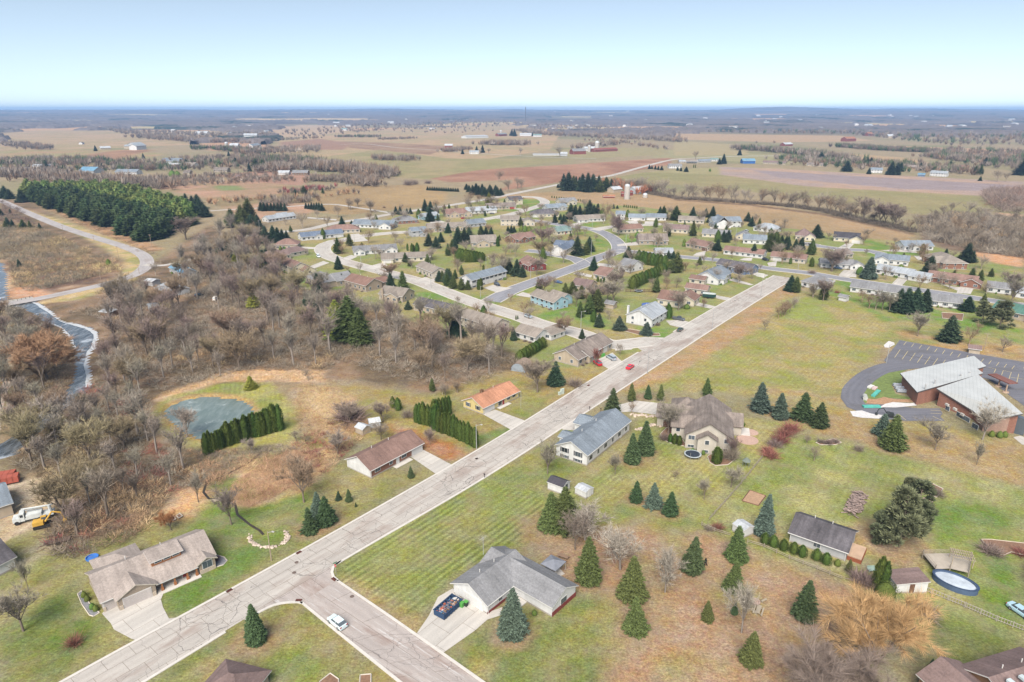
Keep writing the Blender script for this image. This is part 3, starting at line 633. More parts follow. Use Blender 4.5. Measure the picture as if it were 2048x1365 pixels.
# paved footpaths and the church lot
sheet('church_lot', [cO_(800,5),cO_(2100,235),cO_(2100,700),cO_(1900,560),cO_(1700,400),cO_(1200,270),cO_(900,296),cO_(700,330),cO_(700,250),cO_(640,210)], .076, ASPH2, uvdir=0)
road('church_drive', [cO_(900,250),cO_(700,270),cO_(520,340),cO_(400,430),cO_(330,520),cO_(320,600),cO_(370,670),cO_(520,730),cO_(800,750),cO_(1200,770)], 6.8, ASPH2, .080, curb=False)
sheet('church_lot', [cO_(300,640),cO_(640,650),cO_(980,690),cO_(1200,690),cO_(1230,740),cO_(1180,820),cO_(860,815),cO_(420,780)], .084, ASPH2, uvdir=0)
SNOW = plain('grey_snow', alb(226,222,220), var=.2, scale=1.2)
YEL = plain('parking_paint', alb(226,206,150), var=.15); WHT = plain('white_line_paint', alb(220,220,216), var=.15)
MK = MB()
def mline(a, b_, w=.14, f=cO_, z=.095):
    a = np.array(P(*f(*a))); b_ = np.array(P(*f(*b_))); d_ = (b_-a)/np.hypot(*(b_-a)); n = np.array([-d_[1], d_[0]])*w/2
    V = [(*(a+n), z), (*(a-n), z), (*(b_-n), z), (*(b_+n), z)]; MK.add(V, [(0,1,2,3)] if np.cross(d_, n) < 0 else [(3,2,1,0)])
for i in range(15):
    x = 867+i*77.5-(i > 9)*0; y = 20+i*17.3; mline((x, y), (x-28, y+36))
for i in range(8):
    x = 805+i*75.5; y = 100+i*17.3; mline((x, y), (x-56, y+80))
mline((785,143),(1240,228)); mline((785,143),(1240,228))
for a_, b2 in (((1690,280),(1765,295)),((1765,295),(1745,335)),((1840,310),(1822,355)),((1840,310),(1920,328)),((1920,328),(1890,415)),((1995,345),(1975,430)),((1910,378),(2090,405)),((2060,250),(2045,290)),((1110,740),(1215,745)),((1130,770),(1230,815)),((785,745),(862,808)),((1110,710),(1210,712))): mline(a_, b2)
tag(MK.build('parking_markings', YEL), kind='structure')
# ================================================================== PLANTS
def tri_spray(c, o, t, l, w): return [c-t*w, c+t*w, c+o*l]
def conifer_arr(seed, rmax=.2, layers=24, base=.03, dens=1.15, power=.68, up=.12, rag=.24, spl=.07, spw=.021):
    g = np.random.default_rng(seed); V = []; T = []
    for k in range(layers):
        t = base+(1-base)*(k/(layers-.5)); Rk = rmax*max(.03, (1-t))**power*(1+g.uniform(-rag, rag)*.6)
        if t < base+.08: Rk *= .82
        nb = max(4, int((7+16*(1-t))*dens))
        for j in range(nb):
            az = 2*pi*(j+g.uniform(-.4, .4))/nb+k*1.7; Rb = Rk*(1+g.uniform(-rag, rag*.7))
            d = np.array([cos(az), sin(az), 0]); tg = np.array([-sin(az), cos(az), 0])
            ns = max(2, int(2+Rb/.04))
            for q in range(ns):
                s = Rb*(.35+.65*(q+.7)/ns)
                for side in (-1, 0, 1):
                    if side == 0 and q < ns-1 and g.random() < .3: continue
                    dv_ = d*g.uniform(.6, 1)+tg*side*g.uniform(.5, 1)+np.array([0, 0, g.uniform(-.35, .18)+up])
                    dv_ /= np.linalg.norm(dv_)
                    z = t-.12*s*(1+g.uniform(0, .8))+g.uniform(-.012, .012)
                    c = d*s*.93+np.array([0, 0, z]); tt = np.cross(dv_, (g.uniform(-.5,.5), g.uniform(-.5,.5), 1)); tt /= np.linalg.norm(tt)
                    b = len(V); V += tri_spray(c, dv_, tt, spl*g.uniform(.7, 1.25)*(.5+.6*(1-t)), spw*g.uniform(.7, 1.3)*(.6+.5*(1-t))); T.append((b, b+1, b+2))
    # the dense inner boughs
    n = 10; rings = 7
    for k in range(rings):
        t = base+.02+(.9-base)*k/(rings-1); r = rmax*.5*(1-t)**power
        for i in range(n): a = 2*pi*i/n+k*.4; q = r*(1+g.uniform(-.2, .2)); V.append(np.array([q*cos(a), q*sin(a), t+g.uniform(-.015, .015)]))
    b = len(V)-n*rings
    for k in range(rings-1):
        for i in range(n):
            a0, a1, b0, b1 = b+k*n+i, b+k*n+(i+1) % n, b+(k+1)*n+i, b+(k+1)*n+(i+1) % n
            T += [(a0, a1, b1), (a0, b1, b0)]
    return np.array(V), np.array(T)
def arbor_arr(seed, r=.15, n=1100, round_=.35, rag=.12):
    g = np.random.default_rng(seed); V = []; T = []
    def rad(t): return r*min(1, (t+.06)/.16)**.5*(1 if t < 1-round_ else max(.05, 1-((t-1+round_)/round_)**2))
    for i in range(n):
        t = g.uniform(0.01, .99); az = g.uniform(0, 2*pi); R_ = rad(t)*g.uniform(.86, 1+rag)
        d = np.array([cos(az), sin(az), 0]); tg = np.array([-sin(az), cos(az), 0])
        dv_ = np.array([0, 0, 1])+d*g.uniform(.1, .7)+tg*g.uniform(-.4, .4); dv_ /= np.linalg.norm(dv_)
        c = d*R_+np.array([0, 0, t-.02]); b = len(V); V += tri_spray(c, dv_, tg*g.uniform(.6, 1)+d*g.uniform(-.4, .4), g.uniform(.04, .10), g.uniform(.012, .026)); T.append((b, b+1, b+2))
    m = 10
    for k in range(9):
        t = k/8*.96; q = rad(t)*.74
        for i in range(m): a = 2*pi*i/m+.3*k; V.append(np.array([q*cos(a), q*sin(a), t]))
    b = len(V)-m*9
    for k in range(8):
        for i in range(m):
            a0, a1, b0, b1 = b+k*m+i, b+k*m+(i+1) % m, b+(k+1)*m+i, b+(k+1)*m+(i+1) % m; T += [(a0, a1, b1), (a0, b1, b0)]
    return np.array(V), np.array(T)
def clump_arr(seed, clumps, per, rad, l=.05, w=.014, core=.55):
    "broad evergreen: leafy clumps at given centres"
    g = np.random.default_rng(seed); V = []; T = []
    for (c, r) in clumps:
        c = np.array(c)
        for i in range(per):
            d = g.normal(size=3); d /= np.linalg.norm(d); d[2] = abs(d[2])*.9 if g.random() < .7 else d[2]
            p = c+d*r*g.uniform(.55, 1.05)*np.array([1, 1, .8]); tt = np.cross(d, g.normal(size=3)); tt /= np.linalg.norm(tt)
            b = len(V); V += tri_spray(p, d+np.array([0,0,.3]), tt, l*g.uniform(.6, 1.3), w*g.uniform(.7, 1.3)); T.append((b, b+1, b+2))
    return np.array(V), np.array(T)
def tubes_arr(segs, n=4):
    V = []; T = []
    for p, q, r0, r1 in segs:
        p = np.array(p, float); q = np.array(q, float); d = q-p; L = np.linalg.norm(d)
        if L < 1e-6: continue
        d /= L; a = np.cross(d, (.3, .2, 1)); a /= np.linalg.norm(a); b_ = np.cross(d, a); b = len(V)
        for c, r in ((p, r0), (q, r1)):
            for i in range(n): t = 2*pi*i/n; V.append(c+r*(cos(t)*a+sin(t)*b_))
        for i in range(n):
            j = (i+1) % n; T += [(b+i, b+j, b+n+j), (b+i, b+n+j, b+n+i)]
    return np.array(V), np.array(T)
def bare_arr(seed, spread=.34, trunk=.22, fine=1.0, lean=0, droop=0.0, tw=.0027, multi=1, upw=.55, upb=.2):
    "leafless tree: limbs as tapered tubes, twigs as slivers"
    g = np.random.default_rng(seed); segs = []; V = []; T = []
    def norm(v): return v/np.linalg.norm(v)
    def twig(p, d, L, w):
        s = norm(np.cross(d, g.normal(size=3))); b = len(V); V.extend([p-s*w, p+s*w, p+d*L]); T.append((b, b+1, b+2))
    def grow(p, d, L, r, lv):
        k = 3 if lv < 2 else 2; q = p; dd = d
        pts = [p]
        for i in range(k):
            dd = norm(dd+g.normal(size=3)*.14+np.array([0, 0, (upb if lv < 3 else upb*.5-droop*.5)])); q2 = q+dd*L/k
            if lv <= 2: segs.append((q, q2, r*(1-.55*i/k)*.85, r*(1-.55*(i+1)/k)*.8))
            else: twig(q, dd, L/k*1.15, max(r*.35, tw))
            q = q2; pts.append(q)
        if lv >= 4: return
        nb = [0, 5, 5, int(5*fine), 0][lv] if lv else int(7*multi)
        for i in range(nb):
            f = g.uniform(.25, 1.0); j = min(k-1, int(f*k)); pp = pts[j]+(pts[j+1]-pts[j])*(f*k-j)
            side = norm(np.cross(dd, g.normal(size=3))); nd_ = norm(dd*g.uniform(.55, 1)+side*g.uniform(.5, 1)+np.array([0, 0, .12+upb-droop*(lv > 1)]))
            if lv < 3: grow(pp, nd_, L*g.uniform(.5, .72), r*.5, lv+1)
            if lv >= 2:
                for _ in range(int(3*fine)):
                    side = norm(np.cross(dd, g.normal(size=3))); nd2 = norm(dd*.8+side*g.uniform(.3, 1)+np.array([0, 0, .1-droop]))
                    twig(pp, nd2, L*g.uniform(.45, .8), tw)
    up = np.array([lean, 0, 1.0])
    segs.append((np.zeros(3), up*trunk, .017, .013))
    n0 = int(5+multi)
    for i in range(n0):
        az = 2*pi*i/n0+g.uniform(-.4, .4); s = g.uniform(.25, 1)*spread/.34
        d = norm(np.array([cos(az)*s*upw, sin(az)*s*upw, g.uniform(.75, 1)])); grow(up*trunk*g.uniform(.75, 1), d, g.uniform(.30, .42), .0095, 1)
    V = np.array(V); zz = V[:, 2].max(); Vs, Ts = tubes_arr(segs)
    rr = np.percentile(np.hypot(V[:,0], V[:,1]), 94); sxy = spread/rr
    S = np.array([sxy, sxy, 1/zz]); return (Vs*S, Ts), (V*S, np.array(T))
def bush_arr(seed, n=90, tw=.02, spread=.6):
    g = np.random.default_rng(seed); V = []; T = []
    for i in range(n):
        az = g.uniform(0, 2*pi); e = g.uniform(.15, 1); d = np.array([cos(az)*spread*(1.1-e*.6), sin(az)*spread*(1.1-e*.6), e]); d /= np.linalg.norm(d)
        p = np.array([g.normal()*.1, g.normal()*.1, 0])+d*g.uniform(0, .45); s = np.cross(d, g.normal(size=3)); s /= np.linalg.norm(s)
        dd = d+g.normal(size=3)*.25; b = len(V); V += [p-s*tw, p+s*tw, p+dd*g.uniform(.35, .6)]; T.append((b, b+1, b+2))
    return np.array(V), np.array(T)
BARK = plain('bark', alb(140, 126, 112), rough=.95, var=.3, scale=3)
BARKL = plain('pale_bark', alb(164, 153, 143), rough=.95, var=.3, scale=3)
M_SPR = foliage('spruce_needles', alb(90, 108, 72)); M_BLU = foliage('blue_spruce_needles', alb(108, 126, 110)); M_OLV = foliage('olive_needles', alb(104, 116, 68))
M_DRK = foliage('dark_spruce_needles', alb(82, 102, 78)); M_ARB = foliage('cedar_leaves', alb(100, 120, 58)); M_PIN = foliage('pine_needles', alb(118, 122, 92)); M_YEL = foliage('yellow_needles', alb(160, 158, 72))
M_PLT = foliage('plantation_needles', alb(90, 108, 68)); M_PL2 = foliage('plantation_tops', alb(134, 150, 84))
M_GRY = foliage('grey_twigs', alb(160, 151, 136), var=.3); M_MAU = foliage('mauve_twigs', alb(148, 132, 122), var=.3); M_BRN = foliage('brown_twigs', alb(160, 142, 116), var=.25)
M_RED = foliage('red_twigs', alb(156, 104, 94), var=.3, hue=.01); M_ORG = foliage('orange_twigs', alb(196, 156, 124), var=.25); M_WIL = foliage('golden_twigs', alb(206, 164, 122), var=.35, hue=.012); M_WHT = foliage('pale_twigs', alb(184, 174, 160), var=.25); M_RUS = foliage('russet_leaves', alb(160, 112, 78), var=.3)
def tm(name, arr, mat): return trimesh(name, arr[0], arr[1], mat)
def trunk_arr(h, r): return tubes_arr([((0, 0, 0), (0, 0, h*.5), r, r*.75), ((0, 0, h*.5), (0, 0, h), r*.75, r*.3)], 6)
PROTO = {}
def proto(kind):
    if kind in PROTO: return PROTO[kind]
    L = []
    mats = dict(spruce=M_SPR, blue=M_BLU, olive=M_OLV, dark=M_DRK, yellow=M_YEL, pine=M_PIN)
    if kind in ('spruce', 'blue', 'olive', 'dark', 'yellow'):
        seed_ = len(kind)
        for s in (0, 1, 2, 3, 0, 1):
            a = conifer_arr(100+len(L)*3+len(kind)*7, rmax=(.27, .30, .255, .285)[s]*(1.0+.05*(seed_ % 3)), layers=(24, 22, 26, 23)[s], rag=(.28, .38, .24, .46)[s])
            L.append((tm('trunk', trunk_arr(.75, .014), BARK), tm('crown', a, mats[kind])))
    elif kind == 'lowspruce':
        for s in range(4):
            a = conifer_arr(140+s, rmax=.30, layers=11, rag=.35, dens=.8, spl=.11, spw=.035, power=.5, up=.3); L.append((tm('trunk', trunk_arr(.6, .014), BARK), tm('crown', a, M_PLT)))
    elif kind == 'fir':
        for s in range(3):
            a = conifer_arr(160+s, rmax=.26, layers=20, base=.16, rag=.34, dens=.8, spl=.075, up=-.02); L.append((tm('trunk', trunk_arr(.8, .018), BARK), tm('crown', a, M_OLV)))
    elif kind in ('arbor', 'cedar'):
        for s in range(3):
            a = arbor_arr(200+s, r=.135 if kind == 'arbor' else .26, round_=.45 if kind == 'arbor' else .6); L.append((tm('trunk', trunk_arr(.3, .02), BARK), tm('crown', a, M_ARB)))
    elif kind == 'shrub':
        for s in range(3):
            a = arbor_arr(220+s, r=.5, n=420, round_=.7, rag=.2); a = (a[0], a[1]); L.append((None, tm('shrub', a, M_ARB)))
    elif kind == 'pine':
        for s in range(3):
            g = np.random.default_rng(300+s); cl = []; sg = [((0,0,0), (0,0,.9), .018, .006)]
            for i in range(44):
                z = g.uniform(.08, .95); az = g.uniform(0, 2*pi); r = (.26*(1-z)**.55+.03)*g.uniform(.5, 1.0); cl.append(((r*cos(az), r*sin(az), z), g.uniform(.05, .085))); sg.append(((0,0,z-.06), (r*cos(az), r*sin(az), z), .006, .003))
            L.append((tm('trunk', tubes_arr(sg), BARK), tm('crown', clump_arr(301+s, cl, 170, 1, l=.05, w=.013), M_PIN)))
    elif kind.startswith('bare'):
        cfg = {'bare': (M_GRY, BARK, {}), 'bare_mauve': (M_MAU, BARK, {}), 'bare_brown': (M_BRN, BARK, {}), 'bare_red': (M_RED, BARK, dict(fine=1.3)), 'bare_pale': (M_WHT, BARKL, {}),
               'bare_wood': (M_GRY, BARKL, dict(spread=.22, trunk=.42, upw=.35, upb=.38, tw=.0022, fine=.6)), 'bare_woodm': (M_MAU, BARK, dict(spread=.25, trunk=.3, upw=.4, upb=.32, tw=.0024, fine=.62)), 'bare_orange': (M_ORG, BARK, dict(spread=.5, fine=1.7, trunk=.12)), 'bare_tall': (M_MAU, BARK, dict(spread=.17, trunk=.1, fine=1.2, upw=.3)),
               'bare_willow': (M_WIL, BARK, dict(spread=.58, fine=3, trunk=.14, droop=.14, tw=.0010, multi=1.6, upb=.1)), 'bare_russet': (M_RUS, BARK, dict(fine=1.5, spread=.4)), 'bare_big': (M_MAU, BARKL, dict(spread=.55, fine=3.2, trunk=.06, tw=.0008, upw=.6))}[kind]
        for s in range(1 if kind in ('bare_willow', 'bare_big') else 3 if kind in ('bare_wood', 'bare_woodm', 'bare', 'bare_mauve') else 2):
            a, b = bare_arr(400+s*11+len(kind), **{**dict(spread=.36), **cfg[2]}); L.append((tm('trunk', a, cfg[1]), tm('crown', b, cfg[0])))
    elif kind.startswith('bush'):
        mt = {'bush': M_BRN, 'bush_red': M_RED, 'bush_mauve': M_MAU, 'bush_orange': M_ORG, 'bush_grey': M_GRY}[kind]
        for s in range(3): L.append((None, tm('shrub', bush_arr(500+s, 420, .011, .8), mt)))
    PROTO[kind] = L; return L
NAMES = dict(spruce='spruce_tree', blue='blue_spruce', olive='spruce_tree', dark='spruce_tree', yellow='spruce_tree', lowspruce='spruce_tree', fir='fir_tree', arbor='cedar_tree', cedar='cedar_tree', shrub='evergreen_shrub', pine='pine_tree')
DESC = dict(spruce='green spruce', blue='blue-grey spruce', olive='olive green spruce', dark='dark green spruce', yellow='yellowish evergreen', lowspruce='dark spruce', fir='loose-branched fir', arbor='narrow columnar cedar', cedar='broad dense cedar', shrub='rounded evergreen shrub', pine='shaggy grey-green pine',
            bare='bare grey tree', bare_mauve='bare mauve-grey tree', bare_brown='bare brown tree', bare_red='small tree with dark red twigs', bare_pale='bare pale-barked tree', bare_wood='bare pale-trunked woodland tree', bare_woodm='bare brown woodland tree', bare_orange='bare orange-twigged tree', bare_tall='bare upright narrow tree',
            bare_willow='golden-twigged willow', bare_russet='tree holding russet leaves', bare_big='many-stemmed bare grey tree', bush='bare brown bush', bush_red='bare red-twigged bush', bush_mauve='bare mauve-brown bush', bush_orange='bare orange-brown bush', bush_grey='bare grey bush')
TREES = []
def tree_at(kind, X, Y, h, w=1.0, group=None, label=None, flat=False, z=None):
    pr = proto(kind); tk, cr = pr[R.randrange(len(pr))]
    if Y > 215 and kind in ('spruce','blue','olive','dark','yellow','fir'): w *= 1.25
    nm = NAMES.get(kind, 'bare_tree' if kind.startswith('bare') else 'bare_bush'); cat = 'bush' if ('bush' in kind or kind == 'shrub') else 'tree'
    rz = R.uniform(0, 2*pi); z = 0 if z is None else z
    if tk is None or flat:
        o = obj(nm, cr, None, (X, Y, z), rz); o.scale = (h*w, h*w, h)
    else:
        o = empty(nm, (X, Y, z), rz); o.scale = (h*w*R.uniform(.9, 1.1), h*w*R.uniform(.9, 1.1), h); o.rotation_euler = (R.gauss(0, .025), R.gauss(0, .025), rz); obj('trunk', tk, o); obj('crown', cr, o)
    tag(o, label, cat, group); TREES.append((o, kind, X, Y, h, label is None)); return o
def T(kind, x, yb, yt, w=1.0, group=None, label=None):
    X, Y = P(x, yb); h = ztop(Y, yt); return tree_at(kind, X, Y, max(.5, h), w, group, label)
def TL(kind, f, items, w=1.0, group=None):
    for it in items:
        x, yb, yt = it[:3]; k = it[3] if len(it) > 3 else kind; ww = it[4] if len(it) > 4 else w
        a = f(x, yb); b = f(x, yt); T(k, a[0], a[1], b[1], ww, group)
I_ = lambda x, y: (x, y)
# --- near and mid evergreens (x, base, top)
G1 = 'evergreens in the gardens'
TL('spruce', I_, [(513,1283,1209),(1025,1268,1178,'blue'),(1176,1160,1076,'olive'),(1264,1194,1113,'olive'),(1271,1262,1196,'olive'),(1383,1142,1073),(1472,1118,1053,'olive'),(1465,1180,1122,'olive'),(1608,1235,1162),(1500,1325,1264,'olive'),(1415,1240,1202,'olive'),(1468,1228,1205),
   (1526,1068,988,'blue',.85),(1272,1003,962),(1307,1013,966,'blue'),(1340,1029,984),(1265,925,866),(1290,907,842,'spruce',1.1),(1225,825,776),(1062,0,0)][:-1], group=G1)
TL('spruce', I_, [(621,1064,1016),(636,1035,986,'blue'),(654,1047,992,'spruce',1.1),(677,1000,982,'dark'),(698,1003,978),(712,1014,1005),(822,955,933),(1111,770,722,'dark',1.15),(1296,797,769),(1320,802,768,'fir'),(1263,803,765,'fir'),(1414,794,756,'fir'),
   (1521,822,766,'blue',1.15),(1560,836,786,'blue',1.25),(1604,839,785,'spruce',1.2),(1638,853,805,'spruce',1.25),(1764,870,828,'blue',1.2),(1784,897,830,'olive',1.15),(1293,670,644,'blue',1.2),(1239,660,632,'blue',1.2),(1198,654,626,'dark'),(1164,677,658,'dark'),(1263,760,0)][:-1], group=G1)
TL('pine', I_, [(1815,1000,955,'pine',1.4),(1828,1050,965,'pine',1.2),(1798,1095,985,'pine',1.15),(1758,1082,1025,'pine',1.4)], group='pines by the woodpile')
# arborvitae row along the yellow house lot
for i in range(17):
    t = i/16; x = 833+t*118; yb = 852+t*44-6*sin(t*pi)+(-6 if t < .3 else 0); T('arbor', x, yb+R.uniform(-1, 1), yb-40+R.uniform(-6, 4)-(6 if i in (5,) else 0), 1.0, 'row of columnar cedars beside the yellow house')
for i in range(6): T('arbor', 868+i*7-i, 842-i*3+3, 800-i*1.5, .95, 'row of columnar cedars beside the yellow house')
for i in range(22):
    t = i/21; x = 414+t*146; yb = 898-t*38+(12*(1-t)**3); T('arbor', x, yb+R.uniform(-1.5, 1.5), yb-38-12*t+R.uniform(-6, 5), R.uniform(.95, 1.35), 'row of columnar cedars by the pond')
TL('cedar', I_, [(1185,890,866,'arbor',1.4)][:0])
TL('arbor', cS_, [(640,800,690,'arbor',1.6),(695,820,690,'arbor',1.5),(755,835,715,'arbor',1.7),(1235,1065,860,'arbor',1.9)], group='cedars against the taupe house')
TL('shrub', cS_, [(825,600,530),(780,710,665),(1065,955,900),(930,915,870),(1580,590,545),(980,920,890)], w=1.1, group='shrubs against the taupe house')
TL('bare', cS_, [(620,690,250,'bare',1.0),(1420,1010,700,'bare_mauve',.7),(150,430,270,'bare_brown',1.7)])
TL('bush_mauve', cS_, [(570,770,650,'bush_mauve',1.1),(700,690,620,'bush_red',1.3),(1360,1000,840,'bush_mauve',1.0),(1430,1020,780,'bush_mauve',.7)])
TL('arbor', cR_, [(260,470,165,'arbor',.95),(305,500,210,'arbor',.8)], group='two tall cedars by the small hut')
TL('cedar', cR_, [(330,550,405,'shrub',1.4)])
for i, (x, y) in enumerate(((985,270),(1055,290),(1135,320),(1212,342),(1282,370),(1392,395),(1470,428))): TL('cedar', cK_, [(x, y, y-88)], w=1.3, group='row of small cedars along the garage wall')
TL('bush_mauve', cK_, [(1560,440,390,'shrub',1.1),(1650,490,390,'fir',1.1),(1780,600,480,'bush_mauve',1.0),(1730,560,440,'bush_mauve',1.2),(1860,590,500,'bush_mauve')])
# --- near bare trees
TL('bare', I_, [(1170,1080,1010,'bare_pale',1.5),(1150,1100,1025,'bare_mauve',.9),(1105,1055,985,'olive',1.2),(1130,1058,975,'olive',1.1),(1240,1140,1050,'bare_pale',1.1),(1330,1185,1095,'bare_pale',.9),(1483,1266,1140,'bare_pale',.72),(1230,950,905,'bare',.7),(1350,958,938,'bare_mauve',.9),(1408,1000,955,'bare',.7),(1462,975,930,'bare',1.1),
   (1095,948,878,'bare',.95),(1613,888,865,'bare',1.2),(1628,922,888,'bare_mauve',1.3),(1717,902,885,'bush_mauve',1),(1870,900,838,'bare',1.1),(1965,880,800,'bare_pale',1.25),(1953,930,880,'bare',.6),(2005,705,665,'bare',1.3),(1835,673,617,'bare',1.15),(1938,690,650,'bare',1.1),(1955,665,640,'bare_mauve',1.3),
   (47,1263,1165,'bare',1.1),(57,1180,1110,'bare',.5),(197,0,0)][:-1])
TL('bare', I_, [(397,1005,935,'bare',.7),(463,1050,965,'bare',.75),(342,1060,1020,'bare_russet',1.3),(608,1005,905,'bare_brown',1.0),(1075,785,710,'bare_mauve',1.1),(1040,0,0)][:-1])
TL('bare', I_, [(1048,632,600,'bare_brown',1.0),(1126,672,628,'bare_brown',1.1),(1190,735,690,'bare_red',.55),(1240,710,685,'bare_red',.6),(800,930,0)][:-1])
TL('bush', I_, [(150,1290,1265,'bush_red',1.1),(1150,772,750,'bush_mauve',1.4),(762,880,845,'bare_mauve',1.2),(700,840,800,'bush_mauve',1.6),(860,890,855,'bare_mauve',.8),(885,790,765,'bare',1.1),(912,785,755,'bare',1.1),(905,735,0)][:-1])
T('bare_willow', 1748, 1352, 1178, .86, label='huge golden-twigged willow filling the bottom edge beside the wooden fence')
T('bare_big', 1650, 1405, 1262, 1.0, label='sprawling many-stemmed bare grey tree in front of the golden willow')
TL('bush_mauve', I_, [(1852,1232,1200,'bush_mauve',1.2),(1862,1340,1318,'dark',.9)])
for x, y, k, s in ((1560,885,'bush_red',22),(1548,893,'bush_mauve',18),(1570,872,'bush_red',20),(1583,862,'bush_red',22),(1540,915,'bush_red',20),(1535,905,'bush_red',16),(1655,888,'bush_mauve',12),(1670,885,'bush_mauve',10),(1640,885,'bush_mauve',9),(1435,1058,'bush_red',14),(1418,1060,'bush_mauve',12),(1860,985,'bush_mauve',14),(1873,990,'bush_mauve',16),(1835,965,'bush_mauve',12),(1978,1105,'bush_mauve',22),(1990,1110,'bush_mauve',18),(2040,1110,'bush_red',16)):
    T(k, x, y, y-s, 1.5)
# spruces and bare trees round the subdivision (crop coordinates)
G2 = 'conifers among the houses'
TL('dark', c4_, [(1165,330,255),(1240,325,290),(1130,565,425,'fir'),(1225,500,395,'fir'),(1135,690,580),(1165,810,725),(1228,768,698),(1566,850,720),(1665,850,700,'fir'),(965,880,725),(680,795,750),(1605,240,175),(1640,245,175),(1695,240,190),(1725,240,185),(1845,215,115),(1890,220,130),(1935,230,150),(1885,300,195,'dark',1.1),(2030,395,310),
  (540,475,335),(600,470,330),(640,470,345),(675,465,360),(710,450,370),(500,450,370),(745,390,330,'fir'),(555,560,480),(520,650,530,'dark',1.2),(490,680,580,'yellow'),(290,640,550,'yellow'),(400,600,520,'yellow'),(170,560,440),(240,600,470),(350,520,420,'fir'),
  (270,350,190,'fir',1.4),(400,350,110,'olive',1.2),(430,400,240,'dark',1.1),(340,320,160,'olive',1.1),(480,360,240),(0,260,110),(50,260,170,'dark',1.3),(1700,540,480,'arbor'),(1740,565,480,'arbor',1.2),(1780,565,475,'arbor',1.3),(1755,560,490,'arbor'),(660,535,500,'shrub'),(695,535,505,'shrub'),
  (950,1065,945,'dark',1.0),(870,1000,900,'dark'),(1130,1080,920,'olive'),(1230,1100,900,'olive',1.2),(1280,1095,920,'yellow',.9),(1100,1100,990,'yellow',1.2),(440,1000,870,'yellow',1.2),(1705,1020,945),(1960,790,700),(2030,800,680)], group=G2)
for i in range(8): TL('dark', c4_, [(500+i*28, 212+R.uniform(-4,4), 140+R.uniform(-4,8))], group='spruce row behind the long white ranch')
for i in range(7): TL('dark', c4_, [(870+i*22, 195+i*3, 145+R.uniform(-5,5))], group='spruce row behind the long white ranch')
TL('dark', c5_, [(190,390,310),(270,480,340),(320,485,350),(370,480,345),(130,470,385),(190,580,480,'fir'),(90,520,420),(30,500,400),(250,560,450),(500,430,340),(460,440,330),(540,440,345),(595,505,425,'arbor',1.3),(705,395,330),(680,400,335),(730,390,335),(790,385,330,'shrub'),(820,388,330,'shrub'),(855,390,335,'shrub'),
  (1065,310,235),(1137,320,240,'dark'),(1110,290,235),(1195,280,150),(1225,280,160),(1265,265,165),(1345,240,120,'dark',1.2),(1410,250,150),(1380,250,160),(1545,195,155),(1575,195,165),(1925,235,175),(1780,250,235),(1245,575,415),(1345,545,420),(1380,700,585),(1665,600,500,'dark',1.1),
  (525,155,60,'yellow',1.0),(1950,280,170,'olive',1.2),(455,860,765,'arbor',1.3),(440,860,775,'arbor',1.3),(478,710,655,'arbor',1.2),(140,790,700,'fir'),(200,790,680,'fir'),(300,740,655,'fir'),(245,770,690,'fir'),(185,830,720,'fir'),(230,850,740,'fir',1.2),(300,860,760,'fir',1.2),(350,860,780,'fir',1.1),(690,725,605,'dark'),(750,740,605),(800,755,655),
  (1150,890,800,'fir',1.3),(1210,900,790,'fir',1.3),(1280,930,820,'fir',1.3),(1400,960,820,'dark'),(1340,1060,900,'fir'),(1410,1040,850,'fir'),(1430,1100,1060),(760,1100,1070,'arbor'),(1415,795,750,'arbor',1.6),(1440,800,765,'arbor',1.6),(1465,805,760,'arbor',1.6),(235,1100,1040),(745,1106,1068,'arbor'),(1590,1106,1080),(1995,1090,980,'arbor',1.3)], group=G2)
for i in range(9): TL('cedar', c5_, [(290+i*23, 625+i*3-i*i*.4, 520+i*4)], w=1.5, group='cedar screen between the back gardens')
for i in range(14):
    t = i/13; TL('cedar', c5_, [(1700+t*330, 850-t*165, 740-t*130)], w=1.3, group='long clipped cedar hedge behind the white houses')
for i in range(8): TL('cedar', c5_, [(1750+i*30, 640+i*5, 535+i*6)], w=1.4, group='cedar screen south of the stone house')
for i in range(14): TL('arbor', c5_, [(1040+i*19.5, 108+i*2.4, 88+i*2.4)], w=1.5, group='line of young cedars in the stubble field')
for i in range(7): TL('arbor', c5_, [(1630+i*17.5, 185+i*1.6, 162+i*1.6)], w=1.5, group='line of young cedars near the farmyard')
for i in range(14): TL('dark', c5_, [(22+i*19, 45+i*.9, 12+i*.9)], w=1.2, group='clipped spruce row at the field corner')
TL('dark', c5_, [(390,80,0),(440,85,5),(490,95,15),(540,90,10),(590,90,15),(620,85,25),(360,60,0),(340,40,-10),(420,60,-15),(470,60,-10),(530,60,-5),(580,60,0)], w=1.25, group='dark spruce clump at the crossroads')
TL('dark', c2_, [(1310,515,430),(1335,530,420,'dark',1.1),(1365,525,440,'olive'),(1400,520,450),(1420,535,430),(1450,540,425),(1480,530,430),(1510,530,440),(1520,540,470,'olive',1.3),(1555,530,450,'olive',1.2),(1590,515,460),(1345,525,475,'yellow'),(1380,500,445),(1275,515,490),(1810,405,378),(1825,405,382),(1845,408,383),(1862,410,385),(1882,412,383),(1975,415,390),(1995,418,390),(2025,422,390,'dark',1.4),(1005,210,172),(1022,212,170),(1128,212,190),(800,300,270),(835,310,265),(718,318,288)], group='spruces at the farm across the lane')
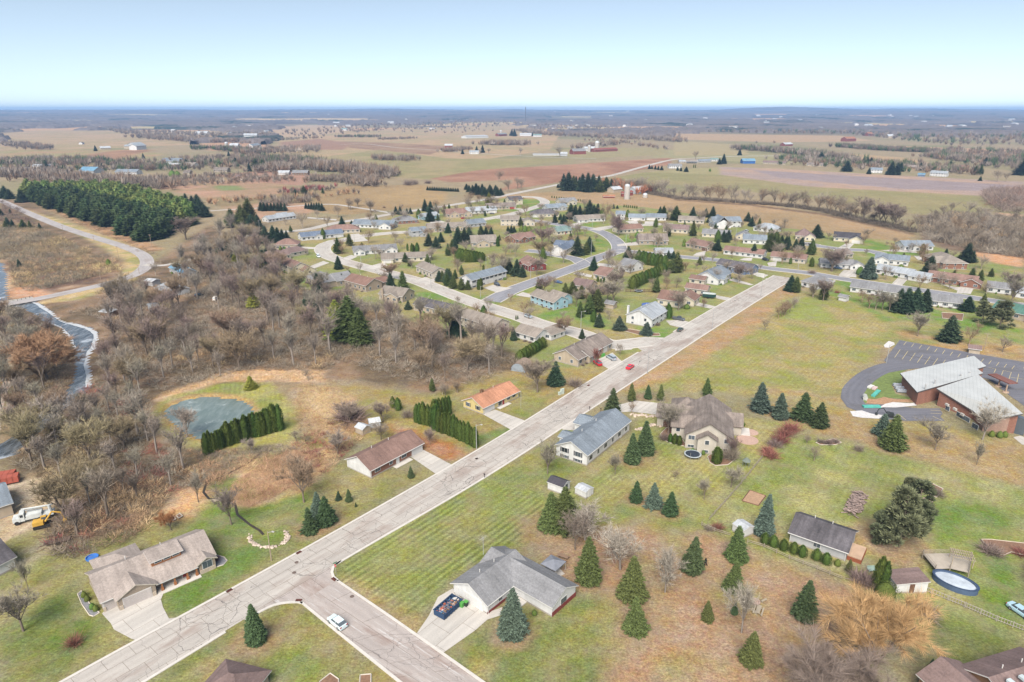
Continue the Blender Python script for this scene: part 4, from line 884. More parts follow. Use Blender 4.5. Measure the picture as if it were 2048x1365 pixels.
TL('dark', c6_, [(305,435,380,'shrub'),(430,400,375,'shrub'),(690,480,440,'shrub',.8),(760,420,340,'fir',1.4),(760,255,175),(865,265,190),(920,270,172),(885,310,265,'dark'),(1210,300,222),(1240,340,260),(1010,450,370),(1050,450,365),(1030,470,390),(960,540,440),(1255,590,480),(1170,430,385),(1390,540,390,'olive',1.1),(1430,540,380,'olive',1.1),(1480,520,410),(1520,530,420),(1540,500,420),(1600,540,440),(1640,530,430),(1730,570,440,'fir'),(1770,430,322),(1660,590,540,'bare_red',1.4),(1735,665,610),
   (1560,870,740,'dark',1.1),(1600,880,750,'fir',1.2),(1740,920,815,'bare_red',1.0),(1830,940,790,'fir'),(560,600,535),(600,610,540),(625,715,545,'fir',1.2),(590,720,600,'fir',1.2),(655,700,600,'fir'),(565,1095,975,'arbor',1.4),(710,1015,975,'shrub',1.6),(685,505,470,'shrub')], group=G2)
TL('dark', c7_, [(150,480,360,'dark',1.3),(10,590,480),(100,640,500,'fir'),(105,750,665,'arbor',1.6),(1115,640,542,'arbor',1.5),(620,855,655,'blue',1.1),(545,820,745,'shrub',1.2),(1170,825,645,'dark',1.2),(1510,705,525,'dark',1.1),(1575,705,600,'dark'),(1335,640,580),(1565,870,755,'fir'),(1640,885,770,'fir'),(1745,840,760,'fir',1.2),(920,770,725,'shrub',1.6),(900,1155,945),(970,1170,940,'dark',1.0),(1050,1160,950),(1130,1150,950,'dark',1.1),(1530,1150,1020,'dark',1.3)], group=G2)
TL('dark', cI_, [(660,245,70),(720,250,60),(790,245,75),(1000,490,285,'dark',1.1),(1145,250,135,'dark',1.3),(1270,345,170,'pine',1.3),(1410,385,165,'pine',1.3)], group=G2)
# bare garden trees
G3 = 'bare garden trees'
TL('bare', c4_, [(840,360,200,'bare_pale',1.3),(700,330,260,'bare',.8),(960,280,190,'bare_mauve',1.3),(1130,270,150,'bare_mauve',1.2),(1230,205,100,'bare_brown',1.4),(1290,180,85,'bare',.6),(1395,225,95,'bare_orange',1.0),(1650,210,150,'bare_mauve'),(1380,480,340,'bare_mauve'),(1440,610,480,'bare'),(1165,570,470,'bare_pale',1.0),(1310,725,625,'bare_pale',1.2),(870,580,510,'bare',1.2),(1490,620,500,'bare_mauve'),(1210,720,660,'bare_pale'),(1570,730,690,'bare'),(800,860,700,'bare',1.2),(1000,880,690,'bare',1.2),(1510,190,165,'bush'),(1810,300,220),(1600,480,370,'bare_mauve'),(1900,600,490,'bare_mauve',1.2),(1695,440,360,'bare_mauve',1.3),(360,400,300,'bare_orange'),(230,330,240,'bare_orange',1.2),(1440,250,190),(1700,230,180)], group=G3)
TL('bare', c5_, [(360,160,40,'bare',1.4),(100,390,290,'bare_mauve',1.2),(580,200,125,'bare'),(960,200,150,'bare_mauve',1.4),(430,260,215),(350,340,250,'bare_tall',1.5),(960,500,330,'bare_mauve',1.3),(1010,470,330,'bare_mauve',1.3),(1135,640,490,'bare_pale',1.1),(1030,600,480,'bare',1.2),(1270,400,350,'bare_mauve',1.4),(1540,370,185,'bare_tall',1.3),(1480,290,130,'bare_mauve',1.2),(1500,670,510,'bare_pale'),(1570,740,600,'bare_mauve',.9),(980,665,585,'bare_red',1.4),(700,960,880,'bare_red',1.5),(1025,810,740,'bare',1.2),(270,980,905,'bare_pale',1.2),(520,1040,900,'bare_pale',1.2),(1240,1000,840,'bare',.9),(1540,980,760,'bare',1.3),(850,1100,970,'bare_mauve',1.6),(1130,1106,1020,'bare_mauve',1.4),(1510,1106,1000,'bare'),(50,620,490,'bare'),(560,660,520,'bare_mauve',1.5),(640,680,530,'bare_mauve',1.3),(740,590,460,'bare_brown',1.3),(700,560,450,'bare_pale',1.2),(210,440,390,'bare_brown',1.4),(1640,600,560,'bare'),(1320,960,850,'bare'),(1680,730,620,'bare_tall',2),(1970,800,680,'bare_mauve'),(1610,800,640,'bare',.7)], group=G3)
TL('bare', c6_, [(150,420,220,'bare_tall',1.6),(1350,410,320,'bare_pale',1.3),(1420,340,260,'bare_mauve',1.3),(1510,360,260,'bare_mauve',1.3),(1265,330,220,'bare_mauve',1.2),(1470,445,375,'bare_red'),(620,290,170,'olive',1.2),(590,280,165,'bare_mauve',1.4),(760,550,430,'bare_mauve',1.5),(920,640,530,'bare_mauve',1.3),(1080,600,510,'bare',1.1),(700,710,600,'bare'),(850,730,650,'bare'),(790,690,620,'bare'),(1140,790,630,'bare_mauve',1.2),(1245,770,660,'bare',1),(1310,700,640,'bare_mauve',1.2),(1490,650,500,'bare_mauve',1.1),(1900,710,510,'bare_mauve',1.3),(640,1030,860,'bare_mauve',1.3),(850,1000,930,'bare_mauve',1.2),(540,790,690,'bare_pale',.9),(120,880,680,'bare_mauve',1.2),(100,700,570,'bare_pale'),(330,700,610,'bare_mauve'),(480,620,500,'bare_mauve',1.2),(850,640,560),(900,540,440),(1110,500,420,'bare_mauve'),(750,1090,720,'bare',.001)][:-1], group=G3)
for x, y in ((1460,1095),(1490,1080),(1520,1062),(1555,1045),(1585,1010),(1510,1070)): TL('bare', c6_, [(x, y, y-125, 'bare_mauve', 1.1)], group='row of bare trees in the meadow')
TL('bare', c7_, [(600,500,365,'bare_mauve',.9),(260,495,415,'bare_red',1.0),(790,560,505,'bare_red',1.0),(870,550,470,'bare_mauve',1.2),(285,790,560,'bare_mauve',1.2),(780,870,720,'bare_pale',1.4),(600,650,575,'bare_pale'),(1090,960,800,'bare_mauve',1.2),(1420,820,760,'bare'),(1930,1090,840,'bare',1.1),(630,1130,960,'bare_mauve',1.0),(690,1140,960,'bare'),(750,1150,950,'bare'),(815,1160,970,'bare'),(565,1080,940,'bare_pale',.8),(120,1030,850,'bare_red'),(210,1060,840,'bare_mauve',1),(110,810,760,'bush_mauve',1.3),(1700,1000,870,'bare_mauve'),(340,990,950,'bush_red')], group=G3)
TL('bare', cH_, [(1145,500,390,'bare_pale',1.0),(640,310,220,'bare_red',1.2),(930,110,0,'bare_mauve',1.0)], group=G3)
# scattered farm-side trees beyond
TL('bare', c2_, [(50,640,565,'bare_brown',1.5),(105,625,565,'bare',.9),(180,660,570,'bare_orange',1.4),(930,480,400,'bare_mauve',1.2),(985,540,450,'bare_mauve',1.4),(1040,520,435,'bare_mauve',1.1),(1060,530,450,'bare_mauve',1.2),(1055,325,270,'bare',1.1),(1285,335,260,'bare_mauve',1.2),(280,370,310,'bare_mauve',1.2),(340,370,320,'bare_mauve',1.6),(380,365,330,'bare_mauve',1.4),(870,315,275,'bare'),(820,315,280,'bare'),(400,500,450,'bush_mauve',1.3),(440,495,455,'bush_mauve'),(515,490,460,'bush_mauve',1.4)], group='lone trees out in the fields')
TL('dark', c3_, [(1010,420,355,'dark',1.3),(1140,435,395),(1265,440,360,'dark',1.1),(1300,440,365),(1325,420,365),(265,378,340,'dark',1.2),(290,375,315),(383,325,288,'dark',1.2),(860,355,305,'dark',1.4),(1790,475,445),(1440,412,365),(1105,385,335),(1130,385,335),(1150,385,335),(1820,385,335,'dark',1.3),(2035,440,350,'dark',1.5),(1760,440,380,'fir'),(1790,440,375,'fir'),(210,420,402,'shrub'),(115,398,378,'arbor'),(125,398,378,'arbor')], group='spruces around the far houses')
TL('bare', c3_, [(125,350,292,'bare_mauve',1.4),(585,265,233,'bare_mauve'),(1060,385,305,'bare_mauve',1.2),(1890,480,400,'bare_mauve'),(1940,480,415,'bare_mauve'),(480,265,235)], group='lone trees out in the fields')
# --- more bare garden trees between the houses
def clear_of_roads(x, y, d): return all(np.min(np.hypot(l_[:,0]-x, l_[:,1]-y)) > d for l_ in ROADLN)
gs = np.random.default_rng(77); wS = np.array([P(*q) for q in [(640,455),(900,415),(1020,400),(1290,425),(1560,462),(1850,500),(2048,560),(2048,640),(1800,560),(1560,530),(1290,650),(1100,640),(980,650),(830,620),(690,570),(600,510)]])
cnt_ = 0
while cnt_ < 150:
    p = gs.uniform(wS.min(0), wS.max(0))
    if pip(np.array([p[0]]), np.array([p[1]]), wS)[0] and clear_of_roads(p[0], p[1], 8) and not any(hypot(p[0]-t[2], p[1]-t[3]) < 6 for t in TREES):
        tree_at(['bare', 'bare_mauve', 'bare_mauve', 'bare_brown', 'bare_pale'][int(gs.integers(0, 5))], p[0], p[1], gs.uniform(6, 13), gs.uniform(1.0, 1.4), 'bare garden trees'); cnt_ += 1
# --- individual woodland trees
def inpoly(poly):
    w = np.array([P(*q) for q in poly]); return w
def scatter_in(poly, n, mind, avoid=(), seed=1, tries=40):
    w = np.array([P(*q) for q in poly]); g = np.random.default_rng(seed); out = []
    av = [np.array([P(*q) for q in a]) for a in avoid]
    lo, hi = w.min(0), w.max(0); grid = {}
    for _ in range(n*tries):
        if len(out) >= n: break
        p = g.uniform(lo, hi); a = np.array([p[0]]), np.array([p[1]])
        if not pip(*a, w)[0] or any(pip(*a, q)[0] for q in av): continue
        k = (int(p[0]//mind), int(p[1]//mind))
        if any(hypot(p[0]-q[0], p[1]-q[1]) < mind for i in (-1,0,1) for j in (-1,0,1) for q in grid.get((k[0]+i, k[1]+j), ())): continue
        grid.setdefault(k, []).append(p); out.append(p)
    return out
ROADAV = [cA_(-10,915),cA_(300,870),cA_(600,795),cA_(900,725),cA_(1130,665),cA_(1200,600),cA_(1290,610),cA_(1300,700),cA_(1000,860),cA_(600,930),cA_(300,1000),cA_(-10,1060)]
RV2 = [(-30,520),(20,520),(30,590),(66,590),(110,620),(200,645),(210,690),(190,760),(110,850),(30,920),(-30,940),(-30,890),(50,845),(140,770),(140,700),(60,630),(0,630)]
RVT = [(100,690),(215,680),(220,800),(150,850),(90,850)]
RUIN = [(300,565),(370,562),(375,610),(290,600)]
W1 = [(130,640),(170,618),(270,600),(345,562),(430,480),(500,470),(560,545),(640,600),(700,595),(810,640),(900,665),(1000,700),(1085,740),(1020,745),(940,770),(860,770),(800,760),(700,725),(650,740),(480,745),(320,785),(225,740),(215,690),(225,650),(150,620)]
W2 = [(0,650),(90,660),(140,720),(215,735),(295,800),(305,880),(360,935),(420,960),(300,1000),(270,1040),(170,1085),(130,1060),(120,1000),(70,945),(0,920)]
HOUSEAV = [[(820,600),(1020,640),(1110,670),(1100,700),(1000,690),(900,655),(815,632)]]
wl = 'bare trees of the creekside wood'
for i, p in enumerate(scatter_in(W1, 175, 6.2, [RV2, RVT, ROADAV, RUIN]+HOUSEAV, 5)):
    tree_at(R.choice(['bare_wood', 'bare_woodm', 'bare_woodm', 'bare_wood', 'bare_brown']), p[0], p[1], R.uniform(11, 20), R.uniform(.85, 1.1), wl, 'bare grey-brown tree in the dense wood between pond and houses')
for i, p in enumerate(scatter_in(W2, 75, 6.2, [RV2, RVT], 6)):
    tree_at(R.choice(['bare_wood', 'bare_wood', 'bare_woodm', 'bare_brown']), p[0], p[1], R.uniform(8, 16), R.uniform(.9, 1.25), 'bare trees below the river bend', 'bare tree in the thicket between river and contractor yard')
W3 = [(1850,440),(1900,425),(2060,440),(2060,520),(1960,505),(1900,490),(1850,480)]
for p in scatter_in(W3, 40, 8, [], 8): tree_at(R.choice(['bare_woodm', 'bare_mauve']), p[0], p[1], R.uniform(10, 16), 1.35, 'bare trees of the eastern copse', 'bare mauve-brown tree in the eastern copse')
TLN = [(1240,376),(1290,385),(1350,397),(1420,402),(1500,408),(1560,412),(1640,423),(1700,437),(1760,450),(1830,465)]
tl = smooth_line([P(*q) for q in TLN], 6)
for p in tl: tree_at(R.choice(['bare_woodm', 'bare_mauve', 'bare_woodm', 'bare']), p[0]+R.uniform(-3, 3), p[1]+R.uniform(-3, 3), R.uniform(10, 22), 1.15, 'hedgerow trees between the fields', 'bare tree in the long hedgerow between the two fields')
TL('bare', I_, [(95,760,640,'bare_orange',1.0),(240,610,570,'bare_orange',1.3),(372,480,430,'bare_mauve',1.5),(600,480,0)][:-1])
TL('bare', cB_, [(520,980,560,'bare_pale',1.0),(845,860,590,'bare_wood'),(1100,490,200,'bare_wood'),(300,1090,770,'bare_wood',1.2),(1600,1000,740,'bare',1.1),(500,1090,700,'bare_wood'),(95,560,400,'bare',1.2)])
TL('yellow', I_, [(502,778,752,'yellow',1.5),(700,680,592,'olive',1.3),(675,670,600,'yellow',1.1),(722,690,615,'olive',.9)])
TL('dark', cF_, [(460,300,100,'dark',1.0),(930,330,220,'dark',.8),(265,750,650,'fir',1.0),(370,790,690,'bare_mauve',1.4),(470,760,650,'bare_mauve',1.3)])
TL('dark', cD_, [(1580,800,710,'cedar',1.0),(1625,820,720,'cedar',1.2),(1900,660,560,'fir'),(2010,700,590,'bare_mauve',1.4),(1230,930,760,'bare_mauve',1.6),(1500,920,750,'bare_mauve',1.2),(1130,1180,980,'bare',1.2),(890,580,470,'bare'),(430,1180,1020,'bare_pale',1.0),(800,1300,1180,'bare_mauve',1.4),(790,1080,960,'bare'),(1700,880,790,'bush_mauve'),(1870,1070,970,'bare',.9)])
for i in range(8): TL('cedar', cF_, [(985+i*26, 500-i*16, 410-i*15)], w=1.6, group='cedar hedge beside the low ranch')
TL('dark', c1_, [(30,575,500,'dark',1.4),(60,580,520,'dark',1.4),(130,600,520,'dark',1.2),(1200,685,610,'dark',1.5),(1130,640,560,'dark',1.4),(1160,640,550,'dark',1.4),(1090,620,545),(680,390,352),(580,410,370),(600,410,368),(560,300,265),(1010,450,412,'shrub',1.5),(1040,450,415,'shrub',1.4),(270,405,350,'olive'),(840,345,312),(870,395,360),(900,395,360),(1380,390,335),(1240,385,340),(1060,380,345),(1090,380,345),(1340,330,300),(1500,410,340,'fir',1.5),(1540,410,345,'fir',1.3),(1460,420,370),(1730,565,520),(1890,550,510,'fir'),(1780,550,500,'fir',1.5),(1410,730,690)], group='spruces of the northwest farmsteads')
TL('dark', cA_, [(70,310,230,'dark',.9),(110,320,250),(340,330,280),(200,330,250,'fir',1.4),(260,330,260,'fir'),(50,330,260,'fir'),(10,220,150),(170,660,590),(930,650,590,'shrub'),(90,200,160),(1330,730,600,'bare',1.5),(1100,980,780,'bare_mauve',1.1)], group='spruces on the wet ground above the bridge')
# --- thickets, hedgerow brush, far woods: ONE uncountable mass each
def merge(name, arrs, pts, hs, ws, cols, mat, label, cat):
    VV = []; TT = []; CC = []; off = 0; g = np.random.default_rng(len(pts))
    ch = g.integers(0, len(arrs), len(pts)); rz = g.uniform(0, 2*pi, len(pts)); pts = np.array(pts)
    for k, (V, Tt) in enumerate(arrs):
        s = np.where(ch == k)[0]
        if not len(s): continue
        c, n = np.cos(rz[s]), np.sin(rz[s]); x = V[:, 0]; y = V[:, 1]
        A = np.empty((len(s), len(V), 3), np.float32)
        A[:, :, 0] = (x[None]*c[:, None]-y[None]*n[:, None])*ws[s][:, None]+pts[s, 0][:, None]
        A[:, :, 1] = (x[None]*n[:, None]+y[None]*c[:, None])*ws[s][:, None]+pts[s, 1][:, None]
        A[:, :, 2] = V[None, :, 2]*hs[s][:, None]+(pts[s, 2][:, None] if pts.shape[1] > 2 else 0)
        VV.append(A.reshape(-1, 3)); TT.append((Tt[None]+(np.arange(len(s))*len(V))[:, None, None]).reshape(-1, 3)+off); off += len(s)*len(V)
        CC.append(np.repeat(cols[s], len(V), 0))
    me = trimesh(name, np.concatenate(VV), np.concatenate(TT), mat, np.concatenate(CC)); return tag(obj(name, me), label, cat, None, 'stuff')
M_ST = foliage('thicket_twigs', (.2, .2, .2), var=.3, attr=True)
PAL = {'mauve': alb(144, 131, 116), 'grey': alb(164, 152, 138), 'brown': alb(150, 128, 106), 'red': alb(160, 96, 92), 'straw': alb(218, 188, 146), 'tan': alb(190, 158, 124), 'orange': alb(190, 134, 98), 'dark': alb(130, 116, 102), 'green': alb(90, 108, 72)}
bushes = [bush_arr(600+i, 46, .016, .8) for i in range(5)]
def thicket(name, poly, n, mind, hr, pal, label, avoid=(), seed=1, wr=(1.0, 1.5), sc_=12, arrs=None, cat='undergrowth'):
    pts = scatter_in(poly, n, mind, avoid, seed, 12)
    pts = np.array(pts); g = np.random.default_rng(seed)
    h = g.uniform(hr[0], hr[1], len(pts)); ks = list(pal.items())
    f = fbm(pts[:, 0], pts[:, 1], sc_, seed+5)*.5+.5+g.normal(0, .1, len(pts)); cum = np.cumsum([v for _, v in ks]); cum = cum/cum[-1]
    i = np.searchsorted(cum, np.clip(f*1.3-.15, 0, .999)); C_ = np.array([PAL[k] for k, _ in ks])[np.clip(i, 0, len(ks)-1)]
    C_ = C_*g.uniform(.8, 1.2, (len(pts), 1))
    return merge(name, arrs or bushes, pts, h, h*g.uniform(*wr, len(pts)), C_, M_ST, label, cat)
AV = [RV2, ROADAV, RUIN]+HOUSEAV
thicket('undergrowth', W1, 4300, 1.4, (1.2, 3.6), {'straw': .5, 'tan': 1.2, 'brown': 2, 'mauve': 2.6, 'grey': 3, 'dark': 1}, 'tangled grey-brown undergrowth filling the creekside wood', AV, 11)
thicket('undergrowth', W2, 2700, 1.45, (.9, 2.9), {'straw': .6, 'tan': 1.5, 'brown': 2, 'grey': 1.5, 'mauve': 2.4, 'red': 2.2}, 'brown and dark red thicket below the river bend', [RV2], 12)
thicket('undergrowth', [(90,1075),(130,1030),(180,1000),(270,940),(330,930),(330,1000),(290,1060),(240,1090),(150,1118),(110,1105)], 700, 1.3, (1.2, 3.4), {'straw': 1.2, 'tan': 1, 'brown': 1.5, 'mauve': 2, 'red': 1.4}, 'red and tan thicket behind the craftsman house', [], 13)
thicket('undergrowth', [(0,450),(60,450),(130,480),(240,535),(235,585),(100,600),(0,560)], 1500, 2.2, (2, 4.5), {'straw': .8, 'tan': 1, 'brown': 2, 'mauve': 3}, 'mauve-brown alder scrub inside the road bend', [RV2, ROADAV], 14, sc_=25)
thicket('undergrowth', [(0,400),(40,420),(70,450),(0,445)], 160, 3, (2, 4.5), {'brown': 2, 'mauve': 3}, 'scrub at the left edge above the bend', [], 15)
thicket('undergrowth', W3, 900, 3.0, (3, 7), {'brown': 1.4, 'mauve': 3, 'grey': 1.5, 'tan': .4}, 'dense mauve brush of the eastern copse', [], 16, sc_=20)
thicket('undergrowth', [(1965,382),(2060,378),(2060,425),(2000,425),(1970,405)], 260, 5, (5, 12), {'brown': 1.4, 'mauve': 3, 'dark': 1}, 'brown copse at the right edge of the big field', [], 17)
thicket('reeds', [(455,1010),(465,970),(520,930),(575,905),(630,905),(640,930),(600,965),(540,1000),(500,1015)], 4200, .5, (.8, 1.7), {'straw': 3, 'tan': 1}, 'pale straw-coloured reed bed left of the ranch', [], 18, wr=(.5, .8), cat='reeds')
thicket('reeds', [(600,770),(660,775),(700,800),(660,850),(600,870),(590,820)], 1500, .8, (.6, 1.5), {'straw': 2, 'tan': 2, 'brown': .6}, 'tangled straw reeds right of the pond', [], 19, wr=(.6, .9), cat='reeds')
thicket('reeds', [(300,800),(330,785),(460,745),(640,745),(650,762),(540,762),(450,762),(320,795)], 1500, .8, (.5, 1.3), {'straw': 3, 'tan': 1}, 'pale dry reeds behind the pond', [], 20, wr=(.6, .9), cat='reeds')
thicket('undergrowth', [(600,880),(700,830),(750,850),(680,920),(600,990),(520,940)], 900, 1.2, (.8, 2.4), {'straw': 2, 'tan': 1.5, 'red': .8, 'mauve': 1}, 'red and straw scrub behind the brown-roofed ranch', [], 21)
thicket('undergrowth', [(330,900),(420,905),(560,890),(600,900),(470,950),(440,975),(380,965),(350,940)], 900, 1.2, (.8, 2.4), {'straw': 1, 'tan': 2, 'mauve': 1.5, 'grey': 1}, 'grey scrub below the pond cedars', [], 22)
thicket('undergrowth', [(60,395),(100,410),(300,500),(330,515),(280,505),(170,455),(60,405)], 500, 1.8, (.8, 2.2), {'tan': 2, 'brown': 2, 'straw': 1}, 'brown bracken strip along the river road', [], 23)
thicket('undergrowth', [cA_(0,620),cA_(900,560),cA_(1000,610),cA_(800,760),cA_(300,840),cA_(50,800)], 900, 1.9, (1, 3), {'straw': 1.4, 'tan': 1, 'mauve': 2, 'red': .4}, 'reddish marsh scrub above the bridge', [RV2, ROADAV], 24)
tlb = []
gg = np.random.default_rng(5)
for p in smooth_line([P(*q) for q in TLN], 2.2): tlb += [(p[0]+gg.normal()*2.5, p[1]+gg.normal()*2.5) for _ in range(5)]
tlb = np.array(tlb); hh = gg.uniform(2.5, 6.5, len(tlb)); merge('undergrowth', bushes, tlb, hh, hh*1.2, np.array(PAL['mauve'])*gg.uniform(.6, 1.1, (len(tlb), 1)), M_ST, 'low brown brush under the long hedgerow', 'undergrowth')
# --- the bare trees that show smallest stand as one mass
bt = [t for t in TREES if t[1].startswith('bare') and t[0].name.startswith('bare_tree')]
bt.sort(key=lambda t: -t[4]/hypot(t[2], t[3])*(1.0 if t[5] else .92))
small = bt[285:]; TREES = [t for t in TREES if t not in small]
parr = [bare_arr(900+i, spread=.36, fine=.6) for i in range(3)]; parr = [(np.concatenate([a[0], b[0]]), np.concatenate([a[1], b[1]+len(a[0])])) for a, b in parr]
bp_ = np.array([(t[2], t[3]) for t in small]); bh_ = np.array([t[4] for t in small])
for t in small:
    for c_ in list(t[0].children): bpy.data.objects.remove(c_)
    bpy.data.objects.remove(t[0])
bc_ = np.array([PAL[R.choice(['mauve', 'grey', 'mauve', 'brown'])] for t in small])
merge('bare_trees', parr, bp_, bh_, bh_*1.1, bc_, M_ST, 'smallest of the bare trees scattered through woods, hedgerow and far gardens', 'trees')
# --- pine plantation: countable tops, the 300 that show largest
pl = scatter_in([(52,382),(120,372),(200,380),(330,404),(390,435),(375,452),(300,485),(180,445),(60,403)], 330, 7.0, [], 31, 60)
pl.sort(key=lambda p: p[1]); far_pl = pl[300:]
mats_ = (M_PLT, M_PL2)
def rowpine(p, near):
    pr = proto('lowspruce'); return tree_at('lowspruce', p[0], p[1], R.uniform(12.5, 15.5), R.uniform(1.4, 1.75), 'dark plantation pines along the river road', 'dark green pine packed in the plantation above the river road', flat=True)
M_L2 = [tm('crown', conifer_arr(180+s, rmax=.34, layers=11, rag=.4, dens=.8, spl=.11, spw=.04, power=.45, up=.35), M_PL2) for s in range(3)]
edge = np.array([P(*q) for q in ((60,403),(180,445),(300,485))])
for p in pl[:300]:
    dd = min(np.hypot(*(np.array(p)-(edge[0]*(1-t)+edge[2]*t))) for t in np.linspace(0, 1, 30))
    o = rowpine(p, True); o.name = 'plantation_pine'
    if dd > 42: o.data = R.choice(M_L2); o['label'] = 'lighter green pine at the back of the plantation'; o['group'] = 'light green plantation pines'
# --- far tree lines and woods
lowtree = []
for s in range(5):
    g = np.random.default_rng(700+s); V = []; Tt = []
    for i in range(34):
        az = g.uniform(0, 2*pi); e = g.uniform(.2, 1); p = np.array([0, 0, .1])+np.array([cos(az)*.12, sin(az)*.12, g.uniform(.0, .35)]); d = np.array([cos(az)*.42*(1.15-e), sin(az)*.42*(1.15-e), e*.6+.12]); sd = np.cross(d, g.normal(size=3)); sd /= np.linalg.norm(sd)
        b = len(V); w_ = .04; V += [p-sd*w_, p+sd*w_, p+d*1.05]; Tt.append((b, b+1, b+2))
    V += [np.array([-.02, 0, 0]), np.array([.02, 0, 0]), np.array([0, 0, .8])]; Tt.append((len(V)-3, len(V)-2, len(V)-1)); lowtree.append((np.array(V), np.array(Tt)))
FT = []; FH = []; FC = []
def band(pts, n, wid, hr, palk, f=I_):
    w = smooth_line([P(*f(*q)) for q in pts], 20); g = np.random.default_rng(n)
    for _ in range(n):
        p = w[g.integers(0, len(w))]+g.normal(size=2)*wid+g.uniform(-10, 10, 2); FT.append((p[0], p[1], gheight(p[0], p[1]))); FH.append(g.uniform(*hr)); FC.append(np.array(PAL[palk[g.integers(0, len(palk))]])*g.uniform(.8, 1.15))
MG = ['mauve', 'grey', 'mauve', 'brown']
band([(640,340),(700,345),(760,352)], 260, 9, (10, 18), MG); band([(540,345),(640,335),(700,340)], 200, 10, (9, 16), MG); band([(330,375),(260,370),(150,362),(60,352),(0,352)], 460, 14, (8, 14), MG)
band([(520,330),(560,325),(620,330)], 160, 12, (10, 18), ['green', 'mauve', 'dark']); band([(640,362),(720,365),(735,372)], 140, 7, (8, 12), MG); band([(590,385),(640,380)], 60, 8, (4, 7), ['red', 'mauve'])
band([(20,290),(90,300)], 90, 14, (10, 16), MG); band([(280,275),(400,285),(500,285)], 220, 18, (10, 18), MG); band([(1040,262),(1100,270),(1200,275),(1340,283),(1360,285)], 260, 12, (10, 18), MG)
band([(980,290),(1040,290)], 160, 18, (10, 16), MG); band([(890,305),(930,300)], 60, 10, (7, 12), MG); band([(760,320),(815,322)], 70, 8, (6, 14), MG); band([(680,275),(750,275)], 80, 10, (8, 12), ['green', 'dark', 'mauve']); band([(765,280),(820,278)], 70, 9, (6, 10), MG)
band([(1150,300),(1230,290)], 60, 10, (10, 16), MG); band([(1480,300),(1560,305),(1640,315),(1690,320)], 300, 10, (10, 16), ['green', 'mauve', 'grey', 'dark']); band([(1690,295),(1780,302),(1860,305)], 330, 12, (9, 13), ['green', 'dark', 'mauve'])
band([(1560,320),(1700,330),(1800,335),(1900,345)], 160, 9, (8, 14), ['mauve', 'green', 'grey']); band([(1860,315),(1960,325),(2048,330)], 160, 12, (9, 15), MG+['green']); band([(1290,388),(1250,378),(1220,372)], 60, 5, (7, 12), ['brown', 'mauve', 'orange'])
band([(0,330),(50,325),(110,330),(180,325)], 220, 14, (8, 14), MG+['green']); band([(230,330),(300,340),(370,330),(450,330),(520,320)], 260, 14, (7, 12), MG+['green']); band([(395,300),(440,300),(520,310)], 120, 10, (9, 15), ['green', 'dark', 'mauve'])
band([(430,408),(520,400),(640,395),(690,390)], 70, 4, (3, 8), ['mauve', 'tan']); band([(1330,300),(1240,285),(1180,282)], 60, 8, (6, 12), MG); band([(470,290),(560,282),(640,277)], 60, 7, (6, 12), MG); band([(700,365),(760,358),(780,350)], 60, 6, (6, 12), MG)
band([(1700,372),(1900,378),(2000,385)], 0, 1, (1, 2), MG); band([(560,410),(610,405)], 40, 5, (5, 9), MG)
def area(poly, n, mind, hr, palk, seed):
    g = np.random.default_rng(seed)
    for p in scatter_in(poly, n, mind, [], seed, 15): FT.append((p[0], p[1], gheight(p[0], p[1]))); FH.append(g.uniform(*hr)); FC.append(np.array(PAL[palk[g.integers(0, len(palk))]])*g.uniform(.75, 1.15))
area([(0,322),(120,318),(300,325),(480,312),(560,318),(560,335),(430,342),(240,345),(0,350)], 420, 9, (6, 14), MG+['green', 'dark'], 41)
area([(60,355),(260,362),(420,352),(560,352),(600,365),(500,368),(300,378),(60,365)], 330, 8, (4, 10), MG, 42)
area([(460,300),(640,296),(640,306),(470,312)], 140, 12, (8, 15), MG, 43); area([(210,262),(440,268),(540,268),(540,280),(420,284),(260,272)], 300, 24, (10, 18), MG, 44)
area([(540,268),(700,252),(860,246),(1000,242),(1060,252),(980,256),(760,262),(600,280)], 420, 26, (10, 18), MG+['dark'], 45); area([(1060,250),(1360,262),(1360,284),(1200,280),(1040,268)], 420, 24, (10, 18), MG+['dark'], 46)
area([(1340,262),(2048,268),(2048,292),(1900,292),(1700,270),(1480,268)], 700, 30, (10, 18), MG+['dark', 'green'], 47); area([(1560,318),(1900,330),(1980,352),(1780,345),(1560,330)], 150, 12, (7, 14), MG+['green'], 48)
area([(680,250),(900,252),(1000,262),(900,268),(700,264)], 100, 30, (8, 14), MG, 49); area([(1900,300),(2048,305),(2048,345),(1960,335),(1860,318)], 260, 14, (8, 15), MG+['green', 'dark'], 50)
FT = np.array(FT); FH = np.array(FH); merge('distant_trees', lowtree, FT, FH, FH*np.random.default_rng(1).uniform(.9, 1.5, len(FT)), np.array(FC), M_ST, 'distant bare tree lines between the farm fields', 'tree line')
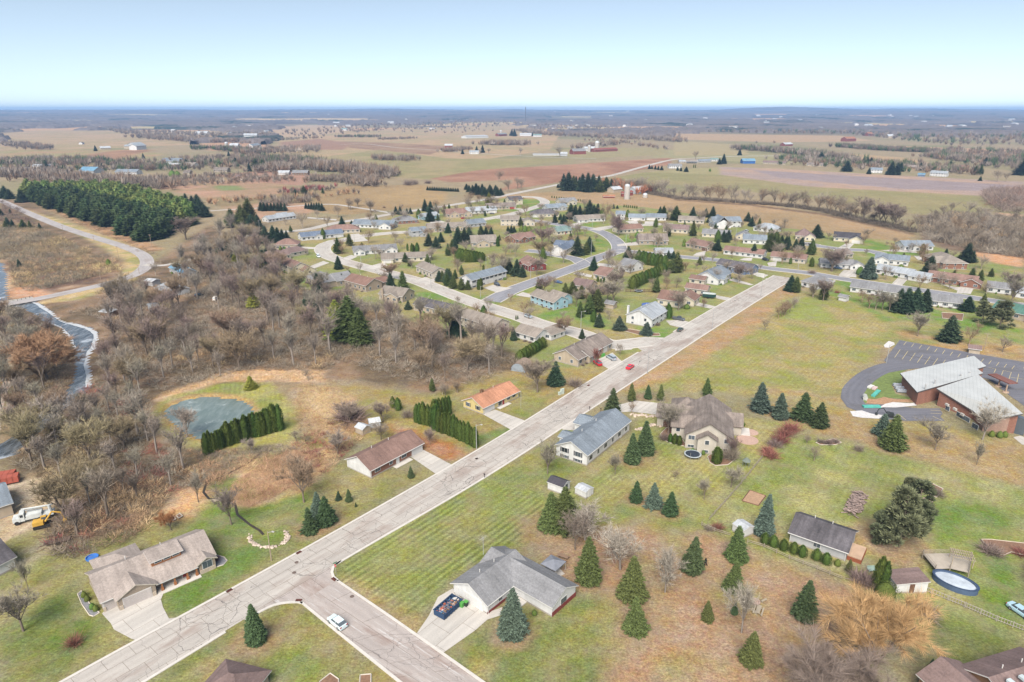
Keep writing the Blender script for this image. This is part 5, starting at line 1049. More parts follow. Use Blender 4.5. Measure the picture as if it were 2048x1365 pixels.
# far canopy: rolling woods beyond the farms
def canopy(name, x0, x1, y0, y1, seed, fields):
    xa = []; V = []; C_ = []; rows = []
    yv = []; v_ = y0
    while v_ < y1: yv.append(v_); v_ += max(9, 22*(v_/3000)**1.7)
    nx = 620
    YY = np.array(yv); U = np.linspace(-1, 1, nx)
    Xg = U[None, :]*(YY[:, None]*.86); Yg = np.repeat(YY[:, None], nx, 1)
    Xg = Xg+vnoise(Xg, Yg, 37, seed)*6
    f = fbm(Xg, Yg*.55, 520, seed+1, 4)+np.clip((Yg-2600)/2600, -.5, .5)
    for poly in fields:
        w = np.array([P(*q) for q in poly]); ins = pip((Xg+vnoise(Xg, Yg, 90, 4)*25).ravel(), (Yg+vnoise(Xg, Yg, 90, 14)*40).ravel(), w).reshape(Xg.shape); f = np.where(ins, -1, f)
    for w in FARF:
        w = np.array(w); b_ = (Xg > w[:,0].min()-60) & (Xg < w[:,0].max()+60) & (Yg > w[:,1].min()-60) & (Yg < w[:,1].max()+60)
        if b_.any(): x_, y_ = Xg[b_], Yg[b_]; ff = f[b_]; ff[pip(x_+vnoise(x_, y_, 90, 4)*30, y_+vnoise(x_, y_, 90, 14)*40, w)] = -1; f[b_] = ff
    m = f > -.02
    iy = np.clip(np.searchsorted(ys, Yg), 1, NY-1); ix = np.clip(np.searchsorted(xs, Xg), 1, NX-1); G0 = gz.reshape(NY, NX)[iy, ix]
    Z = G0+np.where(m, 10+4.5*vnoise(Xg, Yg, 17, seed+3)+3.5*vnoise(Xg, Yg, 60, seed+4), -3)
    V = np.stack([Xg, Yg, Z], -1).reshape(-1, 3); idx = np.arange(len(V)).reshape(Z.shape)
    Qd = np.stack([idx[:-1,:-1], idx[:-1,1:], idx[1:,1:], idx[1:,:-1]], -1).reshape(-1, 4)
    mm = m.ravel(); keep = mm[Qd].any(1); Qd = Qd[keep]
    g = np.random.default_rng(seed); cn = fbm(Xg, Yg, 240, seed+9, 3).ravel(); cf = vnoise(Xg, Yg, 23, seed+12).ravel()
    A0 = np.array(alb(122, 113, 110)); A1 = np.array(alb(60, 72, 66)); A2 = np.array(alb(146, 132, 120))
    t = np.clip((cn-.25)*5, 0, 1)[:, None]; c = A0*(1-t)+A1*t; t2 = np.clip(cf*.8, 0, 1)[:, None]; c = c*(1-t2*.5)+A2*t2*.5
    u, inv = np.unique(Qd, return_inverse=True); me = trimesh(name, V[u], inv.reshape(Qd.shape), CAN, c[u])
    return tag(obj(name, me), 'far bare woods rolling away to the blue horizon', 'woods', None, 'stuff')
mC, ntC, bC = newmat('far_canopy'); aC = nd(ntC, 'ShaderNodeAttribute', attribute_name='Col'); gC = nd(ntC, 'ShaderNodeNewGeometry')
ntC.links.new(mixc(ntC, aC.outputs['Color'], grey(ntC, ramp(ntC, noise(ntC, gC.outputs['Position'], .12, 4, .7), .3, .7, .7, 1.25)), 1.0, 'MULTIPLY'), bC.inputs['Base Color']); bC.inputs['Roughness'].default_value = 1; bC.inputs['Specular IOR Level'].default_value = 0
CAN = mC
canopy('distant_woods', 0, 0, 1900, 15500, 21, [f[0] for f in FIELDS]+[[(1060,262),(1348,300),(1348,340),(900,345),(600,345),(540,300),(560,262),(740,250),(1000,248)],[(0,305),(540,300),(560,345),(0,352)],[(1400,270),(1760,275),(2048,300),(2048,345),(1400,340)],[(1500,236),(1560,234),(1600,240),(1500,246)],[(1850,250),(1950,248),(2000,256),(1880,258)],[(1100,238),(1180,238),(1200,244),(1090,246)],[(540,248),(600,244),(640,250),(560,256)]])
# ================================================================== BUILDINGS
RC = dict(brown=alb(150,122,112), red=alb(150,120,108), grey=alb(146,146,148), tan=alb(158,148,138), dark=alb(112,108,112), blue=alb(118,130,148), bgrey=alb(142,152,162), lgrey=alb(178,184,190), orange=alb(206,150,120), teal=alb(140,164,160), green=alb(96,134,122), mauve=alb(140,120,116), taupe=alb(152,140,132), black=alb(84,82,88), silver=alb(204,208,212), sand=alb(176,164,156), barnred=alb(156,92,82), rust=alb(176,124,96), steelblue=alb(120,160,186))
WC = dict(white=alb(232,232,230), cream=alb(226,216,192), tan=alb(198,182,160), beige=alb(214,204,186), yellow=alb(232,212,150), blue=alb(170,206,220), grey=alb(196,198,200), slate=alb(120,140,168), brick=(alb(150,108,90),), red=(alb(140,66,64),), stone=(alb(176,160,142),), brown=alb(140,110,84), taupe=alb(206,198,184), barnred=alb(146,84,76), black=alb(70,64,62), steel=alb(190,196,200), bluepaint=alb(60,110,180))
def rmat(c): return roofmat(RC[c], .34 if c in ('dark', 'taupe') else .2)
def wmat(c): v = WC[c]; return siding(v[0], True) if isinstance(v[0], tuple) else siding(v)
TRIM = plain('white_trim', alb(228,226,222), var=.08); TRIMD = plain('dark_trim', alb(120,108,100), var=.1)
FOUND = plain('foundation', alb(176,168,158), var=.15)
def glassmat():
    m, nt, b = newmat('window_glass'); oi = nd(nt, 'ShaderNodeObjectInfo')
    c = mixc(nt, (.02,.025,.03), (.10,.12,.14), oi.outputs['Random']); nt.links.new(c, b.inputs['Base Color']); b.inputs['Roughness'].default_value = .12; return m
GLASS = glassmat()
DOORW = siding(alb(236,234,230)); DOORM = {'white': DOORW, 'tan': siding(alb(206,190,172)), 'red': plain('red_door', alb(168,70,62)), 'brown': plain('brown_door', alb(116,84,66)), 'pale': siding(alb(216,206,200))}
def slab(mb, top, th=.2):
    "roof plane(s): list of coplanar-edge faces given by top polygons sharing vertices"
    V, F = top; n = len(V); b = [(x, y, z-th) for x, y, z in V]
    mb.add(list(V)+b, [], 0); o = len(mb.V)-2*n
    ed = {}
    for f in F:
        mb.F.append(tuple(o+i for i in f)); mb.M.append(0); mb.F.append(tuple(o+n+i for i in reversed(f))); mb.M.append(1)
        for i in range(len(f)):
            a, c = f[i], f[(i+1) % len(f)]; ed[(a, c)] = 1
    for (a, c) in ed:
        if (c, a) not in ed: mb.F.append((o+a, o+n+a, o+n+c, o+c)); mb.M.append(1)
def roof_block(mb, x0, y0, x1, y1, h, ax='x', rt='g', pitch=.42, ov=.5):
    if ax == 'y':
        sub = MB(); roof_block(sub, y0, x0, y1, x1, h, 'x', rt, pitch, ov)
        b = len(mb.V); mb.V += [(y, x, z) for x, y, z in sub.V]; mb.F += [tuple(b+i for i in reversed(f)) for f in sub.F]; mb.M += sub.M; return
    half = (y1-y0)/2; yc = (y0+y1)/2; zr = h+half*pitch; ze = h-ov*pitch
    if rt == 'g':
        V = [(x0-ov,y0-ov,ze),(x1+ov,y0-ov,ze),(x1+ov,yc,zr),(x0-ov,yc,zr),(x1+ov,y1+ov,ze),(x0-ov,y1+ov,ze)]; F = [(0,1,2,3),(3,2,4,5)]
    elif rt == 'h':
        k = min(half, (x1-x0)/2-.1); zr2 = h+k*pitch if k < half else zr
        V = [(x0-ov,y0-ov,ze),(x1+ov,y0-ov,ze),(x1+ov,y1+ov,ze),(x0-ov,y1+ov,ze),(x0+k,yc,zr),(x1-k,yc,zr)]; F = [(0,1,5,4),(1,2,5),(2,3,4,5),(3,0,4)]
    elif rt == 's':   # single slope rising away from the front
        zz = h+(y1-y0)*pitch; V = [(x0-ov,y0-ov,ze),(x1+ov,y0-ov,ze),(x1+ov,y1+ov,zz+ov*pitch),(x0-ov,y1+ov,zz+ov*pitch)]; F = [(0,1,2,3)]
    slab(mb, (V, F))
def wall_block(mb, x0, y0, x1, y1, h, ax='x', rt='g', pitch=.42, z0=-.3):
    h = h-.06
    mb.add([(x0,y0,z0),(x1,y0,z0),(x1,y1,z0),(x0,y1,z0),(x0,y0,h),(x1,y0,h),(x1,y1,h),(x0,y1,h)], [(0,1,5,4),(1,2,6,5),(2,3,7,6),(3,0,4,7)])
    if rt == 'g':
        if ax == 'x': yc = (y0+y1)/2; z = h+(y1-y0)/2*pitch-.05; mb.add([(x0,y0,h),(x0,y1,h),(x0,yc,z)], [(0,2,1)]); mb.add([(x1,y0,h),(x1,y1,h),(x1,yc,z)], [(0,1,2)])
        else: xc = (x0+x1)/2; z = h+(x1-x0)/2*pitch-.05; mb.add([(x0,y0,h),(x1,y0,h),(xc,y0,z)], [(0,1,2)]); mb.add([(x0,y1,h),(x1,y1,h),(xc,y1,z)], [(0,2,1)])
    if rt == 's': z = h+(y1-y0)*pitch-.05; mb.add([(x0,y0,h),(x0,y1,h),(x0,y1,z)], [(0,2,1)]); mb.add([(x1,y0,h),(x1,y1,h),(x1,y1,z)], [(0,1,2)]); mb.add([(x0,y1,h),(x1,y1,h),(x1,y1,z),(x0,y1,z)], [(0,3,2,1)])
_wc = {}
def opening(parent, kind, p, ang, w, h, fm=None, near=False, dm='white'):
    "a window or door: a frame mesh on the wall, its pane a sub-part. p = centre of the foot of the opening"
    key = (kind, round(w, 1), round(h, 1), fm, dm)
    if key not in _wc:
        a = MB(); b = MB()
        if kind == 'window':
            t = .08; a.box(-w/2-t, -.07, -t, w/2+t, .02, h+t)
            n = 2 if w > 1.3 else 1
            for i in range(n): x0 = -w/2+w*i/n+.03; b.box(x0, -.10, .03, x0+w/n-.06, -.06, h-.03)
            _wc[key] = (a.data('window', [TRIM if fm is None else fm]), b.data('pane', [GLASS]))
        elif kind == 'garage_door':
            a.box(-w/2-.1, -.06, 0, w/2+.1, .02, h+.1)
            for i in range(4): z0 = h*i/4+.03; b.box(-w/2, -.10, z0, w/2, -.05, z0+h/4-.06)
            _wc[key] = (a.data('garage_door', [TRIM]), b.data('door_panel', [DOORM[dm]]))
        elif kind == 'door':
            a.box(-w/2-.1, -.06, 0, w/2+.1, .02, h+.1); b.box(-w/2, -.10, .03, w/2, -.05, h)
            _wc[key] = (a.data('door', [TRIM]), b.data('door_panel', [DOORM[dm]]))
        elif kind == 'shutter':
            a.box(-.17, -.09, 0, .17, -.02, h); _wc[key] = (a.data('shutter', [plain('shutter_paint', alb(64,66,74))]), None)
    f, g = _wc[key]; o = obj(kind, f, parent, p, ang)
    if g: obj('pane' if kind == 'window' else 'door_panel', g, o)
    return o
HOUSES = []
def house(A, B, w, h=3.0, rc='grey', wc='white', label='', lm=None, rt='g', pitch=.5, wings=(), L=None, front=None, gar=(), right=None, left=None, nowin=False, chim=None, name='house', cat='house', ov=.5, shut=False, found=True, trim=None, winz=1.0, two=False, ax='x', dm='white', doors=(), group=None, z0=-.3, rc2=None, wc2=None):
    a = np.array(P(*A)); b = np.array(P(*B)); d = b-a; h = h+(.35 if a[1] > 230 and h < 4 else 0); LL = float(np.hypot(*d)) if L is None else L; ang = atan2(d[1], d[0])
    e = empty(name, (a[0], a[1], 0), ang); tag(e, label, cat, group)
    W_ = MB(); Rf = MB(); blocks = [(0, 0, LL, w, h, ax, rt)]
    wall_block(W_, 0, 0, LL, w, h, ax, rt, pitch, z0); roof_block(Rf, 0, 0, LL, w, h, ax, rt, pitch, ov)
    for g in wings:
        x0, y0, x1, y1, hh, gax, grt = g[:7]; wall_block(W_, x0, y0, x1, y1, hh, gax, grt, pitch, z0); roof_block(Rf, x0, y0, x1, y1, hh, gax, grt, g[7] if len(g) > 7 else pitch, ov*.9); blocks.append(g[:7])
    W_.build('wall', [wmat(wc)], e); rf = Rf.build('roof', [rmat(rc), TRIM if trim is None else trim], e)
    g = MB()
    if found and not z0 > 0:
        fb = MB()
        for (x0, y0, x1, y1, hh, _, _) in blocks: fb.box(x0-.05, y0-.05, -.3, x1+.05, y1+.05, .32+.002*len(fb.V)/8)
        fb.build('foundation', [FOUND], e)
    near = True
    def blocked(x, y, me_):
        return any(k != me_ and q[0]+.01 < x < q[2]-.01 and q[1]+.01 < y < q[3]-.01 for k, q in enumerate(blocks))
    nwin = 0
    for k, (x0, y0, x1, y1, hh, gax, grt) in enumerate(blocks):
        if nowin: break
        for side in 'frlb':
            if side == 'b' and LL < 6: continue
            ln = (x1-x0) if side in 'fb' else (y1-y0)
            n = int(ln/3.4) if side in 'fb' else max(1, int(ln/4.5))
            if k == 0 and side == 'f' and front is not None: n = front
            if k == 0 and side == 'r' and right is not None: n = right
            if k == 0 and side == 'l' and left is not None: n = left
            if k and ln < 3: n = 0
            for i in range(n):
                t = (i+.5)/n; u = x0+ln*t if side in 'fb' else None; v = y0+ln*t
                px, py, an = {'f': (u, y0, 0), 'b': (u, y1, pi), 'r': (x1, v, pi/2), 'l': (x0, v, -pi/2)}[side]
                ox, oy = {'f': (0, -.3), 'b': (0, .3), 'r': (.3, 0), 'l': (-.3, 0)}[side]
                if blocked(px+ox, py+oy, k): continue
                if any(q[0] == side and q[1]-q[2]/2-.7 < (px if side in 'fb' else py) < q[1]+q[2]/2+.7 and k == (q[3] if len(q) > 3 else 0) for q in gar): 
                    if not (two or hh > 4): continue
                    lv = [hh-1.75]
                else: lv = [winz] if hh < 4 else [.45, hh-1.75]
                for z in lv:
                    wd = (1.7 if (i+k) % 2 == 0 and side == 'f' else 1.1); opening(e, 'window', (px, py, z), an, wd, 1.25 if z > .6 else .75); nwin += 1
                    if shut:
                        for s_ in (-1, 1):
                            q = s_*(wd/2+.3); opening(e, 'shutter', (px+q*cos(an), py+q*sin(an), z), an, .3, 1.3 if z > .6 else .8)
    for q in gar:
        side, u, wd = q[:3]; k = q[3] if len(q) > 3 else 0; x0, y0, x1, y1 = blocks[k][:4]
        px, py, an = {'f': (u, y0, 0), 'b': (u, y1, pi), 'r': (x1, u, pi/2), 'l': (x0, u, -pi/2)}[side]
        opening(e, 'garage_door', (px, py, .05), an, wd, 2.15, dm=dm)
    for q in doors:
        side, u, dmm = q[:3]; k = q[3] if len(q) > 3 else 0; x0, y0, x1, y1 = blocks[k][:4]
        px, py, an = {'f': (u, y0, 0), 'b': (u, y1, pi), 'r': (x1, u, pi/2), 'l': (x0, u, -pi/2)}[side]; opening(e, 'door', (px, py, .1), an, .95, 2.05, dm=dmm)
    if chim:
        c = MB(); x, y, hc = chim[:3]; c.box(x-.5, y-.4, 0, x+.5, y+.4, hc); c.box(x-.58, y-.48, hc, x+.58, y+.48, hc+.15); c.box(x-.25, y-.2, hc+.15, x+.25, y+.2, hc+.4); c.build('chimney', [wmat(chim[3] if len(chim) > 3 else 'white')], e)
    if LL > 8:
        zr = h+w/2*pitch if ax == 'x' else h+LL/2*pitch
        if rt == 'g' and ax == 'x':
            for t in (.3, .62): v = MB(); v.tube((LL*t, w*.62, zr-.9), (LL*t, w*.62, zr+.15), .09, n=6); v.build('vent_pipe', [TRIM], rf)
            gt = MB(); gt.box(-.4, -ov-.12, h-ov*pitch-.16, LL+.4, -ov-.004, h-ov*pitch-.03); gt.build('gutter', [TRIM], e)
            for xq in (.12, LL-.12): dp = MB(); dp.box(xq-.05, -.13, .05, xq+.05, -.03, h-.25); dp.build('downspout', [TRIM], e)
    HOUSES.append((e, lm or label, a, LL, w, h)); return e
def stoop(e, x0, y0, x1, y1, z=.2, m=None, name='patio'):
    b = MB(); b.box(x0, y0, -.2, x1, y1, z); return b.build(name, [m or CURB], e)
# ---- the near houses
e = house(cN_(400,1030), cN_(1490,560), 11.0, 2.75, 'sand', 'stone', 'large craftsman house with taupe shingles and two garage doors, bottom left', 'the craftsman house', L=20.6, wings=[(2.2,-1.7,8.8,6,2.76,'y','g'),(17.2,-1.3,20.4,5,2.74,'y','g',.5),(1.6,8,9.4,14.8,2.7,'y','h',.35)],
          front=0, gar=[('f',5.5,4.9,1)], right=1, left=0, doors=[('f',14.7,'red')], trim=plain('tan_trim', alb(214,204,188)), dm='pale')
opening(e, 'garage_door', (1.05, 0, .05), 0, 2.1, 2.15, dm='pale')
opening(e, 'window', (18.8, -1.3, .9), 0, 1.9, 1.6); opening(e, 'window', (16.3, 0, .9), 0, 1.2, 1.4); opening(e, 'window', (12.6, 0, .9), 0, 1.6, 1.4); opening(e, 'window', (10.6, 0, .9), 0, 1.2, 1.4)
dm_ = MB(); dm_.box(9.6, 2.2, 3.3, 15.2, 5.3, 5.25); dm_.build('dormer_wall', [plain('cedar_wood', alb(178,120,78), var=.2)], e)
dr = MB(); slab(dr, ([(9.2,1.6,5.2),(15.6,1.6,5.2),(15.6,5.5,5.9),(9.2,5.5,5.9)], [(0,1,2,3)])); dr.build('dormer_roof', [rmat('sand'), TRIM], e)
for i in range(3): opening(e, 'window', (10.8+i*1.7, 2.2, 4.35), 0, 1.2, .55)
pr_ = MB(); slab(pr_, ([(9.0,-1.6,2.1),(17.0,-1.6,2.1),(17.0,.2,2.8),(9.0,.2,2.8)], [(0,1,2,3)])); pr_.build('porch_roof', [rmat('sand'), TRIM], e)
for x in (10, 12.4, 14.8, 16.6): q = MB(); q.box(x-.14, -1.45, .1, x+.14, -1.17, 2.1); q.box(x-.24, -1.55, .05, x+.24, -1.07, .75); q.build('porch_post', [plain('cedar_wood', alb(178,120,78), var=.2)], e)
stoop(e, 9, -2.4, 17.1, 0, .14); sp_ = MB(); sp_.box(-.1, -.22, 0, .35, -.02, .95); sp_.box(8.1, -1.9, 0, 8.7, -1.72, .95); sp_.box(2.3, -1.9, 0, 2.9, -1.72, .95); sp_.box(17.2, -1.5, 0, 20.3, -1.32, .85); sp_.build('stone_veneer', [siding(alb(206,190,170), True)], e)
bed = plain('gravel_bed', alb(142,142,146), var=.3, scale=2.5)
ranch = house((742,957), (845,902), 9.3, 2.7, 'brown', 'brick', 'long brick ranch with a brown shingle roof and white gable end', 'the brown-roofed ranch', L=18.7, front=4, gar=[('f',16.6,3.9)], doors=[('f',9.4,'white')], left=0, right=0)
gw = MB(); gw.box(-.07, -.02, .3, -.01, 9.32, 2.6); gw.add([(-.04,0,2.6),(-.04,9.3,2.6),(-.04,4.65,4.4)], [(0,2,1)]); gw.build('gable_siding', [wmat('white')], ranch); stoop(ranch, 7.5, -1.6, 13.5, 0, .12)
yel = house(cF_(680,940), cF_(970,800), 8.5, 2.6, 'orange', 'yellow', 'yellow ranch house with an orange shingle roof', 'the yellow ranch', L=17.2, front=0, gar=[('f',3.0,4.6)], doors=[('f',9.6,'red')], left=2, right=1, shut=True, trim=TRIM, chim=(5.5,5.6,4.9,'brown'))
for u in (12.2, 14.9): opening(yel, 'window', (u, 0, 1.0), 0, 1.5, 1.2)
opening(yel, 'window', (8.0, 0, .5), 0, 1.6, 1.8); stoop(yel, 6.4, -1.5, 12, 0, .12)
whl = house((1173,932), (1258,862), 9.6, 3.6, 'bgrey', 'white', 'long white raised ranch with a slate grey roof and black shutters', 'the long white raised ranch', L=25.2, wings=[(15,8.5,21.5,12.6,3.4,'y','g',.4),(5,8.5,9,11.6,3.4,'y','g',.4)], front=6, left=0, right=0, found=True, doors=[('f',20,'white')])
for u in (2.7, 6.9):
    for z in (.35, 1.95):
        opening(whl, 'window', (0, u, z), -pi/2, 1.8, .8 if z < 1 else 1.35)
        for s_ in (-1, 1): opening(whl, 'shutter', (0, u+s_*1.15, z), -pi/2, .3, .8 if z < 1 else 1.35)
# grey-roofed L house at the centre bottom
o_ = np.array(P(*cQ_(1545,935))); a_ = P(*cQ_(1545,935)); b_ = P(*cQ_(1870,650))
lh = house(cQ_(800,955), cQ_(1095,720), 9.0, 2.7, 'grey', 'white', 'white L-shaped house with grey roof and a dumpster on its driveway', 'the white L-shaped house', L=13.0, ax='x', wings=[(7.4,-9.6,14.9,8.7,2.72,'y','g')], nowin=True, gar=[('l',3.6,5.0)]); opening(lh, 'window', (3.6, 0, 1.0), 0, 1.0, 1.1)
opening(lh, 'window', (11.0, -9.6, 1.0), 0, 1.8, 1.2); opening(lh, 'window', (14.9, -5.6, 1.0), pi/2, .9, 1.3); opening(lh, 'door', (0, 8.0, .1), -pi/2, .95, 2.05)
bw = MB(); bw.box(7.36, -9.7, 0, 14.98, -9.62, .95); bw.box(14.92, -9.7, 0, 15.0, 8.6, .5); bw.box(-.1, -.08, 0, 7.4, -.02, .6); bw.build('brick_base', [siding(alb(140,70,66), True)], lh); stoop(lh, 5.0, -3.6, 7.4, -1.0, .25, name='porch_step')
an = MB(); an.tube((8.6,9,4.2), (8.6,9,8.4), .05, n=5); an.tube((7.6,9,8.2), (9.6,9,8.2), .03, n=4)
for i in range(5): an.tube((7.8+i*.4,8.4,8.2), (7.8+i*.4,9.6,8.2), .02, n=4)
an.build('antenna', [plain('aluminium', alb(200,200,200), metal=.3)], lh)
# big taupe house
tp = house(cS_(830,870), cS_(1330,930), 20.5, 4.6, 'taupe', 'taupe', 'big taupe two-storey house with many gables and a round brick patio', 'the big taupe house', ax='y', L=12.4, pitch=.62, front=4, left=2, wings=[(3.2,-2.2,8.2,3,4.62,'y','g'),(-8.5,12,2.5,20,3.4,'x','g'),(-4,5,3,12,4.2,'x','g'),(9.5,11.5,15.6,19,3.3,'x','g'),(-4.5,18,4,27,3.2,'x','h')], trim=TRIMD, right=2, gar=[('f',-5.4,2.6,2)], dm='brown', chim=None)
stoop(tp, 15.6, 12, 18.2, 17, .3, CURB)
grg = house(cK_(1180,250), cK_(1600,400), 9.0, 2.7, 'dark', 'grey', 'long pale grey garage with a weathered brown-grey roof', 'the pale grey garage', L=11.4, front=0, right=0, left=1, pitch=.5)
opening(grg, 'window', (5.6, 0, 1.0), 0, 1.4, 1.1); dk = MB(); dk.box(11.45, 1.0, .9, 14.2, 6.2, 1.1); dk.box(11.45, 1.05, 0, 14.1, 1.2, .9); dk.build('deck', [plain('deck_wood', alb(206,176,150), var=.2)], grg); sk = MB(); sk.box(11.5, .9, 0, 14.2, .98, .88); sk.box(14.22, .9, 0, 14.3, 6.2, .88); sk.build('deck_skirt', [plain('red_deck_wood', alb(160,92,64), var=.2)], grg)
cp = MB(); cp.tube((9.6,1.2,3.2), (9.6,3.6,4.4), .08, n=5); cp.build('cable', [TRIM], grg)
# bottom-right houses
brh = house((2018,1462), (2098,1434), 9, 4.0, 'mauve', 'brown', 'brown-shingled house with two skylights cut by the bottom right corner', 'the corner house with skylights', L=13, wings=[(-7.4,1.6,1,10,3.6,'y','g',.5)], pitch=.5)
for u in (1.5, 4.0): s_ = MB(); s_.box(u, 2.0, 6.15, u+.8, 3.2, 6.55); s_.build('skylight', [plain('skylight_glass', alb(214,226,230), rough=.2)], brh)
house((398,1412), (470,1432), 7, 2.6, 'mauve', 'tan', 'low mauve-shingled roof peeking over the bottom edge', 'the roof at the bottom edge', L=8, rt='h')
house((2068,1140), (2062,1290), 6, 3, 'brown', 'brown', 'brown garden building at the right edge beside the retaining wall', 'the right edge building', L=8, nowin=True)
# little hut with flat roof, and the sheds
house(cR_(335,380), cR_(450,530), 6.0, 2.2, 'mauve', 'white', 'small white hut with a low mauve roof beside two tall cedars', 'the small white hut', L=4.0, nowin=True, ov=.25, pitch=.12, rt='s', name='hut', cat='hut', doors=[('r',3.0,'brown')])
house(cG_(808,232), cG_(888,262), 3.4, 2.3, 'black', 'white', 'small white shed with black shingle roof behind the long white house', 'the black-roofed shed', L=4.4, name='shed', cat='shed', front=0, right=1, left=0, ov=.2)
house(cG_(968,258), cG_(1030,288), 3.0, 1.9, 'silver', 'white', 'white metal shed with a yellowed ribbed roof next to the black-roofed shed', 'the metal shed', L=3.4, name='shed', cat='shed', nowin=True, ov=.1, doors=[('r',1.4,'white')], pitch=.3)
house((1464,1062), (1488,1078), 3.2, 2.0, 'silver', 'white', 'plain white garden shed behind the split-rail fence', 'the white garden shed', L=3.2, name='shed', cat='shed', nowin=True, ov=.1, pitch=.3, doors=[('l',1.5,'white')])
# duplex and neighbours
house(cF_(1455,550), cF_(1740,400), 10.6, 2.8, 'taupe', 'tan', 'long tan duplex with streaked grey roof and two cars in front', 'the tan duplex', L=25, wings=[(6,-1.4,11,5,2.82,'x','g')], gar=[('f',14,2.6),('f',20,2.6)], group=None)
house(cF_(940,310), cF_(1110,360), 9.0, 2.7, 'tan', 'white', 'white ranch with a tan-grey roof behind the cedar hedge', 'the low ranch behind the hedge', wings=[(6,7,14,16,2.72,'y','g')])
house(cF_(470,205), cF_(765,300), 9.5, 4.6, 'tan', 'beige', 'two-level beige duplex above the wood, second along the street', 'the two-level beige duplex')
house(cF_(115,85), cF_(395,150), 9.0, 3.0, 'dark', 'tan', 'dark-roofed duplex with a wooden deck facing the wood', 'the dark-roofed duplex')
# subdivision
H = house
H(c4_(562,310), c4_(790,278), 9, 2.7, 'lgrey', 'white', 'long low white ranch standing alone near the spruce row', 'the long white ranch', wings=[(16,8,26,17,2.8,'x','g')])
H(c4_(835,462), c4_(1060,440), 10, 2.8, 'blue', 'white', 'white house with navy roof and centre gable on the cul-de-sac', 'the navy-roofed house', wings=[(9,-1.5,15,5,2.82,'y','g')], gar=[('f',27,4.6)], L=31)
H(c4_(1045,405), c4_(1310,392), 12, 2.7, 'brown', 'beige', 'wide reddish-brown hip-roofed house behind the navy-roofed one', 'the wide hip-roofed house', rt='h')
H(c4_(1250,352), c4_(1530,362), 12, 2.8, 'bgrey', 'white', 'white house with grey roof and gabled ends by the country road', 'the grey-roofed white house', wings=[(24,-4,34,8,2.9,'y','g')], L=34)
H(c4_(1600,328), c4_(1790,315), 12, 2.8, 'grey', 'brick', 'brown brick house with grey hip roof behind a small conifer', 'the brick hip-roofed house', rt='h')
H(c4_(1840,292), c4_(1960,275), 9, 3.0, 'lgrey', 'blue', 'pale blue-white house with light roof behind dark spruces', 'the pale house behind spruces')
H(c4_(1737,430), c4_(1860,420), 9, 4.6, 'bgrey', 'grey', 'small two-storey grey house with blue-grey roof', 'the small grey two-storey', wings=[(6,-3,11,4,3.0,'y','g')])
H(c5_(25,385), c5_(340,372), 11, 2.9, 'tan', 'tan', 'long tan house with three front gables under tan-grey shingles', 'the three-gabled tan house', wings=[(4,-3,11,6,2.92,'y','g'),(20,-3,28,6,2.92,'y','g')])
H(c5_(365,352), c5_(500,338), 11, 2.8, 'bgrey', 'grey', 'blue-grey roofed house joined behind the three-gabled tan house', 'the blue-grey roofed house')
H(c4_(615,532), c4_(800,528), 12, 3.2, 'brown', 'tan', 'brown hip-roofed house left of the cul-de-sac', 'the brown hip-roofed house', rt='h', pitch=.5)
H(c4_(570,640), c4_(748,605), 13, 2.9, 'mauve', 'beige', 'beige house with a sprawling mauve-brown roof near the wood', 'the mauve-roofed house', rt='h', wings=[(16,4,32,14,2.95,'x','h')])
H(c4_(665,700), c4_(765,742), 9.5, 4.6, 'brown', 'cream', 'tall cream house with dark brown gable roof at the wood edge', 'the tall cream house', wings=[(12,4,22,12,2.8,'x','g')])
H(c4_(870,800), c4_(1005,852), 12, 3.2, 'grey', 'tan', 'tan house with grey hip roof overlooking a green back yard', 'the grey hip-roofed house', rt='h', wings=[(8,8,20,18,3.22,'y','g')])
H(c4_(1190,832), c4_(1362,880), 10.5, 3.4, 'red', 'stone', 'stone-fronted house with red-brown roof between two spruces', 'the red-brown roofed house', wings=[(9,8,17,17,3.0,'y','g')])
H(c4_(1470,940), c4_(1660,965), 11, 3.0, 'tan', 'tan', 'tan house with chimney and broad grey-brown gables', 'the broad-gabled tan house', chim=(2.5,-.5,6,'stone'), wings=[(5,-2,12,6,3.02,'y','g')])
H(c4_(1262,578), c4_(1525,562), 9, 2.8, 'grey', 'white', 'white house with grey roof and a gable at both ends', 'the double-gabled white house', wings=[(0,-3,7,8,2.82,'y','g'),(20,-3,28,8,2.84,'y','g')], L=28)
H(c4_(1490,640), c4_(1785,628), 9, 2.7, 'tan', 'cream', 'long cream ranch with light brown roof on the inner street', 'the long cream ranch', wings=[(0,-2.5,7,7,2.72,'x','g')], gar=[('f',3.4,4.6,1)], L=30)
H(c4_(1775,715), c4_(1905,770), 9, 3.6, 'tan', 'beige', 'beige split-level with its garage under the brown-grey roof', 'the beige split-level', gar=[('r',4.5,4.6)])
H(c5_(385,850), c5_(665,770), 9, 4.7, 'bgrey', 'white', 'long white two-storey house with slate roof and black car', 'the long white two-storey', gar=[('f',14,4.8)], shut=True)
H(c5_(770,665), c5_(850,712), 11, 3.3, 'brown', 'red', 'dark red brick house with brown gables on the corner', 'the dark red brick house', wings=[(3,-1,9,5,3.32,'y','g')], rt='g')
H(c5_(385,508), c5_(590,500), 14, 3.0, 'tan', 'tan', 'tan house with overlapping grey-brown gables at the cul-de-sac', 'the overlapping-gabled house', wings=[(3,-4,12,6,3.05,'y','g')], pitch=.5)
H(c5_(740,482), c5_(905,455), 11, 2.8, 'brown', 'brick', 'brick house with brown roof and a wide stone chimney', 'the stone-chimney house', wings=[(2,-3,10,6,2.82,'y','g')], chim=(-.6,5,6.2,'stone'))
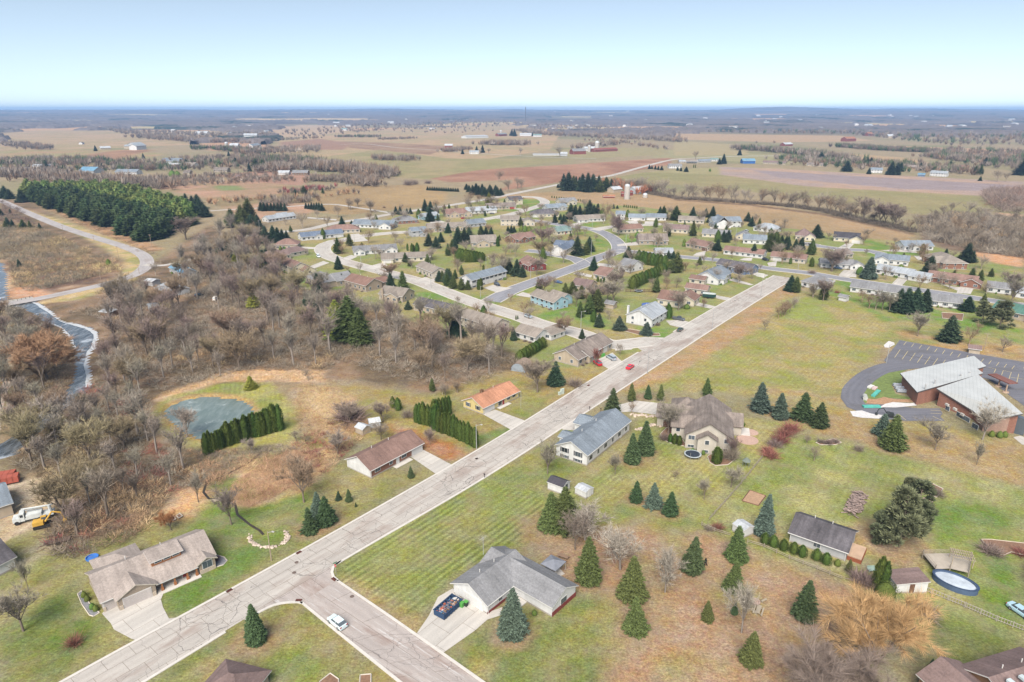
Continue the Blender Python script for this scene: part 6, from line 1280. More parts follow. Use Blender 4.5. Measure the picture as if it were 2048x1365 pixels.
H(c5_(1080,415), c5_(1205,402), 11, 2.8, 'teal', 'cream', 'cream house with a pale teal roof inside the street loop', 'the teal-roofed house', doors=[('f',8,'red')])
H(c5_(1140,575), c5_(1300,492), 9, 3.0, 'blue', 'white', 'white house with blue-grey roof on the sharp street corner', 'the blue-roofed corner house', gar=[('l',4.5,5)], wings=[(14,0,24,13,3.4,'y','g')], L=26)
H(c5_(620,335), c5_(770,335), 11, 5.0, 'tan', 'beige', 'two-storey beige house with brown gable wing at the loop', 'the two-storey beige house', wings=[(17,-2,28,9,3.2,'y','g')])
H(c5_(870,268), c5_(1095,265), 13, 2.9, 'dark', 'cream', 'cream house with a wide charcoal hip roof and white garage', 'the charcoal hip-roofed house', rt='h', gar=[('f',4,5)])
H(c5_(1005,217), c5_(1165,205), 11, 2.9, 'bgrey', 'grey', 'grey house with pale blue roof on the crescent', 'the pale blue-roofed house', wings=[(10,-3,18,6,2.95,'y','g')])
H(c5_(1115,168), c5_(1245,160), 12, 3.0, 'grey', 'beige', 'grey gabled house at the top of the crescent', 'the house at the top of the crescent', wings=[(6,-3,16,8,3.05,'y','g')])
H(c5_(692,168), c5_(800,162), 11, 5.4, 'dark', 'cream', 'tall cream house beside the crossroads with a rust-red stair', 'the tall cream crossroads house', front=2)
H(c5_(515,208), c5_(700,200), 11, 2.8, 'taupe', 'tan', 'tan house with taupe roof and a bright red garage door', 'the red garage door house', gar=[('f',24,4.6)], dm='red', L=28)
H(c5_(345,242), c5_(530,234), 11, 2.8, 'lgrey', 'white', 'pale house with light grey roof and white garage left of the red door', 'the light grey-roofed house', gar=[('f',24,4.8)], L=28)
H(c5_(178,270), c5_(335,262), 12, 3.0, 'brown', 'tan', 'tan house with twin steep brown gables', 'the twin brown-gabled house', wings=[(2,-3,11,8,3.05,'y','g'),(15,-2,23,8,3.0,'y','g')], pitch=.6)
H(c5_(1245,310), c5_(1475,300), 10, 2.7, 'tan', 'white', 'low white ranch with tan roof beneath the big dark spruces', 'the low white ranch', wings=[(0,-3,9,8,2.72,'x','g')])
H(c5_(1562,288), c5_(1635,290), 9, 5.2, 'bgrey', 'white', 'white two-storey farmhouse-style home with attached grey-roofed garage', 'the white farmhouse-style home', wings=[(11,-1,25,9,2.8,'x','g')], gar=[('f',18,5,1)])
H(c6_(380,292), c6_(540,296), 10, 2.7, 'bgrey', 'white', 'white bungalow with blue-grey roof and double garage on the north street', 'the blue-grey bungalow', gar=[('f',5,5)])
H(c6_(157,402), c6_(352,388), 11, 2.9, 'red', 'cream', 'cream house with reddish-brown gable roof right of the loop', 'the reddish-roofed cream house')
H(c6_(320,492), c6_(555,492), 12, 3.1, 'taupe', 'stone', 'stone house with steep central window gable', 'the stone house', wings=[(10,-2,17,6,3.12,'y','g')], pitch=.6)
H(c6_(517,388), c6_(715,402), 11, 2.9, 'mauve', 'cream', 'cream house with mauve roof dotted with skylights', 'the house with skylights')
H(c6_(640,312), c6_(850,322), 10, 2.7, 'tan', 'beige', 'beige bungalow with weathered roof on the field side', 'the beige bungalow')
H(c6_(925,350), c6_(1155,348), 11, 5.0, 'bgrey', 'white', 'big white house with dormers, porch and a steep garage gable', 'the big white dormered house', wings=[(0,-5,13,10,3.4,'y','g',.9)], gar=[('f',6.5,5,1)], pitch=.55)
H(c6_(835,428), c6_(1060,442), 10, 2.8, 'grey', 'cream', 'cream ranch with grey roof hidden behind spruces', 'the ranch behind spruces', wings=[(24,-2,34,10,2.85,'y','g')])
H(c6_(705,512), c6_(865,545), 11, 2.8, 'brown', 'tan', 'tan house with brown roof and a dark garage door', 'the dark garage door house', gar=[('f',16,4.6)], dm='brown')
H(c6_(1010,570), c6_(1330,608), 9, 2.7, 'brown', 'white', 'long white ranch with dark reddish roof behind garden trees', 'the long reddish-roofed ranch')
H(c6_(1170,482), c6_(1360,492), 11, 3.0, 'bgrey', 'white', 'white-walled house with a smooth blue-grey roof near the pines', 'the smooth-roofed house')
H(c6_(1255,378), c6_(1440,398), 12, 3.0, 'lgrey', 'white', 'white house with pale grey hip roof beside the stubble field', 'the pale hip-roofed house', rt='h')
H(c6_(1600,450), c6_(1735,458), 12, 3.2, 'mauve', 'cream', 'cream house with a steep mauve hip roof near the field edge', 'the steep mauve-roofed house', rt='h', pitch=.7, wings=[(6,-3,13,6,3.0,'y','g')])
H(c6_(1395,620), c6_(1678,650), 9, 2.7, 'brown', 'beige', 'beige ranch with brown roof across from the street end', 'the beige ranch across the street end', gar=[('f',4,4.8)])
H(c6_(950,690), c6_(1225,740), 10, 3.0, 'dark', 'slate', 'slate-blue house with near-black roof and three trees in front', 'the slate-blue house', wings=[(12,-3,20,6,3.02,'y','g')], gar=[('f',28,4.6)])
H(c6_(965,825), c6_(1070,765), 13, 3.2, 'bgrey', 'white', 'white house with wide grey roof and curved drive', 'the wide grey-roofed house', wings=[(3,-2,10,6,3.22,'y','g')])
H(c6_(730,808), c6_(850,826), 6, 2.8, 'brown', 'beige', 'beige garage with a brown roof behind its twin', 'the rear beige garage', gar=[])
H(c6_(695,888), c6_(845,908), 7, 2.9, 'brown', 'beige', 'beige house with a brown roof beside the covered motor boat', 'the beige house by the boat', L=11)
H(c6_(470,985), c6_(655,1012), 12, 3.2, 'red', 'cream', 'cream house with faded red roof beside the fenced patio', 'the faded red-roofed house', wings=[(6,6,16,16,3.22,'y','g')])
H(cH_(215,475), cH_(340,398), 12, 4.2, 'lgrey', 'white', 'white house with light grey roof and big white chimney by the corner', 'the white chimney house', chim=(2.5,12.5,7.2,'white'), left=2)
H(c5_(865,965), c5_(1055,1030), 9, 4.2, 'tan', 'blue', 'pale blue split-level house on the corner lawn', 'the pale blue house', wings=[(4,8,14,15,4.0,'x','g')])
H(c5_(1200,860), c5_(1340,882), 10, 2.8, 'mauve', 'tan', 'tan house with mauve-brown roof behind bushy firs', 'the house behind bushy firs')
H(c5_(1380,770), c5_(1480,792), 13, 2.8, 'brown', 'cream', 'cream house with broad brown hip roof beside young cedars', 'the brown-roofed house by young cedars', rt='g')
H(c5_(1580,700), c5_(1680,722), 12, 3.4, 'grey', 'white', 'white house with grey roof at the end of the clipped hedge', 'the white house by the hedge')
H(c5_(1472,1008), c5_(1542,1020), 4, 2.3, 'grey', 'tan', 'small tan garden shed with grey roof between bare trees', 'the tan garden shed', name='shed', cat='shed', nowin=True)
H(c6_(460,592), c6_(600,592), 9, 2.7, 'lgrey', 'white', 'white house half hidden behind the cedar screen', 'the half-hidden white house')
H(c7_(305,515), c7_(538,532), 12, 2.9, 'black', 'cream', 'cream house with black roof and wide front drive on the back street', 'the black-roofed cream house', wings=[(10,-4,19,8,2.92,'y','g')], gar=[('f',14.5,5,1)])
H(c7_(380,682), c7_(480,668), 10, 2.7, 'taupe', 'beige', 'beige house with taupe gable behind the big round bare tree', 'the beige house behind the round tree')
H(c7_(185,758), c7_(485,775), 9, 2.7, 'grey', 'white', 'white ranch with grey roof and a dark car behind the round bare tree', 'the white ranch with the dark car', wings=[(16,-2,24,6,2.72,'y','g')])
H(c7_(8,928), c7_(150,962), 14, 2.9, 'grey', 'white', 'white square house with a grey hip roof at the street end', 'the hip-roofed house at the street end', rt='h')
H(c7_(455,980), c7_(945,1048), 9, 2.8, 'grey', 'white', 'very long white ranch with dark grey roof backing the meadow', 'the very long white ranch')
H(c7_(1175,1108), c7_(1470,1138), 9, 2.8, 'grey', 'white', 'white ranch with grey roof right of the three big spruces', 'the ranch right of the three spruces', shut=True)
H(c7_(350,1058), c7_(415,1072), 3.2, 2.2, 'grey', 'white', 'little white garden shed with a grey gable in the meadow corner', 'the little white meadow shed', name='shed', cat='shed', nowin=True)
H(c7_(680,718), c7_(985,748), 9.5, 3.2, 'bgrey', 'white', 'white house with smooth blue-grey roof behind the blue spruce', 'the white house behind the blue spruce', wings=[(0,-3,8,8,3.22,'y','g')])
H(c7_(680,812), c7_(1000,868), 9, 2.8, 'lgrey', 'white', 'white ranch with pale roof and white birch in front', 'the white ranch with the birch', gar=[('f',26,5)], wings=[(19,-2,29,7,2.85,'x','g')])
H(c7_(950,602), c7_(1215,600), 11, 2.9, 'bgrey', 'white', 'white house with blue-grey gables next to a tall cedar on the turning circle', 'the house on the turning circle', wings=[(2,-3,9,8,2.92,'y','g')])
H(c7_(1110,695), c7_(1300,772), 14, 4.0, 'tan', 'brick', 'large brick house with a broad tan hip roof before the copse', 'the large brick house', rt='h', wings=[(10,-2,20,8,3.6,'y','g')])
H(c7_(1155,885), c7_(1600,945), 10, 2.8, 'brown', 'brick', 'long brick ranch with brown roof and brown garage door', 'the long brick ranch', gar=[('f',33,4.6)], dm='brown', wings=[(16,-2,25,6,2.82,'y','g')])
H(c7_(1700,982), c7_(1925,1010), 9, 2.8, 'grey', 'white', 'white ranch with grey roof near the small pond at the right edge', 'the ranch near the small pond')
H(c7_(1965,1030), c7_(2090,1050), 9, 2.8, 'lgrey', 'white', 'white garage house cut by the right edge of the picture', 'the white house at the right edge')
H(cI_(1340,275), cI_(1660,345), 11, 2.9, 'green', 'tan', 'tan house with a bright green roof behind two round pines', 'the green-roofed house', wings=[(18,-3,30,9,2.92,'y','h')])
H(cO_(1490,135), cO_(1600,150), 3.5, 2.0, 'mauve', 'tan', 'small wooden park shelter beside the church parking lot', 'the shelter by the parking lot', name='shelter', cat='shelter', nowin=True)
fh = MB(); wall_block(fh, -9, -5, 9, 5, 5, 'x', 'g', .4); fr = MB(); roof_block(fr, -9, -5, 9, 5, 5, 'x', 'g', .4); gf = np.random.default_rng(9)
fhd = fh.data('wall', [wmat('white')]); frd = [fr.data('roof', [rmat(c)]) for c in ('lgrey', 'taupe', 'silver')]; k_ = 0
while k_ < 70:
    x = gf.uniform(20, 2040); y = gf.uniform(229, 262) if x > 540 else gf.uniform(232, 300)
    if x < 1050 and gf.random() < .5: continue
    X, Y = P(x, y); e = empty('far_house', (X, Y, gheight(X, Y)+(4 if Y > 2200 else 0)), gf.uniform(0, 3)); e.scale = (gf.uniform(.8, 2.2),)*3; tag(e, 'tiny pale house speck among the far woods', 'house', 'house specks in the far woods'); obj('wall', fhd, e); obj('roof', frd[k_ % 3], e); k_ += 1
# arched shed
q_ = np.array(P(*cF_(965,590))); qe = empty('arched_shed', (q_[0], q_[1], 0), radians(-25)); tag(qe, 'arched grey metal shed at the edge of the wood', 'shed')
m_ = MB(); n_ = 10; V_ = [(3.0*cos(pi*i/n_), y, 3.2*sin(pi*i/n_)) for y in (0, 7) for i in range(n_+1)]; m_.add(V_, [(i, i+1, n_+2+i, n_+1+i) for i in range(n_)]); m_.build('roof', [plain('brown_metal', alb(160,140,124))], qe)
m_ = MB(); m_.add([(2.9*cos(pi*i/n_), .1, 3.1*sin(pi*i/n_)) for i in range(n_+1)], [tuple(range(n_+1))]); m_.build('end_wall', [plain('grey_metal', alb(160,170,178))], qe); HOUSES.append((qe, 'the arched metal shed', q_, 6, 7, 3))
# ---- farmsteads and houses far away (lengths from the picture)
F_ = lambda f, x0, y0, x1, y1, w, h, rc, wc, lab, nm='house', **k: house(f(x0, y0), f(x1, y1), w, h, rc, wc, lab, None, name=nm, cat=nm.split('_')[-1] if nm != 'house' else 'house', found=False, **k)
F_(c2_,740,226,868,222,30,6,'silver','white','big white-roofed dairy barn far out in the fields','barn', nowin=True, pitch=.2)
F_(c2_,1490,306,1625,300,16,5,'barnred','barnred','long red poultry barn on the ridge farm','barn', nowin=True, pitch=.35)
F_(c2_,1365,320,1440,318,18,7,'grey','barnred','grey-roofed red barn at the ridge farm','barn', nowin=True); F_(c2_,1435,300,1500,298,14,6,'silver','white','white barn behind the red ones on the ridge farm','barn', nowin=True)
F_(c2_,1130,326,1290,326,22,2,'silver','white','low white silage bunker beside the ridge farm','bunker', nowin=True, pitch=.08); F_(c2_,1290,330,1330,330,12,5,'silver','grey','small grey machine shed beside the silage bunker','shed', nowin=True)
F_(c2_,612,282,658,282,14,6,'silver','barnred','old barn hidden in trees left of the field farmhouse','barn', nowin=True); F_(c2_,758,318,812,318,10,5,'lgrey','white','white farmhouse alone among bare fields'); F_(c2_,928,212,978,210,16,6,'grey','barnred','dark barn right of the dairy barn','barn', nowin=True)
F_(c2_,1052,212,1120,212,20,5,'silver','white','pale shed beside two dark spruces at the dairy','shed', nowin=True); F_(c2_,1130,216,1180,216,16,5,'teal','white','greenish shed at the dairy','shed', nowin=True); F_(c2_,1330,206,1370,206,14,4,'steelblue','white','light blue shed beyond the dairy','shed', nowin=True)
F_(c2_,1925,402,2000,402,11,4.5,'grey','white','white gabled house by the country road bend'); F_(c2_,2025,372,2090,372,10,4,'tan','tan','tan house just past the country road bend')
F_(c2_,1600,545,1650,540,10,4,'silver','tan','cream-roofed shed beside the farmyard silo','shed', nowin=True); F_(c2_,1728,552,1790,545,11,5,'silver','steel','steel barn right of the farmyard silo','barn', nowin=True); F_(c2_,1690,562,1715,560,6,4,'barnred','barnred','small red barn beside the farmyard silo','barn', nowin=True); F_(c2_,1648,568,1668,568,6,4,'barnred','barnred','red lean-to left of the farmyard silo','barn', nowin=True)
F_(c2_,1540,575,1608,575,5,1.6,'rust','barnred','row of rusty red farm wagons in the farmyard','wagon_shed', nowin=True)
F_(c3_,402,374,475,374,14,5,'steelblue','bluepaint','bright blue pole barn on the far side of the long field','barn', nowin=True); F_(c3_,520,376,650,380,10,3,'mauve','tan','long low mauve-roofed motel-like house past the blue barn'); F_(c3_,775,388,895,392,10,3,'taupe','tan','long taupe-roofed house among bare trees past the field')
F_(c3_,1150,428,1218,430,11,5,'bgrey','white','white two-storey house at the far field edge'); F_(c3_,1340,402,1420,405,10,3,'taupe','brown','brown house right of the far white two-storey'); F_(c3_,1495,446,1590,452,11,5,'lgrey','white','white two-storey house with a blue car port beyond the field'); F_(c3_,1425,448,1465,450,7,2.5,'steelblue','slate','blue car port left of the far white house','carport', nowin=True)
F_(c3_,1620,338,1830,346,14,4,'lgrey','white','very long white greenhouse on the far right','greenhouse', nowin=True, pitch=.2); F_(c3_,30,372,140,372,10,3,'lgrey','tan','pale-roofed house left of the spruce pair beyond the road'); F_(c3_,150,368,215,366,10,3,'bgrey','grey','grey-blue roofed house at the start of the far row'); F_(c3_,215,360,260,360,9,3,'teal','white','teal-roofed bungalow in the far row')
F_(c3_,650,272,695,270,16,5,'silver','barnred','silver-roofed barn beyond the far row','barn', nowin=True); F_(c3_,1010,244,1065,242,20,8,'rust','barnred','red barn cluster building on the far hillside farm','barn', nowin=True); F_(c3_,1140,212,1170,211,24,7,'rust','barnred','orange-roofed barn far beyond the hillside farm','barn', nowin=True); F_(c3_,1255,224,1290,224,24,6,'silver','tan','tan hangar on the distant slope','shed', nowin=True); F_(c3_,1640,402,1720,405,10,3,'brown','brown','dark brown house at the right of the far row')
F_(c1_,462,430,550,432,20,4,'steelblue','steel','pale blue-roofed machine shed northwest of the plantation','shed', nowin=True); F_(c1_,105,362,205,362,14,4,'bgrey','white','blue-grey roofed house at the left edge settlement'); F_(c1_,215,352,285,352,13,4,'lgrey','white','pale house right of the blue-grey one, left settlement'); F_(c1_,188,404,262,404,12,3.5,'lgrey','white','white house before the left settlement'); F_(c1_,282,404,340,402,12,3.5,'grey','white','small white house right of the white one, left settlement'); F_(c1_,-20,425,40,424,12,3,'silver','white','white trailer at the left edge'); F_(c1_,50,424,110,424,10,3,'silver','white','second white trailer from the left edge'); F_(c1_,120,420,165,420,10,3,'lgrey','tan','tan trailer third from the left edge')
F_(c1_,675,436,800,438,13,4,'bgrey','white','grey-blue ranch southeast of the machine shed'); F_(c1_,762,392,815,392,12,4,'tan','white','tan-roofed house amid northwest trees'); F_(c1_,942,370,1050,372,18,4,'bgrey','grey','large grey-blue house in the northwest cluster'); F_(c1_,978,396,1052,396,12,3.5,'silver','white','white-roofed garage below the large grey-blue house','garage', nowin=True); F_(c1_,1068,390,1135,392,12,3.5,'tan','white','white house right of the white-roofed garage'); F_(c1_,900,402,940,402,10,3,'grey','white','small grey cottage left of the white-roofed garage'); F_(c1_,1075,440,1110,440,11,4,'taupe','tan','taupe house standing alone in brown grass'); F_(c1_,1625,440,1690,440,11,3,'silver','white','low white shed by the northern tree belt','shed', nowin=True); F_(c1_,1710,442,1800,442,12,4,'grey','brown','brown house on the green knoll by the tree belt'); F_(c1_,728,288,760,288,12,7,'lgrey','tan','tan hilltop house with a grey roof'); F_(c1_,1340,284,1390,284,22,6,'silver','white','white barn beside the northern silo','barn', nowin=True); F_(c1_,1480,284,1530,280,18,6,'bgrey','white','white farmhouse at the gravel pit'); F_(c1_,1250,425,1330,425,13,4,'taupe','stone','stone house screened by spruces in the northwest'); F_(c1_,1380,458,1455,458,8,2,'mauve','brown','low brown animal shed in the northern meadow','shed', nowin=True); F_(c1_,1000,190,1022,190,14,9,'silver','white','white chapel-like house on the far plain'); F_(c1_,1140,205,1210,205,30,5,'silver','white','white sheds on the far plain','shed', nowin=True)
F_(c1_,590,292,650,290,14,4,'silver','tan','pale sheds at the old orchard','shed', nowin=True); F_(c1_,1995,180,2030,180,20,6,'teal','white','greenish barn at the edge of the northern field','barn', nowin=True)
def silo(f, x, yb, yt, r, lab, dome='silver'):
    a = f(x, yb); b = f(x, yt); X, Y = P(*a); h = ztop(Y, b[1]); e = empty('silo', (X, Y, 0)); tag(e, lab, 'silo')
    m = MB(); m.lathe((0,0,0), [(r, 0), (r, h-r*.8)], 20); m.build('shell', [plain('silo_concrete', alb(196,190,182), var=.15)], e)
    m = MB(); m.lathe((0,0,h-r*.8+.02), [(r*1.02, 0), (r*.85, r*.45), (r*.45, r*.72), (.1, r*.8)], 20); m.build('dome', [plain('silo_dome', alb(208,212,216), rough=.4)], e)
silo(c2_, 1678, 582, 492, 3.0, 'tall pale concrete silo in the farmyard across the stubble'); silo(c2_, 1503, 300, 240, 5, 'twin-ringed silo on the ridge farm'); silo(c2_, 1458, 305, 265, 3, 'short silo beside the red barns of the ridge farm'); silo(c1_, 1328, 290, 246, 4, 'white silo at the northern farm'); silo(c2_, 1785, 572, 545, 2.6, 'squat blue-grey grain bin beside the steel barn'); silo(c2_, 942, 205, 178, 4, 'silo at the dairy barn')
# ---- buildings in the wood and the contractor's yard
H(cA_(1330,880), cA_(1440,920), 11, 2.6, 'lgrey', 'grey', 'weathered pale grey barn half lost in the wood', 'the weathered grey barn', nowin=True, name='barn', cat='barn', pitch=.3)
H(cA_(1450,700), cA_(1560,755), 8, 2.6, 'steelblue', 'grey', 'blue-roofed shed by the park lane under bare trees', 'the blue-roofed wood shed', nowin=True, name='shed', cat='shed')
H(cA_(1242,818), cA_(1305,826), 5, 2.6, 'silver', 'grey', 'small tin shed above the weathered barn', 'the small tin shed', nowin=True, name='shed', cat='shed', pitch=.25)
H(cA_(862,1080), cA_(945,1092), 5, 2.2, 'lgrey', 'brown', 'grey plank shack near the river bend', 'the plank shack', nowin=True, name='shed', cat='shed', pitch=.2)
H(cA_(1285,1045), cA_(1380,1030), 5, 2.2, 'lgrey', 'grey', 'small roof among trunks south of the weathered barn', 'the roof among trunks', nowin=True, name='shed', cat='shed')
H(cC_(-40,420), cC_(82,380), 12, 3.4, 'bgrey', 'tan', 'tan pole barn with blue-grey metal roof at the left edge', 'the tan pole barn', nowin=True, name='barn', cat='barn', pitch=.4)
H(cC_(-60,770), cC_(95,690), 10, 2.8, 'dark', 'white', 'white garage with charcoal roof at the left edge', 'the white garage at the left edge', nowin=True, name='garage', cat='garage', pitch=.5)
H(cD_(1275,1005), cD_(1335,1030), 3, 2.0, 'silver', 'tan', 'first weathered garden hut behind the brown-roofed ranch', 'the left garden hut', nowin=True, name='shed', cat='shed', ov=.2)
H(cD_(1395,975), cD_(1480,960), 3, 2.0, 'silver', 'grey', 'second garden hut with pale tin roof behind the ranch', 'the tin-roofed garden hut', nowin=True, name='shed', cat='shed', ov=.2)
# ================================================================== CHURCH
ce = empty('church', (*P(*cO_(1170,668)), 0)); tag(ce, 'brick church with two pale metal roofs beside the striped parking lot', 'church')
c0 = np.array(P(*cO_(1170,668)))
def ch_block(roof, hs, inset, wm, nm):
    w = np.array([P(*cO_(*q), z) for q, z in zip(roof, hs)])-c0; cen = w.mean(0)
    ins = cen+(w-cen)*(1-inset/np.hypot(*(w-cen).T)[:, None])
    a = sum(w[i][0]*w[(i+1) % len(w)][1]-w[(i+1) % len(w)][0]*w[i][1] for i in range(len(w)))
    if a < 0: w = w[::-1]; ins = ins[::-1]; hs = list(hs)[::-1]
    m = MB(); m.prism([tuple(q) for q in ins], -.3, [z-.35 for z in hs]); m.build(nm, [wm], ce)
    m = MB(); slab(m, ([(w[i][0], w[i][1], hs[i]) for i in range(len(w))], [tuple(range(len(w)))]), .38); return m.build('roof', [MROOF, plain('dark_fascia', alb(96,92,92))], ce)
def metalroof():
    m, nt, b = newmat('standing_seam_roof'); tc = nd(nt, 'ShaderNodeTexCoord')
    w = nd(nt, 'ShaderNodeTexWave', wave_type='BANDS', bands_direction='DIAGONAL'); w.inputs['Scale'].default_value = .55; nt.links.new(mapping(nt, tc.outputs['Object'], (1, -.6, 0)), w.inputs['Vector'])
    c = mixc(nt, alb(214,216,214), grey(nt, mth(nt, 'MULTIPLY', ramp(nt, w.outputs['Fac'], 0, .08, .82, 1), ramp(nt, noise(nt, tc.outputs['Object'], .25, 5, .6), .3, .7, .86, 1.04))), 1.0, 'MULTIPLY')
    nt.links.new(c, b.inputs['Base Color']); b.inputs['Roughness'].default_value = .45; b.inputs['Metallic'].default_value = .1; return m
MROOF = metalroof(); BRK = siding(alb(158,114,98), True)
r1 = ch_block([(805,335),(1545,160),(1670,265),(1580,290),(1640,335),(975,525)], [4.8,7,7,6.8,6.8,4.8], 1.0, BRK, 'wall')
r2 = ch_block([(1170,488),(1590,348),(2038,742),(1650,815),(1540,715)], [5.6,7.6,7.0,2.7,3.0], 1.1, BRK, 'wall')
for x, y in ((1060,470),(1155,425),(1410,370),(1500,345)):
    p = np.array(P(*cO_(x, y), 6))-c0; m = MB(); m.tube((*p, 5.2), (*p, 6.7), .22, n=8); m.tube((*p, 6.7), (p[0], p[1], 6.95), .34, .2, n=8); m.build('roof_vent', [plain('aluminium', alb(200,200,200))], r1)
st0 = np.array(P(*cO_(1625,915)))-c0; st1 = np.array(P(*cO_(1895,930)))-c0; dd = (st1-st0)/np.hypot(*(st1-st0)); nn = np.array([dd[1], -dd[0]])
m = MB(); m.prism([tuple(st0+nn*.1), tuple(st1+nn*.1), tuple(st1-nn*1.6), tuple(st0-nn*1.6)], -.2, [2.5, 5.6, 5.6, 2.5]); m.build('stone_wall', [siding(alb(176,146,130), True)], ce)
m = MB(); q0 = st1-nn*.5; q1 = np.array(P(*cO_(2040,965)))-c0; m.prism([tuple(q0), tuple(q1), tuple(q1-nn*2.5), tuple(q0-nn*2.5)], 0, 5.2); m.build('glass_entrance', [GLASS], ce)
wa = np.array(P(*cO_(1180,672)))-c0; wb = np.array(P(*cO_(1600,912)))-c0; wd = (wb-wa); wl_ = np.hypot(*wd); wd /= wl_; wan = atan2(wd[1], wd[0]); wn_ = np.array([wd[1], -wd[0]])
for t, w_, z in ((.27,1.6,.9),(.56,2.4,.9),(.70,3.2,.9),(.93,2.2,.2)): p = wa+wd*wl_*t+wn_*.55; opening(ce, 'window', (p[0], p[1], z), wan, w_, 1.4)
for t in (.26,.45,.63): p = wa+wd*wl_*t+wn_*.7; m = MB(); m.box(-.6, -.45, 2.4 if t < .6 else 2.0, .6, .1, 3.1 if t < .6 else 2.7); m.build('air_conditioner', [plain('ac_metal', alb(210,204,196))], ce, (p[0], p[1], 0), wan)
m = MB(); k0 = np.array(P(*cO_(1685,345), 3.0))-c0; k1 = np.array(P(*cO_(1900,440), 3.0))-c0; kd = (k1-k0)/np.hypot(*(k1-k0)); kn = np.array([-kd[1], kd[0]])
m.prism([tuple(k0), tuple(k1), tuple(k1+kn*3.4), tuple(k0+kn*3.4)], 2.7, 3.05); m.build('canopy_roof', [roofmat(alb(148,104,96))], ce)
for x, y in ((1790,468),(1862,528)): p = np.array(P(*cO_(x, y)))-c0; m = MB(); m.tube((*p, 0), (*p, 2.7), .25, n=8); m.tube((*p, 0), (*p, .35), 1.1, .9, n=12); m.build('canopy_post', [siding(alb(184,160,140), True)], ce)
for pg in ([(300,720),(420,712),(520,745),(640,760),(590,795),(420,786),(330,770)], [(655,645),(730,628),(900,640),(968,632),(968,662),(760,682),(640,680),(580,688)]): sheet('gravel_patch', [cO_(*q) for q in pg], .1, SNOW)
sheet('bare_soil_patch', [cO_(*q) for q in [(470,590),(560,600),(640,575),(760,600),(900,600),(960,628),(740,628),(640,655),(470,640)]], .07, plain('reddish_soil', alb(190,150,116), var=.4, scale=1.5))
sheet('drive_island_lawn', [cO_(*q) for q in [(880,300),(760,310),(600,350),(470,440),(400,560),(400,620),(440,650),(500,600),(640,580),(900,600),(900,580),(760,545),(715,450),(830,440),(815,330)]], .06, plain('lawn_grass', alb(126,142,80), var=.35, scale=.8))
sheet('church_walk', [cO_(*q) for q in [(1940,980),(2010,965),(2100,1000),(2100,1060),(2030,1055)]], .06, DRV, uvdir=0)
HOUSES.append((ce, 'the brick church', c0, 20, 20, 6))
# ================================================================== VEHICLES
CARG = plain('tyre_rubber', (.02,.02,.02), rough=.8); RIM = plain('alloy_rim', alb(180,180,184), metal=.6); LMP = plain('lamp_lens', alb(226,226,220), rough=.2); TLM = plain('tail_lens', (.35,.02,.02), rough=.2)
def paint(c):
    k = ('paint', c)
    if k not in _mats:
        m, nt, b = newmat('car_paint'); b.inputs['Base Color'].default_value = (*c, 1); b.inputs['Roughness'].default_value = .3; b.inputs['Coat Weight'].default_value = .5; _mats[k] = m
    return _mats[k]
PROF = {'hatch': ([(-2.1,.62),(-2.05,1.0),(-1.9,1.05)], [(-1.95,1.0),(-1.35,1.5),(.35,1.5),(1.0,1.02)], [(2.0,.86),(2.15,.55)], 1.78),
        'sedan': ([(-2.3,.6),(-2.25,.98),(-1.6,1.02)], [(-1.6,1.0),(-.95,1.42),(.4,1.42),(1.1,.98)], [(2.1,.82),(2.3,.5)], 1.8),
        'suv': ([(-2.25,.6),(-2.25,1.1),(-2.1,1.12)], [(-2.15,1.1),(-1.8,1.75),(.5,1.75),(1.1,1.12)], [(2.1,1.0),(2.25,.6)], 1.88),
        'van': ([(-2.5,.55),(-2.5,1.05),(-2.4,1.08)], [(-2.42,1.06),(-2.1,1.75),(.8,1.72),(1.7,1.05)], [(2.3,.85),(2.5,.5)], 1.95),
        'pickup': ([(-2.8,.65),(-2.8,1.1),(-.7,1.1)], [(-.65,1.08),(-.5,1.8),(.8,1.8),(1.35,1.12)], [(2.6,1.05),(2.8,.65)], 1.95)}
